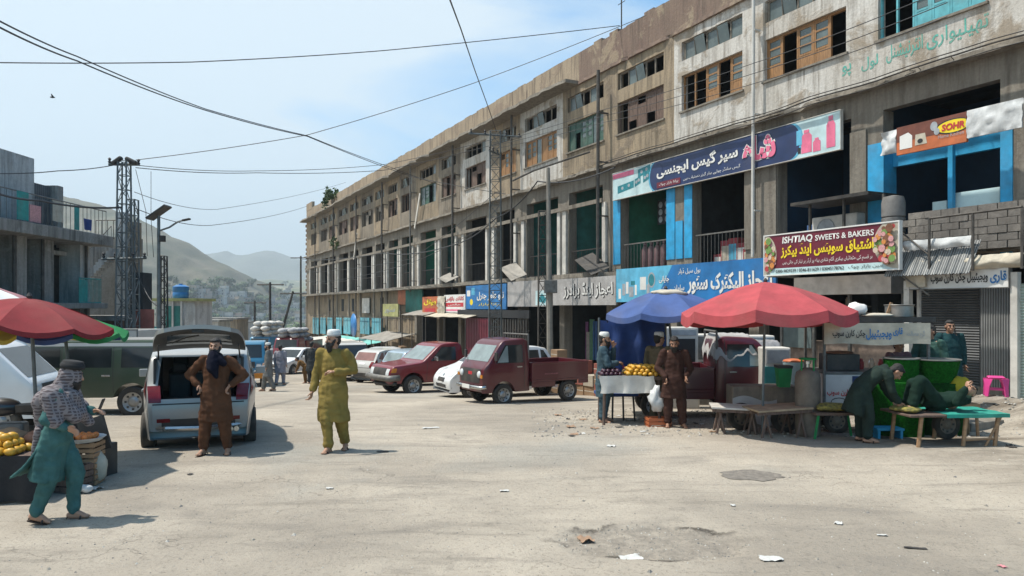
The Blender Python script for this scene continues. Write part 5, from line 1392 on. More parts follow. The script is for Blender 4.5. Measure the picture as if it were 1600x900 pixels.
# green long wheelbase jeep with a pale roof, side on
LONGP = [(.03, .45), (0, .62), (.02, .95), (.10, 1.02), (.90, 1.06), (1.25, 1.52), (1.4, 1.60), (4.2, 1.62), (4.36, 1.56), (4.42, 1.0), (4.42, .5)]
p = gp(172, 16.1)
boxy('green_jeep', 'dark green long jeep with a pale roof parked side on behind the silver hatchback', (p.x - .55, p.y, p.z), R(2), PT_GREEN, PT_CREAM, L=4.42, prof=LONGP, W=1.72, wr=.33, wx=(.8, 3.62), win=((1.3, 2.15), (2.3, 3.2), (3.4, 4.2)), ztop=1.46, belt=1.0, rim=M_RIM)
# white van at the left edge
VANP = [(.03, .30), (0, .55), (.04, .86), (.10, .92), (.66, 1.50), (.85, 1.60), (3.1, 1.62), (3.26, 1.55), (3.3, 1.0), (3.3, .35)]
p = gp(130, 12.6)
boxy('white_van', 'white minivan facing right at the left edge behind the fruit stall', (p.x - 2.3, p.y - .1, p.z), R(193), PT_WHITE, L=3.3, W=1.48, cat='van', prof=VANP, wr=.28, wx=(.55, 2.6), zb=.30, belt=.92, win=((.62, 1.35), (1.45, 2.2), (2.3, 3.1)), ztop=1.44)
# box body of a small truck behind the green jeep
t = thing('box_truck', 'small truck with a pale grey box body behind the green jeep', 'truck', gp(203, 23), R(-6))
MB().bb(-.80, .80, -.85, .85, .75, 2.02).build('cargo_box', PT_CREAM, t, bevel=.02); MB().bb(-2.0, .8, -.4, .4, .5, .72).build('chassis', M_IRON, t); MB().bb(-2.1, -.9, -.75, .75, .5, 1.7).build('cab', PT_WHITE, t, bevel=.12)
mb = MB(); mb.tube([(-.8, -.84, 2.04), (.8, -.84, 2.04)], .025, 6); mb.tube([(.79, -.84, .75), (.79, -.84, 2.02)], .02, 6); mb.build('rail', M_GALV, t)
for xw in (-1.5, .4):
    for sg in (-1, 1): wheel(t, (xw, sg * .68, .33), .33, .2, sg, M_RIM)
# blue cab-over lorry front in the street
t = thing('blue_lorry', 'blue cab over lorry standing in the street beyond the silver hatchback', 'lorry', gp(386, 30), R(104))
c = Car([(.03, .45), (0, .7), (.02, 1.1), (.07, 1.16), (.28, 1.75), (.4, 1.84), (1.3, 1.85), (1.4, 1.75), (1.42, .5)], 1.42, 1.66, .42, (), 1.15, .1, .07, .06, 8, 2); sh(c.body('cab', PT_BLUE, t), -.8)
sh(c.top(3.1, 3.95, -.93, .93, 'windshield', M_CARG, t), -.8); sh(c.top(1.3, 1.9, -.6, .6, 'grille', M_PLAS, t, .01), -.8)
for sg in (-1, 1): sh(c.side(((.3, 1.2), (1.15, 1.2), (1.15, 1.68), (.42, 1.68)), sg, 'side_window', M_CARG, t), -.8); sh(c.top(1.25, 1.7, *((.68, .9) if sg > 0 else (-.9, -.68)), 'headlight', M_LAMP, t, .012), -.8)
b = MB(); b.bb(.0, 2.2, -.85, .85, .8, .88); b.bb(.0, 2.2, -.85, -.80, .88, 1.5); b.bb(.0, 2.2, .80, .85, .88, 1.5); b.bb(2.15, 2.2, -.8, .8, .88, 1.5); b.build('cargo_bed', PT_BLUE, t); MB().bb(-1.4, 2.1, -.4, .4, .5, .78).build('chassis', M_IRON, t); MB().bb(-1.62, -1.52, -.8, .8, .42, .62).build('front_bumper', M_AMBER, t)
for xw in (-.9, 1.5):
    for sg in (-1, 1): wheel(t, (xw, sg * .7, .33), .33, .2, sg, M_RIMD)
# loaded truck and van far down the street
def sack_mesh(seed):
    mb = MB(); mb.ell((0, 0, .18), (.55, .34, .20), 14); b = mb
    for v in b.v:
        e = noise.noise(v * 3 + Vector((seed, 0, 0))); v *= 1 + .12 * e; v.x = max(-.5, min(.5, v.x * 1.1))
    return b
M_SACK = mat('white_sack', (.56, .54, .50), .85, var=.25, scale=6, bump=.6, dirt=.25)
M_SACKG = mat('grey_sack', (.36, .36, .37), .85, var=.25, scale=6, bump=.6, dirt=.25)
def loaded(label, loc, rz, pt, H, n, m, gl, sc, lab):
    t = thing('loaded_truck', label, 'truck', loc, rz)
    c = Car([(.03, .5), (0, .8), (.02, 1.2), (.07, 1.26), (.3, 1.9), (.42, 2.0), (1.4, 2.0), (1.5, 1.9), (1.52, .55)], 1.52, 1.8, .5, (), 1.25, .1, .07, .06, 8, 2); sh(c.body('cab', pt, t), -1.3)
    sh(c.top(3.1, 3.95, -.93, .93, 'windshield', M_CARG, t), -1.3); sh(c.top(1.3, 1.9, -.6, .6, 'grille', M_PLAS, t, .01), -1.3)
    for sg in (-1, 1): sh(c.top(1.25, 1.7, *((.68, .9) if sg > 0 else (-.9, -.68)), 'headlight', M_LAMP, t, .012), -1.3)
    b = MB(); b.bb(-.5, 2.6, -.9, .9, .9, 1.0); b.bb(-.5, 2.6, -.9, -.85, 1.0, H); b.bb(-.5, 2.6, .85, .9, 1.0, H); b.bb(-.5, -.45, -.85, .85, 1.0, H); b.build('cargo_bed', pt, t); MB().bb(-1.9, 2.4, -.4, .4, .55, .88).build('chassis', M_IRON, t)
    for xw in (-1.4, 1.7):
        for sg in (-1, 1): wheel(t, (xw, sg * .75, .38), .38, .22, sg, M_RIMD)
    M = Matrix.Translation(loc) @ Matrix.Rotation(rz, 4, 'Z'); q = random.Random(n)
    first = None
    for k in range(n):
        lay = k // 6; j = k % 6
        lp = M @ Vector((-1.55 + (j // 2) * .95 + .2 * (lay % 2) + (.6 if lay == 0 else 0), (-.44 + .88 * (j % 2)) * (1 - .08 * lay), H - .1 + lay * .33))
        if first is None: first = tag(sack_mesh(k).build('sack', m, None, True), lab, 'sack', gl)
        o = first if k == 0 else dup(first)
        o.location = lp; o.rotation_euler = (q.uniform(-.1, .1), q.uniform(-.1, .1), rz + q.choice((0, 0, 1.57)) * .2 + q.uniform(-.2, .2)); o.scale = (sc, sc, sc)
loaded('truck piled high with white sacks far down the street', gp(424, 58), R(80), PT_BLUE, 1.9, 24, M_SACK, 'white sacks on the far truck', 1.05, 'white sack in the pile on the far truck')
loaded('red fronted truck with grey bundles far down the street', gp(464, 52), R(84), PT_RED, 1.75, 18, M_SACKG, 'grey bundles on the red truck', .95, 'grey bundle in the pile on the red truck')

# motorcycle at the left edge
t = thing('motorcycle', 'black motorcycle standing behind the fruit stall at the left edge', 'motorcycle', gp(12, 9.6), R(14))
for x in (-.62, .62):
    mb = MB(); n = 24
    mb.loft([[Vector((r * math.cos(2 * math.pi * k / n), y, r * math.sin(2 * math.pi * k / n))) for k in range(n)] for r, y in ((.24, -.035), (.29, -.045), (.305, 0), (.29, .045), (.24, .035))], False); wv = mb.build('wheel', M_TYRE, t, 40, loc=(x, 0, .305))
    mb = MB(); mb.tube([(.24 * math.cos(a * .524), 0, .24 * math.sin(a * .524)) for a in range(13)], .018, 6)
    for k in range(10): mb.tube([(0, 0, 0), (.24 * math.cos(k * .628), 0, .24 * math.sin(k * .628))], .006, 4)
    mb.tube([(0, -.06, 0), (0, .06, 0)], .04, 8); mb.build('rim', M_CHROME, wv)
mb = MB(); mb.tube([(-.30, 0, .80), (.05, 0, .36), (.62, 0, .32)], .03, 6); mb.tube([(-.35, 0, .75), (.4, 0, .70), (.75, 0, .75)], .028, 6); mb.tube([(.3, 0, .68), (.62, .08, .31)], .02, 6); mb.build('frame', M_IRON, t)
mb = MB(); mb.tube([(-.62, -.08, .30), (-.42, -.08, .92)], .025, 6); mb.tube([(-.62, .08, .30), (-.42, .08, .92)], .025, 6); mb.build('front_fork', M_CHROME, t)
mb = MB(); mb.ell((-.12, 0, .80), (.30, .14, .13), 14); mb.build('fuel_tank', paint('tank_black', (.02, .02, .022), .1), t, True)
mb = MB(); mb.loft([[(x, y * w, z + .02 * (1 - y * y)) for y in (-1, -.6, 0, .6, 1)] + [(x, .8 * w, z - .09), (x, -.8 * w, z - .09)] for x, w, z in ((.12, .10, .82), (.35, .14, .83), (.62, .14, .86), (.86, .11, .90))]); mb.build('seat', M_PLAS, t, 40)
mb = MB(); mb.bb(-.12, .22, -.12, .12, .32, .60); mb.build('engine', M_STEEL, t, bevel=.04)
mb = MB(); mb.tube([(-.05, -.14, .36), (.3, -.16, .30), (.85, -.16, .42)], [.025, .03, .045], 8); mb.build('exhaust_pipe', M_CHROME, t)
mb = MB(); mb.tube([(-.34, -.36, 1.06), (-.38, -.15, 1.00), (-.40, 0, .96), (-.38, .15, 1.00), (-.34, .36, 1.06)], .016, 6); mb.build('handlebar', M_CHROME, t)
for sg in (-1, 1): mb = MB(); mb.tube([(-.36, sg * .25, 1.03), (-.38, sg * .3, 1.18)], .008, 4); mb.ell((-.38, sg * .33, 1.22), (.02, .06, .04), 8); mb.build('wing_mirror', M_PLAS, t)
mb = MB(); mb.ell((-.50, 0, .90), (.08, .09, .09), 12); mb.build('headlight', M_LAMP, t, True)
mb = MB(); mb.tube([(-.85, 0, .55), (-.75, 0, .63), (-.6, 0, .65), (-.45, 0, .60)], .05, 6); mb.tube([(.5, 0, .66), (.75, 0, .60), (.9, 0, .48)], .06, 6); mb.build_each('mudguard', M_PLAS, t)
# ================================================================== PEOPLE
SKIN = mat('skin', (.38, .205, .13), .55, var=.15, scale=14)
SKIN2 = mat('skin_deep', (.29, .15, .092), .55, var=.15, scale=14)
HAIR = mat('black_hair', (.012, .010, .009), .65, var=.4, scale=60, bump=.4)
EYEM = mat('eye', (.05, .04, .035), .2)
M_SANDAL = mat('sandal_leather', (.045, .026, .018), .7, var=.3, scale=20)
CAPW = mat('white_cap', (.66, .65, .62), .85, var=.2, scale=40, bump=.3)
def cloth(name, c): return mat(name, c, .9, var=.28, scale=7, bump=.25, bscale=60, spec=.15)
def fuse(mb, vox, it, name, m, par, disp=None, rough=True):
    """one continuous surface from overlapping limbs"""
    me = mb.mesh(name, m); o = bpy.data.objects.new(name, me); COL.objects.link(o)
    r = o.modifiers.new('remesh', 'REMESH'); r.mode = 'VOXEL'; r.voxel_size = vox
    if it: sm = o.modifiers.new('smooth', 'SMOOTH'); sm.factor = .5; sm.iterations = it
    bpy.context.view_layer.update()
    me2 = bpy.data.meshes.new_from_object(o.evaluated_get(bpy.context.evaluated_depsgraph_get()))
    bpy.data.objects.remove(o); bpy.data.meshes.remove(me); me2.name = name
    if disp:
        N = [v.normal.copy() for v in me2.vertices]
        for v, nn in zip(me2.vertices, N): v.co += nn * disp(v.co)
    me2.polygons.foreach_set('use_smooth', [True] * len(me2.polygons))
    me2.materials.clear(); me2.materials.append(m)
    o = bpy.data.objects.new(name, me2); COL.objects.link(o); o.parent = par
    return o
V = Vector
BASE = dict(pelvis=V((0, 0, .93)), chest=V((0, .01, 1.24)), neck=V((0, .02, 1.45)), head=V((0, -.015, 1.605)),
            shL=V((-.185, .01, 1.40)), shR=V((.185, .01, 1.40)), elL=V((-.24, .03, 1.13)), elR=V((.24, .03, 1.13)), wrL=V((-.25, -.03, .88)), wrR=V((.25, -.03, .88)),
            hiL=V((-.095, 0, .91)), hiR=V((.095, 0, .91)), knL=V((-.105, -.02, .50)), knR=V((.105, -.02, .50)), anL=V((-.11, .02, .085)), anR=V((.11, .02, .085)))
def person(label, loc, rz, kam, shal=None, pose=None, yaw=0, pitch=0, roll=0, hat=None, beard=0, hair=1, sc=1.0, hem=.52, hem_shift=(0, 0), flare=1.0, detail=True, spine=None, skin=None, curl=.45, fold=1.0, lat=V((1, 0, 0)), foot=None, extra=None, vest=None, group=None, handdir=None):
    J = dict(BASE); J.update({k: V(v) for k, v in (pose or {}).items()})
    skin = skin or SKIN; shal = shal or kam
    t = thing('person', label, 'person', loc, rz, group); t.scale = (sc, sc, sc)
    b = MB()
    Rh = Matrix.Rotation(yaw, 3, 'Z') @ Matrix.Rotation(pitch, 3, 'X') @ Matrix.Rotation(roll, 3, 'Y'); hd = J['head']
    H = lambda x, y, z: hd + Rh @ V((x, y, z))
    b.ell(H(0, .014, .022), (.077, .096, .100), 18, rot=Rh); b.ell(H(0, -.026, -.042), (.060, .068, .078), 16, rot=Rh); b.ell(H(0, -.060, -.096), (.028, .026, .022), 10, rot=Rh)
    b.cap(H(0, -.090, .012), H(0, -.112, -.028), .011, .0165); b.cap(H(-.038, -.080, .028), H(.038, -.080, .028), .013, .013); b.cap(H(-.019, -.088, -.064), H(.019, -.088, -.064), .010, .010)
    for s_ in (-1, 1):
        b.ell(H(s_ * .040, -.060, -.025), (.024, .024, .022), 10); b.ell(H(s_ * .079, .012, -.008), (.012, .022, .034), 10, rot=Rh)
    b.cap(J['neck'] - V((0, 0, .03)), H(0, .018, -.055), .062, .056)
    b.cap(J['pelvis'], J['chest'], .11, .10); b.cap(J['chest'] - V((0, 0, .05)), J['neck'] - V((0, 0, .06)), .10, .055); b.cap(J['shL'], J['shR'], .05, .05)
    for s_ in 'LR':
        sg = -1 if s_ == 'L' else 1
        b.cap(J['sh' + s_], J['el' + s_], .052, .042); b.cap(J['el' + s_], J['wr' + s_], .041, .027)
        b.cap(J['hi' + s_], J['kn' + s_], .085, .058); b.cap(J['kn' + s_], J['an' + s_], .056, .038)
        # hand: palm, four fingers, thumb from the side of the palm
        w = J['wr' + s_]; d = (handdir or {}).get(s_); d = V(d).normalized() if d else (w - J['el' + s_]).normalized()
        l = V((0, -1, 0)) - d * -d.y
        l = l.normalized() if l.length > .2 else V((0, 0, 1)); n = d.cross(l).normalized() * -sg
        Rm = Matrix((l, n, d)).transposed(); b.ell(w + d * .052, (.040, .017, .054), 12, rot=Rm)
        for k, (u, ln) in enumerate(((.030, .070), (.010, .080), (-.010, .075), (-.029, .058))):
            p0 = w + d * .088 + l * u; c = curl * (1 + .12 * k); d1 = d * math.cos(c) + n * math.sin(c); d2 = d * math.cos(2.1 * c) + n * math.sin(2.1 * c)
            p1 = p0 + d1 * ln * .55; b.cap(p0 - d * .02, p1, .0098, .0092, 8); b.cap(p1, p1 + d2 * ln * .5, .0092, .0078, 8)
        p0 = w + d * .030 + l * .034; p1 = p0 + (d * .62 + l * .62 + n * .3).normalized() * .036; b.cap(p0, p1, .0135, .012, 8); b.cap(p1, p1 + (d * .85 + l * .15 + n * .45).normalized() * .032, .0115, .0095, 8)
        a = J['an' + s_]; fd = V((foot or {}).get(s_, (sg * .2, -1, 0))).normalized(); dn = V((foot or {}).get('down', (0, 0, -1)))
        heel, toe = a - fd * .035 + dn * .045, a + fd * .15 + dn * .058
        b.cap(heel, toe, .036, .026); b.cap(a + fd * .02 + dn * .01, toe - fd * .03 - dn * .005, .038, .030)
        for k in range(5): 
            q = toe + fd.cross(dn) * (.028 - .014 * k); b.cap(q - fd * .02, q + fd * (.022 - .005 * abs(k - (0 if sg > 0 else 4)) * .6), .011, .0095, 6)
        so = MB()
        so.loft([[a + fd * x + dn * z + fd.cross(dn) * y for x, y in ((-.075, -.03), (.0, -.038), (.10, -.046), (.185, -.035), (.195, .01), (.15, .042), (.05, .040), (-.06, .032))] for z in (.086, .100)]); so.tube([a + fd * .09 + dn * .08 + fd.cross(dn) * .05, a + fd * .09 + dn * .02, a + fd * .09 + dn * .08 - fd.cross(dn) * .05], .012, 5)
        so.tube([a - fd * .06 + dn * .075 + fd.cross(dn) * .03, a + dn * .0 - fd * .02, a - fd * .06 + dn * .075 - fd.cross(dn) * .03], .009, 5)
        so.build('sandal', M_SANDAL, t)
    fuse(b, .0065 if detail else .012, 2, 'body', skin, t)
    for s_ in (-1, 1):
        if detail: MB().ell(H(s_ * .031, -.083, .006), (.013, .010, .008), 8, rot=Rh).build('eye', EYEM, t, True)
    if detail:
        for s_ in (-1, 1): MB().tube([H(s_ * .014, -.096, .026), H(s_ * .034, -.094, .033), H(s_ * .054, -.080, .026)], .0055, 5).build('eyebrow', HAIR, t)
    # kameez: torso, skirt and sleeves in one cloth surface
    k = MB()
    if spine is None:
        pv, ch, nk = J['pelvis'], J['chest'], J['neck']; hs = V((hem_shift[0], hem_shift[1], 0)); he = V((pv.x, pv.y, hem)) + hs
        spine = [(nk + V((0, 0, .02)), .074, .068), (nk - V((0, 0, .025)), .150, .082), (nk.lerp(ch, .45), .195, .112), (ch, .200, .130), (ch.lerp(pv, .6), .185, .135), (pv, .210, .152), (pv.lerp(he, .5) + hs * .1, .225 * flare, .165 * flare), (he, .250 * flare, .175 * flare)]
    rings = []
    for i, (p, rx, ry) in enumerate(spine):
        a, c = spine[max(0, i - 1)][0], spine[min(len(spine) - 1, i + 1)][0]; tg = (c - a).normalized(); X = (lat - tg * lat.dot(tg)).normalized(); Y = tg.cross(X)
        rings.append([V(p) + X * rx * math.cos(2 * math.pi * q / 20) + Y * ry * math.sin(2 * math.pi * q / 20) for q in range(20)])
    k.loft(rings)
    for s_ in 'LR':
        sh_, el, wr = J['sh' + s_], J['el' + s_], J['wr' + s_]; k.ell(sh_, (.078, .078, .075), 12)
        k.cap(sh_, el, .080, .068); k.cap(el, el.lerp(wr, .88), .068, .052)
    sd = len(label)
    fw = lambda p: fold * (.015 * noise.noise(V((p.x * 15 + sd, p.y * 15, p.z * 3.2))) + .014 * noise.noise(V((p.x * 6, p.y * 6 + sd, p.z * 5))) + .009 * noise.noise(V((p.x * 9, p.y * 9, p.z * 20))))
    fuse(k, .012 if detail else .02, 3, 'kameez', kam, t, fw)
    s2 = MB(); s2.ell(J['pelvis'] - V((0, 0, .06)), (.16, .125, .12), 14)
    for s_ in 'LR':
        hi, kn, an = J['hi' + s_], J['kn' + s_], J['an' + s_]; s2.cap(hi, kn, .118, .098); s2.cap(kn, kn.lerp(an, .86), .100, .072); s2.cap(kn.lerp(an, .8), kn.lerp(an, .90), .074, .078)
    fuse(s2, .012 if detail else .02, 3, 'shalwar', shal, t, fw)
    if hair:
        h = MB(); h.ell(H(0, .030, .040), (.084, .094, .094), 16, rot=Rh); h.ell(H(0, .058, -.02), (.074, .060, .075), 12, rot=Rh); h.ell(H(0, -.03, .085), (.066, .058, .034), 12, rot=Rh)
        fuse(h, .009, 1, 'hair', HAIR, t, lambda p: .006 * noise.noise(p * 45))
    if beard:
        h = MB(); h.ell(H(0, -.062, -.085), (.058, .044, .052 + .03 * beard), 14, rot=Rh); h.ell(H(0, -.06, -.11 - .04 * beard), (.044, .036, .045), 12, rot=Rh)
        for s_ in (-1, 1): h.cap(H(s_ * .066, -.012, -.01), H(s_ * .050, -.055, -.08), .018, .026)
        h.cap(H(-.028, -.093, -.05), H(.028, -.093, -.05), .010, .010)
        fuse(h, .008, 1, 'beard', HAIR, t, lambda p: .007 * noise.noise(p * 50))
    if hat in ('cap', 'darkcap'):
        h = MB(); h.loft([[H(r * math.cos(2 * math.pi * q / 24) * .92, .012 + r * 1.1 * math.sin(2 * math.pi * q / 24), z) for q in range(24)] for r, z in ((.090, .045), (.092, .085), (.086, .125), (.070, .142), (.02, .147))])
        h.build('cap', CAPW if hat == 'cap' else mat('black_cap', (.015, .015, .016), .9), t, True)
    if vest:
        m, z0, z1, e = vest
        vb = MB(); rr_ = [(p, rx + .012, ry + .012) for p, rx, ry in spine[1:6]]; rg = []
        for p, rx, ry in rr_: rg.append([V(p) + V((rx * math.cos(2 * math.pi * q / 20), ry * math.sin(2 * math.pi * q / 20), 0)) for q in range(20)])
        vb.loft(rg)
        for s_ in 'LR': vb.ell(J['sh' + s_], (.088, .088, .08), 12)
        fuse(vb, .014, 2, 'waistcoat', m, t, fw)
    if extra: extra(t, J, H)
    return t
def gpz(px, y, dz=0): p = gp(px, y); return (p.x, p.y, ground_height(p.x, p.y) + dz)
C_TEAL = cloth('teal_cotton', (0.052, 0.128, 0.122)); C_BROWN = cloth('brown_cotton', (0.095, 0.043, 0.023)); C_MUST = cloth('mustard_cotton', (0.23, 0.168, 0.048)); C_GREY = cloth('grey_cotton', (0.177, 0.172, 0.158))
C_LAV = cloth('pale_lavender_cotton', (0.276, 0.265, 0.293)); C_DGREY = cloth('dark_grey_cotton', (0.050, 0.053, 0.053)); C_BLUEG = cloth('blue_grey_cotton', (0.055, 0.094, 0.116)); C_DBROWN = cloth('dark_brown_cotton', (0.053, 0.026, 0.020))
C_OLIVE = cloth('khaki_cotton', (0.103, 0.086, 0.055)); C_DGREEN = cloth('dark_green_cotton', (0.020, 0.033, 0.027)); C_BOTTLE = cloth('bottle_green_cotton', (0.010, 0.027, 0.019)); C_SEA = cloth('sea_green_cotton', (0.046, 0.102, 0.085)); C_DTEAL = cloth('dark_teal_cotton', (0.014, 0.048, 0.053)); C_PINKC = cloth('dusty_pink_cotton', (0.211, 0.105, 0.105)); C_NAVYC = cloth('navy_scarf_cotton', (0.006, 0.007, 0.016))
C_LIN = cloth('yellow_lining', (0.266, 0.198, 0.036))
C_SHAWL = bpy.data.materials.new('checked_shawl'); C_SHAWL.use_nodes = True
def _sh(m):
    n, l = m.node_tree.nodes, m.node_tree.links; b = n['Principled BSDF']; b.inputs['Roughness'].default_value = .95; tc = n.new('ShaderNodeTexCoord'); out = None
    for ax in 'XZ':
        w = n.new('ShaderNodeTexWave'); w.bands_direction = ax; w.inputs['Scale'].default_value = 9.5; w.inputs['Distortion'].default_value = 2.2; l.new(tc.outputs['Object'], w.inputs['Vector'])
        r = n.new('ShaderNodeValToRGB'); r.color_ramp.elements[0].position = .62; r.color_ramp.elements[1].position = .75; l.new(w.outputs['Fac'], r.inputs[0])
        x = n.new('ShaderNodeMix'); x.data_type = 'RGBA'; l.new(r.outputs[0], x.inputs[0])
        if out is None: x.inputs[6].default_value = (.085, .066, .07, 1)
        else: l.new(out, x.inputs[6])
        x.inputs[7].default_value = (.20, .175, .18, 1); out = x.outputs[2]
    l.new(out, b.inputs['Base Color'])
_sh(C_SHAWL)

# 1 man in teal, striding to the right under a checked shawl
def shawl(t, J, H):
    s = MB(); s.ell(H(0, .02, -.02), (.105, .125, .125), 16); s.ell(H(0, .07, -.14), (.12, .11, .13), 14); s.ell((0, .02, 1.36), (.225, .165, .12), 16); s.cap((-.18, -.03, 1.37), (-.10, -.20, 1.14), .10, .085); s.cap((.12, -.08, 1.36), (.0, -.2, 1.16), .10, .08); s.cap((-.19, .02, 1.36), (-.22, -.06, 1.10), .10, .085); s.cap((-.05, .17, 1.30), (.05, .20, .92), .10, .06); s.cap((.19, .02, 1.36), (.20, -.10, 1.18), .105, .10); s.cap((.20, -.13, 1.20), (.12, -.26, 1.05), .09, .06)
    s.cap((-.05, -.14, 1.34), (.05, -.22, 1.12), .085, .06); s.cap((-.05, .2, .98), (.0, .27, .72), .055, .03)
    fuse(s, .013, 3, 'shawl', C_SHAWL, t, lambda p: .016 * noise.noise(V((p.x * 9, p.y * 9, p.z * 6))) + .010 * noise.noise(p * 19))
    h = MB(); h.loft([[H(r * math.cos(q * .2618), .015 + r * 1.1 * math.sin(q * .2618), z) for q in range(24)] for r, z in ((.110, .070), (.118, .095), (.110, .125), (.100, .130), (.098, .150), (.06, .158))]); h.build('cap', mat('black_cap', (.015, .015, .016), .9), t, True)
    MB().box(J['wrR'] + V((-.02, -.09, .07)), (.07, .015, .14), rot=Matrix.Rotation(.4, 3, 'X')).build('phone', M_BLACK, t, bevel=.006)
    f = MB(); f.loft([[V((x * w, y + .02 * math.sin(x * 7), z + .03 * math.cos(x * 5))) for x in (-1, -.6, -.2, .2, .6, 1)] + [V((x * w, y - .03, z - .02)) for x in (1, .6, .2, -.2, -.6, -1)] for w, y, z in ((.17, .10, .92), (.21, .20, .76), (.23, .31, .62), (.22, .41, .54), (.17, .47, .51))])
    fuse(f, .014, 2, 'kameez_tail', C_TEAL, t, lambda p: .014 * noise.noise(V((p.x * 13, p.y * 5, p.z * 5))))
TM = person('man in teal clothes and black cap striding right, checked shawl over his shoulders', gpz(93, 7.25), R(96), C_TEAL, pose=dict(pelvis=(0, .02, .93), chest=(0, -.03, 1.23), neck=(0, -.07, 1.42), head=(0, -.14, 1.565), shL=(-.18, -.05, 1.37), shR=(.18, -.05, 1.37), elR=(.24, -.10, 1.13), wrR=(.16, -.30, 1.16), elL=(-.24, .04, 1.12), wrL=(-.20, -.16, 1.03), hiL=(-.09, .03, .88), hiR=(.09, .03, .88), knR=(.10, -.13, .51), anR=(.10, -.10, .085), knL=(-.10, .05, .51), anL=(-.10, .21, .12)),
       hat=None, beard=.3, sc=.92, hem=.46, hem_shift=(0, .12), foot=dict(L=(0, -1, -.25), R=(0, -1, 0)), extra=shawl, pitch=.15)
# 2 man in brown, hands on hips
def scarf(t, J, H):
    s = MB(); s.ell((0, -.005, 1.45), (.115, .115, .075), 14); s.cap((0, -.09, 1.46), (.0, -.16, 1.30), .095, .085); s.cap((.02, -.155, 1.32), (.06, -.165, 1.16), .075, .03); s.cap((.09, -.10, 1.42), (.15, -.1, 1.36), .06, .05)
    fuse(s, .012, 2, 'scarf', C_NAVYC, t, lambda p: .013 * noise.noise(p * 14))
TM.scale = (.82, .88, .92)
person('man in brown clothes with hands on hips and a dark scarf, before the open tailgate', gpz(337, 10.45), R(4), C_BROWN, pose=dict(elL=(-.40, .06, 1.17), wrL=(-.225, -.06, 1.03), elR=(.40, .06, 1.17), wrR=(.225, -.06, 1.03), knL=(-.14, -.03, .50), anL=(-.17, .0, .085), knR=(.13, -.03, .50), anR=(.17, .02, .085)),
       beard=.7, sc=.955, hem=.50, extra=scarf, handdir=dict(L=(.5, -.35, -.7), R=(-.5, -.35, -.7)), curl=.7)
# 3 man in mustard walking towards the viewer
def lining(t, J, H):
    f = MB(); f.loft([[V((.14 + .09 * u, -.03 + .10 * v, .86 - .42 * u)) + V((.0, .02 * math.sin(v * 9), -.05 * (1 - abs(2 * v - 1)) * u)) for v in (0, .25, .5, .75, 1)] + [V((.12 + .09 * u, -.02 + .10 * v, .85 - .42 * u)) for v in (1, .75, .5, .25, 0)] for u in (0, .33, .66, 1)])
    fuse(f, .012, 2, 'kameez_lining', C_LIN, t, lambda p: .008 * noise.noise(p * 16))
    h = MB(); h.loft([[H(r * math.cos(q * .2618) * .925, .012 + r * 1.105 * math.sin(q * .2618), z) for q in range(24)] for r, z in ((.0935, .047), (.0945, .072))]); h.build('cap_band', M_SGREY, t, True)
person('bearded man in mustard clothes and white cap walking with one hand on his chest', gpz(521, 10.75), R(-6), C_MUST, pose=dict(elR=(.30, .04, 1.16), wrR=(.09, -.20, 1.16), elL=(-.26, .04, 1.12), wrL=(-.29, -.06, .86), knL=(-.06, -.10, .50), anL=(-.03, -.12, .085), knR=(.08, .04, .50), anR=(.11, .20, .10)),
       yaw=R(-38), hat='cap', beard=.8, sc=1.02, hem=.44, flare=.95, extra=lining, foot=dict(L=(-.1, -1, 0), R=(.25, -1, -.15)), handdir=dict(R=(-.9, -.2, .1)), curl=.6)
# 4-7 people in the street
person('man in grey clothes and white cap walking left in the street beyond the silver hatchback', gpz(419, 24.5), R(-82), C_GREY, pose=dict(knL=(-.1, -.14, .50), anL=(-.1, -.18, .085), knR=(.1, .06, .50), anR=(.1, .22, .12), elL=(-.24, .06, 1.13), wrL=(-.22, -.14, .98)), hat='cap', beard=.6, sc=.93, detail=False)
person('man in pale lavender clothes walking away up the street', gpz(438, 30), R(176), C_LAV, pose=dict(knL=(-.1, -.1, .50), anL=(-.1, -.1, .085), knR=(.1, .05, .5), anR=(.1, .2, .12)), sc=.95, detail=False)
person('man in dark grey clothes standing with his back turned near the white saloon car', gpz(487, 31), R(170), C_DGREY, sc=1.02, detail=False)
person('person in orange brown clothes stooping beside the man in dark grey', gpz(477, 31.5), R(-80), cloth('rust_cotton', (0.198, 0.103, 0.035)), pose=dict(chest=(0, -.2, 1.12), neck=(0, -.34, 1.24), head=(0, -.45, 1.33), shL=(-.18, -.3, 1.2), shR=(.18, -.3, 1.2), elL=(-.22, -.36, .95), elR=(.22, -.36, .95), wrL=(-.2, -.45, .74), wrR=(.2, -.45, .74)), sc=.78, detail=False)
# 8-10 around the fruit pickup
person('man in blue grey clothes and white cap in profile with a hand at his mouth', gpz(944, 14.0), R(74), C_BLUEG, pose=dict(elR=(.22, -.14, 1.20), wrR=(.06, -.17, 1.46), elL=(-.22, -.12, 1.12), wrL=(-.02, -.26, 1.16)), hat='cap', beard=.35, sc=.985, hem=.50, handdir=dict(R=(-.2, .1, 1)), curl=.7)
person('man in dark brown clothes facing the viewer with both hands at his front pockets', gpz(1053, 13.2), R(-4), C_DBROWN, pose=dict(head=(0, -.05, 1.585), elL=(-.30, .02, 1.12), wrL=(-.17, -.16, .95), elR=(.31, .02, 1.12), wrR=(.20, -.16, .97), knR=(.13, -.03, .5), anR=(.17, -.02, .085)), pitch=.28, yaw=R(-12), beard=.25, sc=.955, hem=.56, handdir=dict(L=(.25, -.3, -.9), R=(-.2, -.3, -.9)), curl=.8, skin=SKIN2)
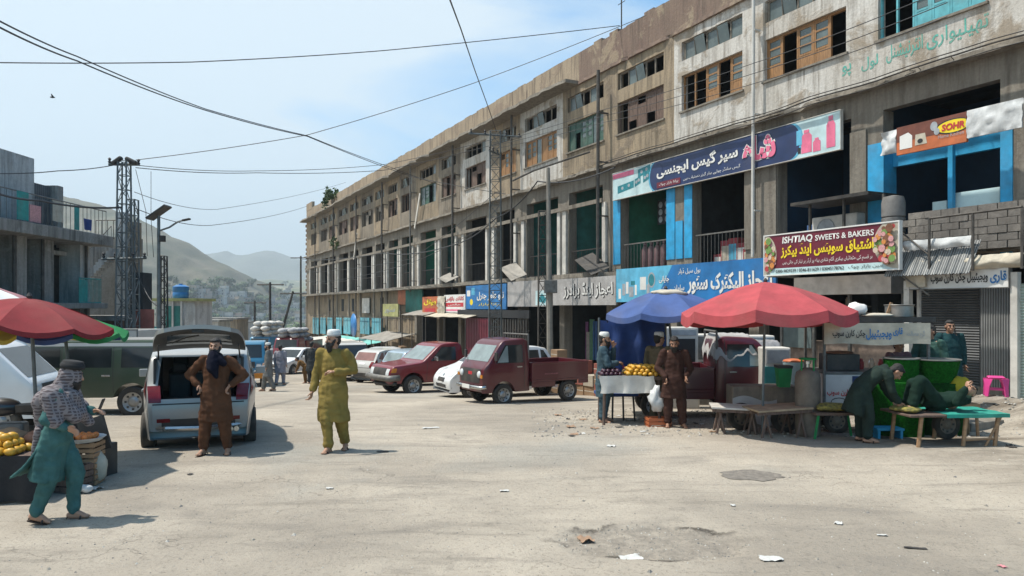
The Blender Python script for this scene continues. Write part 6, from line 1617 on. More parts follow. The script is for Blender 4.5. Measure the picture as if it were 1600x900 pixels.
person('man in khaki clothes and white cap standing behind the man in dark brown', gpz(1030, 14.0), R(150), C_OLIVE, hat='cap', sc=.99, yaw=R(-30), vest=(mat('waistcoat_khaki', (.12, .09, .05), .9, var=.25, scale=8), 0, 0, 0))
# 11 stooping man in dark green
person('man in dark green clothes bending over the end of the turquoise cot', gpz(1352, 11.45), R(80), C_DGREEN, pose=dict(pelvis=(0, .05, .86), chest=(0, -.16, 1.09), neck=(0, -.33, 1.17), head=(0, -.47, 1.14), shL=(-.17, -.28, 1.12), shR=(.17, -.28, 1.12), elL=(-.19, -.34, .86), elR=(.19, -.34, .86), wrL=(-.12, -.46, .66), wrR=(.12, -.46, .66), hiL=(-.09, .05, .84), hiR=(.09, .05, .84), knL=(-.10, -.02, .47), knR=(.10, .04, .47), anL=(-.10, 0, .085), anR=(.10, .06, .085)),
       pitch=.95, sc=.96, spine=[(V((0, -.36, 1.18)), .07, .07), (V((0, -.31, 1.17)), .15, .085), (V((0, -.22, 1.13)), .195, .115), (V((0, -.12, 1.06)), .20, .13), (V((0, -.01, .96)), .19, .14), (V((0, .07, .84)), .215, .16), (V((0, .14, .64)), .24, .17), (V((0, .20, .46)), .26, .17)], curl=.5)
# 13-15 behind the green pots and in the cart
person('man in sea green clothes standing behind the green pots looking left', gpz(1453, 12.98, .16), R(-50), C_SEA, pose=dict(elL=(-.26, -.05, 1.15), wrL=(-.16, -.25, 1.06)), sc=.97, yaw=R(-20), skin=SKIN2)
person('man in dark teal clothes facing the viewer before the roller shutter', gpz(1484, 13.9, .17), R(-12), C_DTEAL, sc=.98, skin=SKIN2)
person('person in dusty pink clothes inside the food cart', gpz(1404, 13.0), R(10), C_PINKC, sc=.93, pose=dict(elL=(-.28, .02, 1.14), wrL=(-.14, -.2, 1.10)))
q = fpt(fx(671), -.55, 3.5)
person('small figure sitting on the first floor gallery in front of the green wall', (q.x, q.y, q.z - .35), R(-70), C_DGREY, pose=dict(knL=(-.1, -.35, .85), knR=(.1, -.35, .85), anL=(-.1, -.36, .45), anR=(.1, -.36, .45)), sc=1.0, detail=False, hat='cap', hem=.80)
# ================================================================== STALLS, CARTS, UMBRELLAS AND GOODS
q6 = random.Random(21)
def fabric(name, c, var=.22): return mat(name, c, .85, var=var, scale=3, bump=.25, bscale=40, dirt=.3, trans=.3)
U_RED = fabric('umbrella_red', (.30, .022, .030)); U_CORAL = fabric('umbrella_coral', (.55, .085, .10)); U_BLUE = fabric('umbrella_blue', (.07, .135, .36)); U_YEL = fabric('umbrella_yellow', (.55, .42, .02)); U_GRN = fabric('umbrella_green', (.02, .30, .09)); U_PINK = fabric('umbrella_pink', (.55, .28, .30)); U_NAVY = fabric('tarp_blue', (.03, .085, .30), .3)
def umbrella(label, apex, foot, rad, drop, mats, n=8, skirt=.0, start=0.0, tilt=None, group=None, sag=.15):
    foot = V(foot); apex = V(apex); t = thing('umbrella', label, 'umbrella', foot, 0, group); A = apex - foot
    T = Matrix.Rotation(tilt[0], 3, 'X') @ Matrix.Rotation(tilt[1], 3, 'Y') if tilt else Matrix.Identity(3)
    c = MB(); sub, ru = 6, 9
    def pt(a, u, lift=0):
        k = (a / (2 * math.pi / n)) % 1; s_ = 4 * k * (1 - k)
        r = rad * u * (1 - .075 * s_); z = -drop * (u ** 1.55) - sag * s_ * u * u * .55 + .012 * noise.noise(V((a * 2, u * 4, rad))) + lift
        if u > 1: r = rad * (1 - .075 * s_) * (1.0 + .01 * (u - 1)); z = -drop - sag * s_ * .55 - skirt * (u - 1) + lift
        return A + T @ V((r * math.cos(a + start), r * math.sin(a + start), z))
    us = [.02] + [k / ru for k in range(1, ru + 1)] + ([2.0] if skirt else [])
    for lift in (0, -.008):
        for p in range(n):
            vs = [pt((p + j / sub) * 2 * math.pi / n, u, lift) for u in us for j in range(sub + 1)]; w = sub + 1
            c.add(vs, [(i * w + j, i * w + j + 1, (i + 1) * w + j + 1, (i + 1) * w + j) for i in range(len(us) - 1) for j in range(sub)], p % len(mats) if len(mats) != n else p)
    me = c.mesh('canopy', mats, False); bm = bmesh.new(); bm.from_mesh(me); bmesh.ops.remove_doubles(bm, verts=bm.verts, dist=.001)
    for f in bm.faces: f.smooth = True
    for e in bm.edges:
        if len(e.link_faces) == 2 and e.calc_face_angle(0) > R(9): e.smooth = False
    bm.to_mesh(me); bm.free(); o = bpy.data.objects.new('canopy', me); COL.objects.link(o); o.parent = t
    MB().tube([(0, 0, 0), A + T @ V((0, 0, .06))], .022, 8).build('pole', M_GALV, t)
    for p in range(n):
        a = p * 2 * math.pi / n; MB().tube([pt(a, u, -.016) for u in (.03, .35, .7, .99)], .007, 4).build('rib', M_IRON, t)
        MB().tube([A + T @ V((0, 0, -drop - .1)), pt(a, .55, -.02)], .006, 4).build('strut', M_IRON, t)
    MB().lathe([(.03, 0), (.035, .03), (.012, .07)], A + T @ V((0, 0, 0)), 8).build('finial', M_IRON, t)
    return t
a = wp(46, 466, 9.2); f = gp(62, 9.3); umbrella('large dark red umbrella over the fruit stall at the left edge', a, f, .98, .29, [U_RED], 8, .05, .3, (-.02, .10))
a = wp(98, 490, 10.1); f = gp(121, 10.0); umbrella('yellow, green and blue panelled umbrella below the dark red one', a, f, .82, .26, [U_GRN, U_BLUE, U_YEL, U_YEL, U_YEL, U_YEL, U_BLUE, U_GRN], 8, .05, -.1)
a = wp(-50, 440, 13.5); f = gp(-50, 13.5); umbrella('pink and white umbrella cut off by the left edge', a, f, .95, .30, [U_PINK, M_WHITE], 8, .04)
a = wp(1196, 441, 12.3); f = gp(1191, 12.25); umbrella('large coral red umbrella with hanging skirt beside the food cart', a, f, 1.40, .50, [U_CORAL], 8, .17, .35, (-.03, .0))
a = wp(1040, 452, 14.3); f = gp(1062, 14.4); umbrella('blue umbrella with cloth lying on top over the mango cart', a, f, 1.22, .44, [U_BLUE], 8, .10, .2, (.0, -.03))
def lump(name, label, cat, loc, r, m, seed=0, rz=0, group=None, amp=.25):
    b = MB(); b.ell((0, 0, r[2]), r, 20)
    for k, v in enumerate(b.v): b.v[k] = v + (v - V((0, 0, r[2]))) * amp * noise.fractal(v * (1.1 / max(r)) + V((seed, 0, 0)), .8, 2.1, 4); b.v[k].z = max(0, b.v[k].z)
    return tag(b.build(name, m, None, True, loc=loc), label, cat, group)
o = lump('cloth_bundle', 'crumpled pale cloth lying on top of the blue umbrella', 'cloth', wp(1046, 464, 14.1), (.34, .2, .07), M_CREAM, 3, 0, None, .5)
# blue tarpaulin screen
b = MB(); p0, p1 = wp(936, 500, 15.4), wp(1040, 566, 15.4)
def tf(u, v, d): return ((u - .5) * (p1.x - p0.x), d + .05 * math.sin(u * 17) * (1 - v * .5) + .05 * noise.noise(V((u * 5, v * 4, 1))), v * (p0.z - p1.z + .55) - .02 * math.sin(u * 9))
b.grid(lambda u, v: tf(u, v, 0), 40, 16); b.grid(lambda u, v: tf(u, v, .012), 40, 16)
t = thing('tarpaulin_screen', 'blue tarpaulin sheet hung behind the man in blue grey', 'tarpaulin', ((p0.x + p1.x) / 2, 15.4, p1.z - .55)); b.build('sheet', U_NAVY, t, True)
mb = MB(); zb_ = gz(p0.x, 15.4) - (p1.z - .55)
for x in (p0.x, p1.x): mb.tube([(x - (p0.x + p1.x) / 2, 0, zb_), (x - (p0.x + p1.x) / 2, 0, p0.z - p1.z + .6)], .025, 6)
mb.build_each('pole', M_GALV, t)
# maroon pickup used as a stall
p = gp(1092, 15.5); pk = mini_pickup('maroon mini pickup used as a stall, its cab wrapped in cloth and plastic', (p.x, p.y, p.z), R(176), PT_MAROON, plain=True)
def drape(name, label, cat, loc, rz, w, d, h, m, seed, drop=.35):
    b = MB()
    def f(u, v):
        x, y = (u - .5) * w, (v - .5) * d; e = max(0, abs(u - .5) * 2 - .62) / .38, max(0, abs(v - .5) * 2 - .62) / .38
        z = h - drop * max(e) ** 1.2 * (1 + .5 * noise.noise(V((x * 6, y * 6, seed)))) + .03 * noise.fractal(V((x * 5, y * 5, seed)), .8, 2, 3)
        return (x * (1 - .12 * max(0, e[0])), y * (1 - .12 * max(0, e[1])), z)
    b.grid(f, 26, 22); b.grid(lambda u, v: V(f(u, v)) - V((0, 0, .012)), 26, 22)
    o = b.build(name, m, None, True, loc=loc); o.rotation_euler = (0, 0, rz); return tag(o, label, cat)
drape('cloth_cover', 'grey cloth thrown over the roof of the maroon stall pickup', 'cloth', (p.x + .60, p.y - .05, p.z + 1.72), R(-4), 1.0, 1.55, .0, M_SGREY, 4, .42)
drape('plastic_cover', 'translucent looking pale plastic over the windscreen of the stall pickup', 'plastic sheet', (p.x + 1.28, p.y - .05, p.z + 1.58), R(-4), .85, 1.5, .0, mat('grey_plastic', (.27, .265, .27), .4, var=.4, scale=6, bump=.4), 8, .8)
# mango cart
c0 = gp(985, 13.9); t = thing('fruit_cart', 'wooden fruit cart with a white cloth front beneath the blue umbrella', 'cart', c0)
MB().bb(-.62, .55, -.42, .42, .86, .92).build('tray', M_OLDW, t); mb = MB()
for x in (-.55, .48):
    for y in (-.36, .36): mb.tube([(x, y, 0), (x * .96, y, .86)], .03, 6)
mb.build_each('leg', M_OLDW, t)
b = MB(); b.grid(lambda u, v: (-.62 + 1.0 * u + .02 * math.sin(v * 5), -.44 - .03 * math.sin(u * 16) * (1 - v), .62 + .32 * v + .02 * noise.noise(V((u * 4, v, 2)))), 26, 8); b.grid(lambda u, v: (-.62 + 1.0 * u + .02 * math.sin(v * 5), -.43 - .03 * math.sin(u * 16) * (1 - v), .62 + .32 * v + .02 * noise.noise(V((u * 4, v, 2)))), 26, 8); b.build('front_cloth', M_WPAINT, t, True)
M_MANGO = mat('mango_skin', (.62, .33, .03), .45, var=.35, scale=14); M_ORANGE = mat('orange_skin', (.62, .17, .03), .45, var=.3, scale=20); M_PLUM = mat('dark_plum_skin', (.05, .015, .03), .4, var=.3, scale=20)
def fruit_mesh(m, r=(.055, .042, .040)):
    b = MB(); b.ell((0, 0, 0), r, 10); 
    for k, v in enumerate(b.v): b.v[k] = V((v.x, v.y + .25 * v.x * abs(v.x) / r[0], v.z))
    return b
def pile(name, label, cat, grp, ctr, nx, ny, step, m, seed, r=(.055, .042, .040), layers=3):
    q = random.Random(seed); first = None; cnt = 0
    for L in range(layers):
        for i in range(nx - L):
            for j in range(ny - L):
                x = (i - (nx - L - 1) / 2) * step + q.uniform(-.01, .01); y = (j - (ny - L - 1) / 2) * step * .85 + q.uniform(-.01, .01); z = r[2] + L * step * .62
                if first is None: first = o = tag(fruit_mesh(m, r).build(name, m, None, True), label, cat, grp)
                else: o = dup(first)
                o.location = (ctr[0] + x, ctr[1] + y, ctr[2] + z); o.rotation_euler = (q.uniform(-.4, .4), q.uniform(-.4, .4), q.uniform(0, 6)); cnt += 1
pile('mango', 'yellow mango in the heap on the cart under the blue umbrella', 'mango', 'mangoes on the cart under the blue umbrella', (c0.x + .22, c0.y - .05, c0.z + .92), 7, 8, .098, M_MANGO, 1)
pile('plum', 'dark fruit in the heap at the left of the mango cart', 'fruit', 'dark fruit on the mango cart', (c0.x - .40, c0.y - .05, c0.z + .92), 5, 8, .085, M_PLUM, 2, (.04, .04, .038), 2)
lump('plastic_bag', 'white plastic bag hanging at the front of the mango cart', 'bag', (c0.x + .36, c0.y - .58, c0.z + .30), (.12, .10, .20), M_PLAST, 5, 0, None, .75)
def crate(label, loc, rz, d, m, slats=4, group=None, name='crate'):
    t = thing(name, label, 'crate', loc, rz, group); w, l, h = d; sh_ = h / slats; b = MB()
    for k in range(slats):
        z0, z1 = k * sh_ + .006, (k + 1) * sh_ - .010
        b.bb(-w / 2, w / 2, -l / 2, -l / 2 + .014, z0, z1); b.bb(-w / 2, w / 2, l / 2 - .014, l / 2, z0, z1); b.bb(-w / 2, -w / 2 + .014, -l / 2 + .015, l / 2 - .015, z0, z1); b.bb(w / 2 - .014, w / 2, -l / 2 + .015, l / 2 - .015, z0, z1)
    b.build('side_slats', m, t); MB().bb(-w / 2 + .015, w / 2 - .015, -l / 2 + .015, l / 2 - .015, .004, .02).build('bottom', m, t)
    c = MB()
    for x in (-1, 1):
        for y in (-1, 1): c.bb(x * (w / 2 - .036) - .02, x * (w / 2 - .036) + .02, y * (l / 2 - .036) - .02, y * (l / 2 - .036) + .02, .022, h)
    c.build_each('corner_post', m, t); return t
M_CRATE = mat('crate_wood', (.34, .20, .105), .85, var=.35, scale=4, stretch=(1, 1, 6), dirt=.25)
crate('orange plastic basket on the ground below the mango cart', (c0.x + .42, c0.y - .5, c0.z), .1, (.42, .3, .2), M_ORNG, 3)
t = thing('stool_table', 'blue topped low table with thin legs behind the mango cart', 'table', gp(962, 14.6)); MB().bb(-.4, .4, -.3, .3, .50, .55).build('tabletop', U_NAVY, t); mb = MB()
for x in (-.34, -.1, .12, .34): mb.tube([(x, -.25, 0), (x * .9, -.25, .5)], .02, 5)
mb.build_each('leg', M_IRON, t)
# appliances standing before the electric store
def appliance(name, label, cat, px, y, w, d, h, z0, parts, rz=0):
    p = gp(px, y); t = thing(name, label, cat, (p.x, p.y, p.z + z0), rz)
    MB().bb(-w / 2, w / 2, -d / 2, d / 2, 0, h).build('case', M_WPAINT, t, bevel=.03)
    for nm, m, x0, x1, za, zb2 in parts: MB().bb(x0 * w, x1 * w, -d / 2 - .012, -d / 2 + .004, za * h, zb2 * h).build(nm, m, t, bevel=.006)
    return t
M_COOLT = mat('cooler_teal', (.03, .24, .235), .45, var=.2, scale=5, dirt=.15); M_BOXW = mat('white_carton', (.58, .575, .555), .8, var=.15, scale=3, dirt=.2)
appliance('washing_machine', 'white twin tub washing machine with a dark front on a carton', 'washing machine', 1150, 17.0, .75, .5, .95, .75, (('control_panel', M_GREYP, -.45, .45, .8, .96), ('lid_gap', M_IRON, -.45, .45, .70, .74), ('front_panel', M_PLAS, -.42, .42, .08, .45)))
appliance('washing_machine', 'white washing machine with grey window right of the first washing machine', 'washing machine', 1184, 16.6, .60, .5, .95, .75, (('control_panel', M_GREYP, -.45, .45, .82, .96), ('front_panel', M_GLASS, -.36, .36, .2, .7)))
appliance('air_cooler', 'white air cooler with a teal middle drum standing on white cartons', 'air cooler', 1209, 14.6, .52, .45, .82, .62, (('teal_band', M_COOLT, -.5, .5, .10, .55), ('grille', M_GREYP, -.42, .42, .62, .95)))
appliance('air_cooler', 'second teal and white air cooler half hidden behind the first', 'air cooler', 1172, 15.9, .52, .45, .82, .75, (('teal_band', M_COOLT, -.5, .5, .10, .55), ('grille', M_PLAS, -.42, .42, .62, .95)))
for k, (px, y, z0, h, lb) in enumerate(((1209, 14.6, 0, .62, 'white carton under the teal and white air cooler'), (1150, 17, 0, .75, 'white carton under the twin tub washing machine'), (1184, 16.6, 0, .75, 'white carton under the grey windowed washing machine'), (1172, 15.9, 0, .75, 'white carton under the half hidden air cooler'))):
    p = gp(px, y); o = tag(MB().bb(-.33, .33, -.28, .28, 0, h - .003).build('carton', M_BOXW, None, bevel=.01, loc=(p.x, p.y, p.z + z0)), lb, 'carton')
appliance('oven', 'steel framed oven with a black glass front below the blue umbrella', 'oven', 1062, 17.2, .75, .5, .95, .95, (('glass_front', M_BLACK, -.4, .4, .12, .72), ('top_panel', M_GREYP, -.42, .42, .8, .94)))
appliance('refrigerator', 'grey refrigerator standing behind the stall pickup', 'refrigerator', 1102, 18.2, .75, .6, 1.75, 0, (('door_panel', M_STEEL, -.47, .47, .03, .62), ('freezer_door', M_STEEL, -.47, .47, .65, .97)))
appliance('carton_stand', 'plain white cabinet beneath the oven', 'cabinet', 1062, 17.2, .8, .55, .945, 0, (('door_panel', M_BOXW, -.45, .45, .05, .9),))
p = gp(1240, 13.7); t = thing('waste_bin', 'pale bin topped with orange cloth beside the coral umbrella pole', 'bin', p); MB().lathe([(.16, 0), (.19, .9), (.20, .92), (.18, .92)], (0, 0, .25), 16).build('bin', M_CYANP, t, 40); MB().bb(-.2, .2, -.2, .2, 0, .25).build('base', M_IRON, t); b = MB(); b.ell((0, 0, 1.18), (.2, .2, .05), 12); b.build('orange_cloth', M_ORNG, t, True)
p = gp(1224, 12.9); t = thing('green_basket', 'teal green basket with a black rim on the stone counter', 'basket', (p.x, p.y, p.z + .76)); MB().lathe([(.13, 0), (.17, .34), (.16, .34), (.12, .02)], (0, 0, 0), 4).build('basket', U_GRN, t); MB().lathe([(.178, .33), (.185, .38), (.165, .38)], (0, 0, 0), 4).build('rim', M_PLAS, t); t.rotation_euler = (0, 0, .7)
p = gp(1190, 13.4); t = thing('stone_counter', 'low stone counter draped with a stained white sheet behind the plank tables', 'counter', p, -.05); MB().bb(-.58, .60, -.25, .25, 0, .755).build('block', plaster('counter_stone', (.26, .21, .16), (.19, .16, .13), (.09, .08, .07), (.33, .28, .22), .6, .8, 3), t, bevel=.02)
b = MB(); b.grid(lambda u, v: (-.585 + .78 * u, -.262 - .02 * math.sin(u * 11) * (1 - v), .10 + .44 * v + .05 * math.sin(u * 6)), 20, 6); b.build('sheet', M_SGREY, t, True)
# plank tables
def plank_table(label, px, y, w, d, z, m, rz, tilt=0.0):
    p = gp(px, y); t = thing('plank_table', label, 'table', p, rz); b = MB()
    b.box((0, 0, z), (w, d, .03), rot=Matrix.Rotation(tilt, 3, 'Y')); b.build('tabletop', m, t, bevel=.004); b = MB()
    for k in range(3): b.box((0, (k - 1) * d * .42, z - .04), (w * .98, .05, .05), rot=Matrix.Rotation(tilt, 3, 'Y'))
    b.build_each('crossbeam', M_OLDW, t); b = MB()
    for x in (-1, 1):
        for yy in (-1, 1): b.tube([(x * w * .40, yy * d * .38, 0), (x * w * .30, yy * d * .34, z - .05)], .024, 5); b.tube([(x * w * .22, yy * d * .40, 0), (x * w * .34, yy * d * .35, z - .05)], .02, 5)
    b.build_each('leg', M_OLDW, t); return t
M_PLY = mat('worn_plywood', (.34, .25, .16), .85, var=.45, scale=4, dirt=.3); M_PLYW = mat('white_board_top', (.50, .475, .43), .8, var=.3, scale=4, dirt=.35)
plank_table('low table with a whitish board top left of the plywood table', 1148, 12.5, .80, .62, .45, M_PLYW, -.18, .03)
plank_table('low table with a worn plywood top beside the gas cylinder', 1214, 12.1, .92, .66, .48, M_PLY, .10, -.05)
for px, y, lb in ((1158, 12.9, 'dark old tyre wheel under the whitish board table'), (1226, 12.6, 'dark old tyre wheel under the plywood table')):
    p = gp(px, y); t = thing('cart_wheel', lb, 'wheel', (p.x, p.y, p.z), .1); wheel(t, (0, 0, .24), .24, .1, -1, M_RIMD)
# big gas cylinder
p = gp(1262, 12.1); t = thing('gas_cylinder', 'large grey gas cylinder with a green collar standing by the plywood table', 'gas cylinder', p)
MB().lathe([(.17, 0), (.19, .03), (.20, .08), (.20, .98), (.18, 1.06), (.10, 1.12), (.04, 1.14)], (0, 0, 0), 24).build('tank', mat('cylinder_grey_brown', (.15, .125, .10), .7, .15, var=.4, scale=5, dirt=.45), t, 40)
b = MB()
for k in range(4): an = k * 1.57 + .4; b.tube([(.13 * math.cos(an), .13 * math.sin(an), 1.06), (.13 * math.cos(an), .13 * math.sin(an), 1.28)], .014, 5)
b.tube([(.13 * math.cos(k * .5236), .13 * math.sin(k * .5236), 1.28) for k in range(13)], .014, 5); b.build('collar', U_GRN, t); MB().lathe([(.03, 1.12), (.03, 1.2), (.05, 1.2), (.05, 1.24), (.0, 1.25)], (0, 0, 0), 10).build('valve', M_CHROME, t)
# food cart
p = gp(1349, 12.9); fc = thing('food_cart', 'food cart with a hand painted white banner under its flat roof', 'cart', p, R(-3)); W2 = .84
b = MB(); b.bb(-W2 - .05, W2 + .1, -.5, .5, 1.93, 1.97); b.bb(-W2 - .08, W2 + .13, -.53, -.50, 1.90, 1.99); b.bb(-W2 - .08, W2 + .13, .50, .53, 1.90, 1.99); b.build('roof', M_IRON, fc)
b = MB()
for x in (-W2, W2 + .04):
    for y in (-.46, .46): b.bb(x - .02, x + .02, y - .02, y + .02, .42, 1.93)
b.build_each('post', M_STEEL, fc)
b = MB(); b.grid(lambda u, v: (-W2 - .03 + (2 * W2 + .06) * u, -.545 - .012 * math.sin(u * 14) * (1 - v), 1.53 + .36 * v + .015 * math.sin(u * 9) * (1 - v)), 30, 5); b.grid(lambda u, v: (-W2 - .03 + (2 * W2 + .06) * u, -.537 - .012 * math.sin(u * 14) * (1 - v), 1.53 + .36 * v + .015 * math.sin(u * 9) * (1 - v)), 30, 5); bo = b.build('banner', M_CREAM, fc, True)
lettering('ویجیٹیبل', .02, -.566, 1.70, .42, .19, M_SBLUE, bo, .03); lettering('قاری', .33, -.566, 1.74, .16, .14, M_SBLUE, bo, .03); lettering('چکن کارن سوپ', -.47, -.566, 1.70, .54, .15, M_BLACK, bo, .02); lettering('گرم مصالحہ', .62, -.566, 1.70, .30, .13, M_GREYP, bo, .01)
b = MB(); b.bb(-W2, W2, -.48, .48, 1.02, 1.06); b.build('counter', M_STEEL, fc, bevel=.005)
b = MB(); b.bb(-W2, .34, -.47, .47, .44, 1.015); bo = b.build('cabinet', M_BOXW, fc, bevel=.01); MB().bb(.35, W2, -.46, .47, .44, 1.01).build('cabinet_side', M_STEEL, fc)
MB().bb(-.38, .06, -.478, -.472, .80, .99).build('blue_sign', M_NAVY, fc); lettering('سوپ', -.16, -.482, .895, .30, .12, M_WHITE, bo, .02); lettering('یخنی چکن کارن سوپ', -.40, -.474, .70, .8, .13, M_RED, bo, .03); lettering('قاری', .19, -.474, .7, .2, .12, M_RED, bo, .03)
b = MB()
for k in range(2): b.tube([(-.6 + .5 * k + .13 * math.cos(a * .5236), -.474, .55 + .07 * math.sin(a * .5236)) for a in range(13)], .006, 4)
b.build_each('printed_bowl', M_BLACK, bo)
for x in (-.62, .62):
    for sg in (-1, 1): wheel(fc, (x, sg * .42, .22), .22, .06, sg, M_RIMD)
MB().bb(-W2, W2, -.4, .4, .36, .43).build('chassis', M_IRON, fc)
MB().bb(-.70, -.14, -.2, .2, 1.062, 1.34).build('dark_tray_box', M_PLAS, fc, bevel=.01); b = MB(); b.ell((-.42, -.02, 1.36), (.25, .17, .035), 12); b.build('food_heap', SW[2], fc, True)
for k, (x, y) in enumerate(((.0, .1), (.1, -.1), (.2, .15), (.3, .0), (.4, -.15), (.52, .1))):
    MB().lathe([(.045, 0), (.05, .12), (.03, .15), (.03, .18), (.035, .18), (.0, .19)], (x, y, 1.062), 10).build('bottle', (SW[0], SW[1], M_CHROME)[k % 3], fc, 40)
pr = V(p)
lump('white_bundle', 'knotted white cloth bundle on the roof of the food cart', 'bundle', (pr.x - .16, pr.y - .1, pr.z + 1.975), (.17, .15, .13), M_WHITE, 6)
lump('rag', 'grey rag lying on the roof between the bundle and the pot', 'cloth', (pr.x + .12, pr.y - .2, pr.z + 1.975), (.26, .14, .04), M_CREAM, 9)
t = thing('cooking_pot', 'wide aluminium pot on the roof of the food cart', 'pot', (pr.x + .60, pr.y - .05, pr.z + 1.975)); M_ALU = mat('aluminium', (.33, .32, .30), .45, .7, var=.3, scale=5, dirt=.35)
MB().lathe([(.20, 0), (.22, .02), (.225, .2), (.245, .22), (.24, .225), (.215, .21), (.20, .03), (.0, .025)], (0, 0, 0), 24).build('pot', M_ALU, t, 40); b = MB(); b.box((-.24, -.1, .1), (.05, .02, .34), rot=Matrix.Rotation(R(20), 3, 'Y')); b.build('ladle', M_CRATE, t)
# stacked pots and drums wrapped in green turf matting
TURF = mat('green_turf', (.012, .115, .012), .95, var=.6, scale=26, bump=1.0, bscale=90, spec=.1); TURF_D = mat('green_turf_dark', (.008, .060, .010), .95, var=.6, scale=26, bump=1.0, bscale=90, spec=.1)
def turf_pot(label, px, y, z0, r0, r1, h, m, rim=True, cat='pot', disc=False):
    p = gp(px, y); t = thing('turf_pot', label, cat, (p.x, p.y, p.z + z0)); b = MB(); n, rows = 60, 14
    b.loft([[V(((r0 + (r1 - r0) * (k / rows) + .012 * noise.noise(V((i * 1.7, k * 1.9, px)))) * math.cos(2 * math.pi * i / n), (r0 + (r1 - r0) * (k / rows) + .012 * noise.noise(V((i * 1.7, k * 1.9, px)))) * math.sin(2 * math.pi * i / n), h * k / rows)) for i in range(n)] for k in range(rows + 1)])
    o = b.build('turf_wrap', m, t, 50)
    q = random.Random(px); g_ = MB()
    for _ in range(1500):
        an, k = q.uniform(0, 6.283), q.random(); r = r0 + (r1 - r0) * k; d = V((math.cos(an), math.sin(an), 0)); u = V((-d.y, d.x, 0)); P = d * r + V((0, 0, h * k)); e = V((q.uniform(-.01, .01), q.uniform(-.01, .01), q.uniform(-.014, .006)))
        g_.add([P - u * .004, P + u * .004, P + d * .022 + e], [(0, 1, 2)])
    g_.build('turf_blades', m, t)['kind'] = 'stuff'
    if rim: MB().lathe([(r1 * .97, h + .002), (r1 * 1.06, h + .012), (r1 * 1.06, h + .026), (r1 * .9, h + .028), (r1 * .82, h - .0 + .016), (.0, h + .012)], (0, 0, 0), 36).build('steel_rim', M_ALU, t, 40)
    return t
turf_pot('broad green turf covered drum at the lower left of the stack', 1402, 12.35, .0, .40, .40, .90, TURF, False, 'drum')
turf_pot('broad green turf covered drum at the lower right of the stack', 1468, 12.45, .0, .38, .36, .88, TURF_D, False, 'drum')
turf_pot('green turf covered pot with a flat lid at the upper left of the stack', 1408, 12.35, .905, .26, .27, .36, TURF, True)
turf_pot('green turf covered bowl with a wide steel rim at the upper right of the stack', 1462, 12.4, .885, .28, .36, .36, TURF, True)
lump('yellow_sack', 'yellow plastic sack beside the green turf covered bowl', 'sack', gpz(1500, 12.2, .55), (.2, .16, .22), U_YEL, 4)
t = thing('wooden_chair', 'small tan wooden stand under the yellow sack', 'stand', gpz(1503, 12.2)); MB().bb(-.2, .2, -.16, .16, .45, .545).build('top', M_CRATE, t); b = MB()
for x in (-.16, .16):
    for y in (-.12, .12): b.tube([(x * 1.15, y * 1.1, 0), (x, y, .45)], .025, 6)
b.build_each('leg', M_CRATE, t)
# cot with turquoise sheet and the lying man
p = gpz(1462, 11.35); ct = thing('wooden_cot', 'low wooden cot with a bright turquoise sheet', 'cot', p, R(4))
M_AQUAS = fabric('turquoise_sheet', (.025, .42, .32)); zt = .50
b = MB(); b.bb(-.66, .88, -.40, .40, zt - .05, zt - .012); b.build('bed_board', M_OLDW, ct, bevel=.01)
b = MB(); b.grid(lambda u, v: (-.1 + .99 * u, -.41 + .82 * v, zt - .004 + .012 * noise.noise(V((u * 5, v * 4, 1)))), 22, 16); b.grid(lambda u, v: (-.1 + .99 * u, -.412 + .01 * math.sin(u * 9), zt - .06 + .056 * v), 22, 2); b.build('turquoise_sheet', M_AQUAS, ct, True)
b = MB()
for x in (-.5, .2, .7):
    for y in (-.34, .34): b.tube([(x, y, 0), (x + .05, y, zt - .05)], .03, 6)
b.tube([(.2, -.34, .1), (.68, -.34, .12)], .02, 5); b.tube([(.55, -.34, 0), (.8, -.34, zt - .05)], .02, 5); b.build_each('leg', M_CRATE, ct)
lump('striped_mat', 'crumpled dark and yellow matting on the left end of the cot', 'mat', (p[0] - .50, p[1] - .1, p[2] + zt - .012), (.22, .26, .05), mat('dark_yellow_matting', (.30, .25, .05), .9, var=.85, scale=16, col2=(.03, .035, .02)), 7)
lump('striped_mat', 'crumpled yellow and black matting on the ground frame right of the gas cylinder', 'mat', gpz(1302, 11.9, .42), (.30, .2, .07), mat('dark_yellow_matting', (.30, .25, .05)), 17)
t = thing('low_bench', 'green painted low frame under the yellow and black matting', 'frame', gpz(1302, 11.9)); b = MB(); b.bb(-.36, .36, -.2, .2, .38, .42); b.build('top', M_OLDW, t); b = MB()
for x in (-.3, .3):
    for y in (-.15, .15): b.tube([(x * 1.2, y, 0), (x, y, .38)], .022, 5)
b.build_each('leg', U_GRN, t)
t = thing('blue_stool', 'low blue plastic stool under the near end of the cot', 'stool', gpz(1385, 11.9)); MB().bb(-.22, .22, -.15, .15, .13, .17).build('seat', M_BLUE, t, bevel=.01); b = MB()
for x in (-.18, .18): b.bb(x - .02, x + .02, -.13, .13, 0, .13)
b.build_each('leg', M_BLUE, t)
p2 = gpz(1478, 11.75); t = thing('cart_wheel', 'dark tyre wheel in the shade below the cot', 'wheel', p2, .2); wheel(t, (0, 0, .24), .24, .1, -1, M_RIMD)
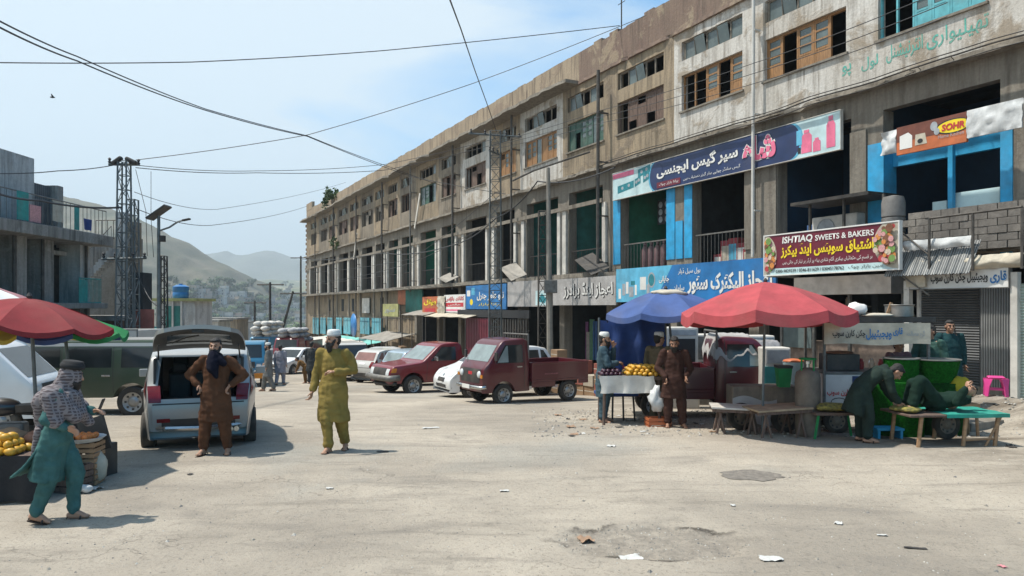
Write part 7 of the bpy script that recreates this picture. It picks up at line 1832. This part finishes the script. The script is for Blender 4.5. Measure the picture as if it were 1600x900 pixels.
person('man in bottle green clothes lying on the turquoise cot with his knees raised', (p[0], p[1], p[2]), R(4), C_BOTTLE, pose=dict(pelvis=(.0, .0, .63), chest=(.26, 0, .66), neck=(.42, 0, .73), head=(.53, -.03, .79), shL=(.36, -.18, .68), shR=(.36, .18, .70), elL=(.16, -.26, .66), wrL=(.28, -.30, .88), elR=(.30, .30, .60), wrR=(.12, .26, .62), hiL=(-.03, -.09, .62), hiR=(-.03, .09, .62), knL=(-.33, -.12, .96), knR=(-.28, .12, .90), anL=(-.46, -.12, .585), anR=(-.40, .12, .585)),
       spine=[(V((.45, 0, .74)), .07, .06), (V((.40, 0, .72)), .15, .075), (V((.32, 0, .69)), .19, .105), (V((.20, 0, .66)), .19, .115), (V((.06, 0, .64)), .18, .12), (V((-.06, 0, .64)), .19, .13), (V((-.20, 0, .70)), .19, .12)], lat=V((0, 1, 0)), roll=R(62), pitch=R(-50), sc=1.0, foot=dict(L=(-1, -.1, -.05), R=(-1, .1, -.05)), handdir=dict(L=(.3, .1, 1)), curl=.9)
# pink stool
p = gpz(1556, 14.4); t = thing('pink_stool', 'bright pink plastic stool on the earth beside the shutter', 'stool', p, .3); M_PK = mat('pink_plastic', (.62, .045, .24), .4, var=.1, scale=4, dirt=.15); t.scale = (1.0, 1.0, 1.0)
MB().lathe([(.17, .33), (.20, .345), (.205, .365), (.19, .385), (.05, .39), (.0, .385)], (0, 0, 0), 4).build('seat', M_PK, t, bevel=.02)
b = MB()
for k in range(4):
    an = k * 1.5708; d = V((math.cos(an), math.sin(an), 0)); u = V((-d.y, d.x, 0))
    b.loft([[d * r + u * w + V((0, 0, z)), d * r - u * w + V((0, 0, z)), d * (r - .035) - u * w * .8 + V((0, 0, z)), d * (r - .035) + u * w * .8 + V((0, 0, z))] for r, w, z in ((.245, .035, 0), (.225, .05, .2), (.205, .10, .34))])
b.build_each('leg', M_PK, t); MB().lathe([(.215, .12), (.222, .15), (.205, .15), (.20, .12)], (0, 0, 0), 4, cap=False).build('stretcher_ring', M_PK, t)
# cartons by the drapery shop and farther along
CT = [mat('carton_brown', (.27, .165, .09), .85, var=.2, scale=4, dirt=.2), mat('carton_red', (.27, .075, .05), .85, var=.25, scale=4, dirt=.2), mat('carton_pale', (.42, .36, .28), .85, var=.2, scale=4, dirt=.2)]
def stack(grp, label, px, y, cols, seed, s=.42):
    q = random.Random(seed); c = gp(px, y); ang = FROT
    for i in range(cols):
        z = 0
        for j in range(q.randint(1, 4) if cols > 3 else 3):
            h = q.uniform(.28, .42); x, yy = c.x + (i - cols / 2) * s * math.cos(ang) * 1.02 + q.uniform(-.03, .03), c.y + (i - cols / 2) * s * math.sin(ang) * 1.02; k = q.randint(0, 2)
            t = thing('carton', label[k], 'carton', (x, yy, gz(x, yy) + z), ang + q.uniform(-.12, .12), grp[k]); MB().bb(-s * .47, s * .47, -.18, .18, 0, h).build('box', CT[k], t, bevel=.008); MB().bb(-s * .47 + .01, s * .47 - .01, -.1825, .1825, h * .46, h * .54).build('tape', M_CREAM, t)
            z += h + .003
stack(('brown cartons before the drapery shop', 'red cartons before the drapery shop', 'pale cartons before the drapery shop'), ('brown carton stacked before the dark drapery shop', 'red brown carton stacked before the dark drapery shop', 'pale carton stacked before the dark drapery shop'), 905, 22.5, 7, 5, .5)
stack(('brown cartons at the far shops', 'red cartons at the far shops', 'pale cartons at the far shops'), ('brown carton stacked outside the far shops', 'red brown carton stacked outside the far shops', 'pale carton stacked outside the far shops'), 632, 46, 5, 8, .7)
stack(('brown cartons by the middle pole', 'red cartons by the middle pole', 'pale cartons by the middle pole'), ('brown carton stacked near the middle lattice pole', 'red brown carton stacked near the middle lattice pole', 'pale carton stacked near the middle lattice pole'), 850, 29.5, 4, 11, .5)
for px, y, m, lb, r in ((650, 42, U_GRN, 'green sack pile outside the tin awning', .4), (668, 40, M_SACK, 'white sack outside the cream awning', .35), (700, 36, SW[2], 'brown sack outside the cream awning', .35), (1005, 19, M_SACKG, 'grey sack by the electric store', .3)):
    lump('sack', lb, 'sack', gp(px, y), (r, r * .8, r * .8), m, px)
# left fruit stall
p = gpz(20, 8.3); t = thing('fruit_stall', 'low fruit stall covered with black cloth at the left edge', 'stall', p, .12)
MB().bb(-.75, .42, -.4, .4, .46, .50).build('tabletop', M_OLDW, t); b = MB(); b.grid(lambda u, v: (-.76 + 1.2 * u, -.42 - .03 * math.sin(u * 22) * (1 - v), .02 + .49 * v), 40, 8); b.grid(lambda u, v: (.43 + .03 * math.sin(u * 14) * (1 - v), -.42 + .8 * u, .02 + .49 * v), 20, 8); b.build_each('cloth_skirt', mat('black_stall_cloth', (.018, .018, .02), .9, var=.3, scale=5, bump=.4), t, smooth=True)
pile('mango', 'yellow mango in the heap on the black covered stall', 'mango', 'mangoes on the black covered stall', (p[0] - .02, p[1] - .2, p[2] + .50), 5, 4, .112, M_MANGO, 31, (.062, .048, .046), 3)
pile('mango', 'ripe orange mango at the left of the black covered stall', 'mango', 'orange mangoes on the black covered stall', (p[0] - .45, p[1] - .2, p[2] + .50), 4, 4, .112, M_ORANGE, 33, (.062, .048, .046), 2)
for x, y, lb in ((.22, .18, 'brown folded sack at the back of the black covered stall'), (-.2, .22, 'dark brown sack behind the mangoes')):
    lump('sack', lb, 'sack', (p[0] + x, p[1] + y, p[2] + .50), (.24, .16, .10), SW[2] if x > 0 else M_CRATE, x * 10)
p = gpz(128, 8.75)
crate('wooden slat crate at the bottom right of the fruit stall', p, .15, (.40, .30, .26), M_CRATE, 4)
crate('wooden slat crate on top of the bottom crate by the fruit stall', (p[0], p[1], p[2] + .265), .10, (.40, .30, .24), M_CRATE, 4)
p3 = gpz(112, 8.45); crate('dark wooden crate half hidden by the striding man', p3, -.1, (.34, .28, .30), M_OLDW, 4)
t = thing('fruit_tray', 'shallow tray of orange fruit on the upper crate', 'tray', (p[0], p[1], p[2] + .51), .1); MB().lathe([(.20, 0), (.26, .05), (.25, .05), (.19, .01), (0, .008)], (0, 0, 0), 20).build('tray', M_PLAST, t, 40)
pile('orange', 'orange fruit in the shallow tray on the upper crate', 'fruit', 'orange fruit in the tray', (p[0] - .02, p[1], p[2] + .525), 4, 4, .085, M_ORANGE, 35, (.040, .040, .038), 1)
t = thing('dark_box', 'dark tilted box lid standing behind the crates', 'box', gpz(148, 9.1), -.2); b = MB(); b.box((0, 0, .52), (.38, .03, .42), rot=Matrix.Rotation(R(-18), 3, 'Y')); b.build('lid', M_PLAS, t); MB().bb(-.12, .12, .03, .25, 0, .40).build('box', M_PLAS, t, bevel=.01)
lump('plastic_bag', 'white plastic bag lying beside the crates', 'bag', gpz(134, 8.35), (.08, .06, .05), M_PLAST, 2); lump('sack', 'brown sack leaning beside the crates', 'sack', gpz(150, 8.8), (.12, .12, .2), M_CREAM, 12)
# litter on the road
PAP = [mat('scrap_white', (.52, .51, .48), .8, var=.2, scale=9), mat('scrap_pink', (.55, .22, .24), .8), mat('scrap_dark', (.05, .045, .04), .8), mat('scrap_brown', (.30, .19, .12), .85)]
for px, py, w, d, k, lb in ((145, 764, .19, .07, 0, 'flat white paper scrap beside the crates'), (915, 843, .12, .09, 3, 'crumpled brownish scrap at the edge of the pothole'), (985, 872, .18, .06, 0, 'long pale scrap inside the pothole'), (1205, 880, .18, .06, 0, 'pale torn scrap in the foreground right'), (1430, 858, .18, .02, 2, 'dark twig like strip in the right foreground'), (1566, 888, .04, .03, 1, 'small pink scrap at the lower right corner'), (673, 664, .30, .05, 0, 'flat white strip on the road in front of the mini pickup'), (788, 771, .10, .03, 0, 'small white scrap in the middle of the road'), (598, 706, .16, .05, 2, 'dark scrap next to the shadow of the man in mustard'), (955, 697, .13, .05, 0, 'flat white scrap in front of the stalls'), (1310, 820, .07, .04, 0, 'small white scrap on the right of the road'), (1378, 838, .09, .02, 0, 'thin white scrap near the right foreground'), (515, 766, .08, .03, 0, 'small white scrap below the man in mustard'), (297, 742, .06, .03, 2, 'small dark scrap below the silver hatchback'), (160, 690, .1, .05, 0, 'white scrap behind the crates'), (1145, 792, .05, .03, 0, 'tiny white scrap in the middle right of the road'), (1640 - 60, 700, .12, .1, 2, 'dark rag on the earth heap')):
    y = 2.1 * F / (py - HZ); pt_ = gpz(px, y); b = MB()
    n = 7
    def sf(u, v, dz): return ((u - .5) * w * (1 + .3 * noise.noise(V((v * 4, px, 1)))), (v - .5) * d * 2 * (1 + .3 * noise.noise(V((u * 4, py, 2)))), .006 + .5 * d * abs(noise.noise(V((u * 3.1, v * 2.7, px * .37)))) + dz)
    b.grid(lambda u, v: sf(u, v, 0), n, n); b.grid(lambda u, v: sf(u, v, .002), n, n)
    o = tag(b.build('paper_scrap', PAP[k], None, True, loc=pt_), lb, 'litter'); o.rotation_euler = (0, 0, q6.uniform(-.5, .5))
# loose stones and grit
g_ = MB(); q = random.Random(99)
for k in range(5200):
    if k < 350: a, r = q.uniform(0, 6.28), math.sqrt(q.random()); x, y = POT[0] + .85 * r * math.cos(a), POT[1] + .52 * r * math.sin(a); s_ = q.uniform(.003, .012)
    elif k < 2300: px = q.uniform(830, 1600); y = q.uniform(12, 17); x = (px - 800) / F * y; s_ = q.uniform(.006, .03)
    else: y = 4.3 + 11 * q.random() ** 1.5; x = q.uniform(-.75, .75) * y; s_ = q.uniform(.003, .011) * (1 if q.random() < .96 else 2.2)
    z = ground_height(x, y); R3 = Matrix.Rotation(q.uniform(0, 6.28), 3, 'Z'); g_.add([V((x, y, z)) + R3 @ V(v) for v in ((-s_, -s_ * .6, -.002), (s_ * .9, -s_ * .8, -.002), (s_, s_ * .7, -.002), (-s_ * .7, s_ * .9, -.002), (-s_ * .3, -s_ * .2, s_ * .8), (s_ * .5, -.1 * s_, s_ * .6), (0, s_ * .4, s_ * .7))], [(0, 1, 5, 4), (1, 2, 5), (2, 6, 5), (2, 3, 6), (3, 4, 6), (3, 0, 4), (4, 5, 6)], q.choice((0, 0, 1, 2)))
tag(g_.build('gravel', [mat('stone_tan', (.30, .27, .225), .95, var=.3, scale=30), mat('stone_grey', (.19, .18, .165), .95, var=.3, scale=30), mat('stone_pale', (.46, .43, .38), .95, var=.3, scale=30)]), kind='stuff')

for k in range(34):                                        # refuse trodden into the earth along the stalls
    px = q6.uniform(840, 1590); y = q6.uniform(12.0, 15.5); w, d, j = q6.uniform(.05, .16), q6.uniform(.03, .08), q6.choice((0, 0, 2, 3)); b = MB(); pt_ = gpz(px, y)
    def sf(u, v, dz): return ((u - .5) * w * (1 + .4 * noise.noise(V((v * 4, px, 1)))), (v - .5) * d * 2, .006 + .6 * d * abs(noise.noise(V((u * 3.1, v * 2.7, px * .37)))) + dz)
    b.grid(lambda u, v: sf(u, v, 0), 5, 5); b.grid(lambda u, v: sf(u, v, .002), 5, 5); nm = ('white', 'pink', 'dark', 'brown')[j]
    o = tag(b.build('paper_scrap', PAP[j], None, True, loc=pt_), 'small ' + nm + ' scrap of refuse trodden into the earth along the stalls', 'litter', nm + ' scraps along the stalls'); o.rotation_euler = (0, 0, q6.uniform(0, 3))
# ================================================================== LEFT SIDE: house, stairs, tanks; TOWN IN THE VALLEY
P_LEFT = plaster('left_house_concrete', (.34, .325, .295), (.26, .245, .225), (.10, .092, .082), (.42, .405, .37), .9, .5)
P_LWH = plaster('left_house_paint', (.58, .565, .54), (.46, .45, .425), (.17, .16, .145), (.34, .325, .30), .85, .6)
M_TEALR = mat('teal_railing_paint', (.02, .30, .27), .6, var=.25, scale=6, dirt=.3)
lx, y0, y1 = -16.0, 13.0, 27.9
H0 = thing('concrete_house', 'two storey concrete house with teal balcony rail and a walled roof terrace on the left', 'house', (lx, y1, gz(lx, y1)), 0)
zb = lambda z: z - gz(lx, y1); L_ = y1 - y0
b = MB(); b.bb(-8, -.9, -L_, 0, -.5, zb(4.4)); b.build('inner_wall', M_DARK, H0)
b = MB(); b.bb(-8, .7, -L_, .35, zb(4.42), zb(4.80)); b.build('roof_slab', P_LEFT, H0, bevel=.02)
b = MB(); b.bb(-8, .55, -L_, .25, zb(2.05), zb(2.25)); b.build('floor_slab', P_LEFT, H0, bevel=.02)
def yq(px): return lx / ((px - 800) / F) - y1
b = MB()
for pa, pb, k in ((-70, -20, 0), (26, 43, 0), (67, 85, 0), (126, 141, 1), (-140, -100, 0)):
    b.bb(-.9, -.02, yq(pa), yq(pb), -.5, zb(2.05)); b.bb(-.9, -.02, yq(pa), yq(pb), zb(2.25), zb(4.42), k)
b.build_each('pillar', [P_LEFT, P_LWH], H0)
for pa, pb, m in ((43, 67, M_NAVYW), (85, 126, M_IRON), (-20, 26, M_OLDW)): MB().bb(-.86, -.80, yq(pa), yq(pb), zb(2.26), zb(4.30)).build('door', m, H0)
MB().bb(-.7, -.5, yq(85), yq(126), zb(4.0), zb(4.15)).build('lintel', P_LWH, H0)
def rail(par, m, x, ya, yb, z0, z1, n, axis='y', name='railing'):
    b = MB(); 
    for z in (z0, z1): b.tube([(x, ya, z), (x, yb, z)], .022, 5)
    for k in range(n + 1): y = ya + (yb - ya) * k / n; b.tube([(x, y, z0), (x, y, z1)], .012, 4)
    return b.build(name, m, par)
rail(H0, M_TEALR, .45, yq(104), yq(139), zb(2.27), zb(3.15), 16); b = MB(); b.bb(.43, .45, yq(104), yq(118), zb(2.3), zb(3.1)); b.build('railing_panel', M_TEALR, H0)
rail(H0, M_STEEL, .5, -L_, .2, zb(4.82), zb(5.75), 60, name='terrace_railing')
MB().bb(.52, .55, yq(0), yq(18), zb(4.85), zb(5.75)).build('teal_panel', M_TEALR, H0); MB().bb(.52, .55, yq(20), yq(38), zb(4.85), zb(5.4)).build('pink_panel', SW[5], H0); MB().bb(.52, .55, yq(93), yq(100), zb(4.85), zb(5.7)).build('teal_panel', M_TEALR, H0)
MB().bb(-8, -.1, -L_, yq(58), zb(4.80), zb(7.1)).build('terrace_wall', P_LWH, H0); MB().bb(-.4, -.3, yq(58), yq(92), zb(4.80), zb(6.35)).build('metal_screen', stripes('grey_metal_screen', (.10, .105, .11), (.17, .175, .18), 3, 'Y', .6, .3, .5), H0); MB().bb(-.6, -.05, yq(92), yq(101), zb(4.80), zb(6.4)).build('terrace_pillar', P_LEFT, H0)
b = MB(); b.tube([(-.5, yq(4), zb(7.1)), (-.5, yq(4), zb(7.9))], .05, 6); b.lathe([(.05, 0), (.22, .04), (.03, .2)], (-.5, yq(4), zb(7.85)), 10); b.build('vent_pipe', M_IRON, H0)
# stair house behind it
p = gp(160, 31); S0 = thing('stair_house', 'narrow unfinished house with an outside stair beside the lattice tower', 'house', (p.x, p.y, p.z), 0); hz_ = htop(165, 335, 31)
MB().bb(-.9, .9, .6, 1.6, 0, hz_ - .9).build('wall', P_LEFT, S0); MB().bb(.55, .95, .0, .5, 0, hz_ + .1).build('pillar', P_LWH, S0); MB().bb(.96, 1.35, .1, .6, htop(165, 425, 31), hz_ - .3).build('side_wall', P_TAN, S0); MB().bb(.9, 1.5, .4, 1.2, 0, htop(165, 425, 31)).build('lower_wall', M_DARK, S0)
b = MB(); n = 11; za, zt2 = htop(150, 432, 31), htop(165, 385, 31)
for k in range(n): x = -.55 + 1.2 * k / n; z = za + (zt2 - za) * k / n; b.bb(x, x + .12, -.5, .1, z - .35, z)
b.build('stair', P_LWH, S0); b = MB(); b.tube([(-.55, -.5, za + .8), (.65, -.5, zt2 + .8)], .02, 5)
for k in range(9): x = -.55 + 1.2 * k / 8; z = za + (zt2 - za) * k / 8; b.tube([(x, -.5, z - .05), (x, -.5, z + .8)], .012, 4)
b.build('stair_railing', M_STEEL, S0); b = MB()
for k in range(5): b.tube([(-.5 + .25 * k, .4, hz_ - 1), (-.5 + .25 * k, .4, hz_ - .2)], .015, 4)
b.tube([(-.5, .4, hz_ - .2), (.5, .4, hz_ - .2)], .02, 4); b.build('window_grille', M_IRON, S0)
# tanks, boards and booth near the lamp
for px, y, r, z0, h, m, lb in ((212, 28, .42, .9, 1.2, M_SBLUE, 'dark blue water tank beside the lattice tower'), (240, 27.5, .38, 1.3, .95, M_COOLT, 'teal water tank beside the red panel'), (240, 27.5, .36, .2, 1.05, M_SBLUE, 'blue drum under the teal water tank')):
    p = gp(px, y); t = thing('water_tank', lb, 'tank', (p.x, p.y, p.z + z0)); MB().lathe([(r * .9, 0), (r, .05), (r, h * .3), (r * .96, h * .33), (r, h * .36), (r, h * .66), (r * .96, h * .69), (r, h * .72), (r, h * .9), (r * .5, h), (.02, h)], (0, 0, 0), 20).build('tank', m, t, 40); MB().lathe([(.12, h), (.12, h + .05), (.0, h + .05)], (0, 0, 0), 12).build('lid', m, t)
    if z0 > .5 and px < 230: MB().bb(-.4, .4, -.4, .4, -z0, -.002).build('plinth', P_LEFT, t)
p = gp(225, 26.8); tag(MB().bb(-.35, .35, -.05, .05, .4, 2.9).build('red_panel', mat('faded_red_panel', (.33, .09, .07), .7, var=.3, scale=3, dirt=.3), None, loc=p), 'faded red upright panel between the tower and the street lamp', 'panel')
p = gp(274, 38); t = thing('roadside_booth', 'small pale booth with a flat roof carrying a blue tank', 'booth', p); hb = htop(274, 466, 38); MB().bb(-1.0, 1.0, 0, 2.2, 0, hb - .15).build('wall', P_LWH, t); MB().bb(-1.15, 1.15, -.15, 2.35, hb - .15, hb).build('roof', M_LGRN, t); MB().bb(-.5, .3, -.02, .0, .1, hb - .4).build('opening', M_TEAL, t)
for x in (-.1, .35): MB().bb(x - .04, x + .04, -.12, -.04, 0, hb - .15).build('post', M_WPAINT, t)
p = gp(277, 38.6); t = thing('water_tank', 'bright blue water tank on the roadside booth roof', 'tank', (p.x, p.y + .4, gp(274, 38).z + hb)); MB().lathe([(.36, 0), (.4, .05), (.4, .3), (.38, .33), (.4, .36), (.4, .62), (.2, .72), (.0, .72)], (0, 0, 0), 18).build('tank', M_SBLUE, t, 40); MB().lathe([(.1, .72), (.1, .78), (0, .78)], (0, 0, 0), 10).build('lid', M_SBLUE, t)
for px, y, w, h, m, lb in ((146, 29, 2.2, 2.6, M_OLDW, 'dark timber shack front below the stair house'), (205, 30, 1.3, 1.9, P_LEFT, 'grey shed behind the lattice tower'), (300, 70, 5, 3.2, P_LWH, 'pale low house at the end of the left roadside'), (330, 85, 6, 3.6, P_TAN, 'tan low house farther along the left roadside'), (352, 105, 6, 3.5, P_LWH, 'white walled low house at the bend of the road')):
    p = gp(px, y); t = thing('roadside_house' if y > 40 else 'roadside_shed', lb, 'house' if y > 40 else 'shed', p); MB().bb(-w / 2, w / 2, 0, w * .6, -.5, h).build('wall', m, t); MB().bb(-w / 2 - .2, w / 2 + .2, -.3, w * .6 + .2, h, h + .2).build('roof', P_LEFT, t); MB().bb(-w * .2, w * .1, -.04, .0, .0, h * .75).build('door', M_IRON, t); MB().bb(w * .22, w * .4, -.04, .0, h * .35, h * .7).build('window', M_DARK, t)

# town on the far slope: every house its own object
HM = [mat('town_wall_%s' % n, c, .9, var=.2, scale=.6) for n, c in (('tan', (.36, .29, .215)), ('pale', (.50, .47, .42)), ('grey', (.33, .31, .29)), ('pink', (.40, .28, .22)))]
M_TW = mat('town_window', (.05, .05, .05), .6)
hq = random.Random(17)
protos = []
for k in range(6):
    w, d, h = ((9, 8, 4), (12, 9, 6.5), (7, 7, 3.5), (15, 8, 4), (10, 10, 7), (8, 6, 3.6))[k]
    b = MB(); b.bb(-w / 2, w / 2, -d / 2, d / 2, -3, h, 0); b.bb(-w / 2 - .3, w / 2 + .3, -d / 2 - .3, d / 2 + .3, h, h + .4, 1)
    if k in (1, 4): b.bb(-w * .1, w / 2, -d * .2, d / 2, h + .4, h + 3, 0); b.bb(-w * .1 - .2, w / 2 + .2, -d * .2 - .2, d / 2 + .2, h + 3, h + 3.3, 1)
    for s_ in range(int(h // 3)):
        for i in range(int(w // 3)): x = -w / 2 + 1.6 + i * 3; b.bb(x - .55, x + .55, -d / 2 - .05, -d / 2, s_ * 3.2 + 1, s_ * 3.2 + 2.3, 2)
    protos.append(b)
meshes = {}
from mathutils.bvhtree import BVHTree
_sl = []
for o in COL.objects:
    if o.name in ('ground', 'hill', 'foothill'): _sl.append(BVHTree.FromPolygons([v.co for v in o.data.vertices], [p.vertices[:] for p in o.data.polygons]))
def slope_point(px, py):
    """the first ground met when looking past this spot of the photograph"""
    o = V((0, 0, EYE)); d = V(((px - 800) / F, 1, (HZ - py) / F)).normalized(); best = None
    for g_ in _sl:
        p = g_.ray_cast(o + d * 120, d)[0]
        if p is not None and (best is None or p.y < best.y): best = p
    return best
def town_house(p, k, m, rz, s_):
    key = (k, m)
    if key not in meshes: meshes[key] = protos[k].mesh('town_house', [HM[m], HM[2], M_TW])
    o = bpy.data.objects.new('town_house', meshes[key]); COL.objects.link(o); o.location = p; o.rotation_euler = (0, 0, rz); o.scale = (s_, s_, s_)
    nm = ('tan', 'pale', 'grey', 'pinkish')[m]
    tag(o, nm + ' flat roofed house in the town on the far valley slope', 'house', nm + ' houses on the far valley slope')
cnt = 0
while cnt < 170:
    px = hq.uniform(262, 486); py = 452 + 84 * hq.random() ** .75; p = slope_point(px, py)
    if p is None or p.y < 150: continue
    town_house(p, hq.randrange(6), hq.choice((0, 0, 1, 1, 2, 3)), hq.uniform(-.5, .5), .8 if p.y < 500 else 1.0); cnt += 1
# trees of the valley
def tree_mesh(seed, r, n, leaf):
    return leaf_cloud(n, r, leaf, seed).mesh('crown', LEAF)
tcr = [tree_mesh(s, (2.6, 2.6, 2.6), 420, .55) for s in (1, 2, 3)]; ttr = MB().tube([(0, 0, -1), (.1, 0, 1.5), (0, .1, 3.4)], [.3, .24, .12], 6).mesh('trunk', M_OLDW)
def valley_tree(p, s):
    t = thing('valley_tree', 'bushy green tree among the houses of the far valley slope', 'tree', p, hq.uniform(0, 6), 'trees on the far valley slope'); t.scale = (s * 1.15, s * 1.15, s * hq.uniform(.8, 1.1))
    c = bpy.data.objects.new('crown', hq.choice(tcr)); COL.objects.link(c); c.parent = t; c.location = (0, 0, 3.6); u = bpy.data.objects.new('trunk', ttr); COL.objects.link(u); u.parent = t
cnt = 0
while cnt < 230:
    px = hq.uniform(256, 490); py = 446 + 90 * hq.random() ** .8; p = slope_point(px, py)
    if p is None or p.y < 170: continue
    valley_tree(p, hq.uniform(.7, 1.4) * (.8 if p.y < 450 else 1.3)); cnt += 1

p = gpz(1462, 13.75); o = tag(MB().bb(-1.0, 1.0, -.55, .4, -.1, .17).build('shop_step', P_CONC, None, bevel=.015, loc=p), 'low concrete step before the roller shutter under the two standing men', 'step'); o.rotation_euler = (0, 0, FROT)

# stock inside the dark shops
sq_ = random.Random(5)
STK = [mat('bolt_%d' % i, c, .85, var=.3, scale=6) for i, c in enumerate(((.30, .05, .06), (.05, .12, .28), (.38, .30, .14), (.10, .22, .14), (.40, .36, .33), (.26, .10, .24)))]
BN = ('red', 'blue', 'ochre', 'green', 'pale', 'purple')
for px0, px1, n, off in ((868, 905, 7, -1.2), (912, 955, 8, -1.4)):
    for k in range(n):
        x = fx(px0) + (fx(px1) - fx(px0)) * (k + .5) / n; i = sq_.randrange(6); p = fpt(x, off, 0); z0 = gz(p.x, p.y) + .1
        b = MB(); h = sq_.uniform(1.3, 2.1); b.grid(lambda u, v: ((u - .5) * .38, .04 * math.sin(u * 12 + k), h * v), 10, 4); b.grid(lambda u, v: ((u - .5) * .38, .02 + .04 * math.sin(u * 12 + k), h * v), 10, 4)
        o = tag(b.build('cloth_length', STK[i], None, True, loc=(p.x, p.y, z0 + .7)), BN[i] + ' cloth length hanging inside the dark drapery shop', 'cloth', BN[i] + ' cloth lengths hanging in the drapery shop'); o.rotation_euler = (0, 0, FROT)
for px0, px1, n, off, z in ((1090, 1160, 6, -1.0, 3.52), (895, 938, 4, -1.2, 3.52), (1222, 1300, 5, -.5, 3.52)):
    for k in range(n):
        x = fx(px0) + (fx(px1) - fx(px0)) * (k + .5) / n; i = sq_.choice((0, 1, 4)); h = sq_.uniform(.5, 1.1)
        t = thing('stock_box', BN[i] + ' stock box standing behind the railing of the first floor shops', 'box', fpt(x, off, z), FROT + sq_.uniform(-.2, .2), BN[i] + ' stock boxes in the first floor shops')
        MB().bb(-.25, .25, -.2, .2, 0, h).build('case', STK[i], t, bevel=.015); MB().bb(-.2, .2, -.204, -.198, h * .25, h * .8).build('front_label', (M_WHITE, M_CREAM, M_SKY)[k % 3], t)

# things hanging on the left house
for k, (px, z0, z1, w, m, nm) in enumerate(((64, 5.0, 5.7, .6, M_CREAM, 'cream'), (112, 4.9, 5.3, .5, U_NAVY, 'blue'))):
    x = lx + .58; y = y1 + yq(px); b = MB(); b.grid(lambda u, v: (.03 * math.sin(u * 11 + k) * (1 - v), (u - .5) * w, (z1 - z0) * v), 14, 5); b.grid(lambda u, v: (.012 + .03 * math.sin(u * 11 + k) * (1 - v), (u - .5) * w, (z1 - z0) * v), 14, 5)
    tag(b.build('hanging_cloth', m, None, True, loc=(x, y, z0)), nm + ' cloth hung over the railing of the left concrete house', 'cloth')
for px, z0, z1, r in ((64, 2.3, 4.4, .05), (20, 2.3, 4.4, .06), (132, -.6, 4.4, .05)):
    b = MB(); b.tube([(.06, yq(px), zb(z0)), (.06, yq(px), zb(z1))], r, 6); b.build('drain_pipe', M_PIPED, H0)
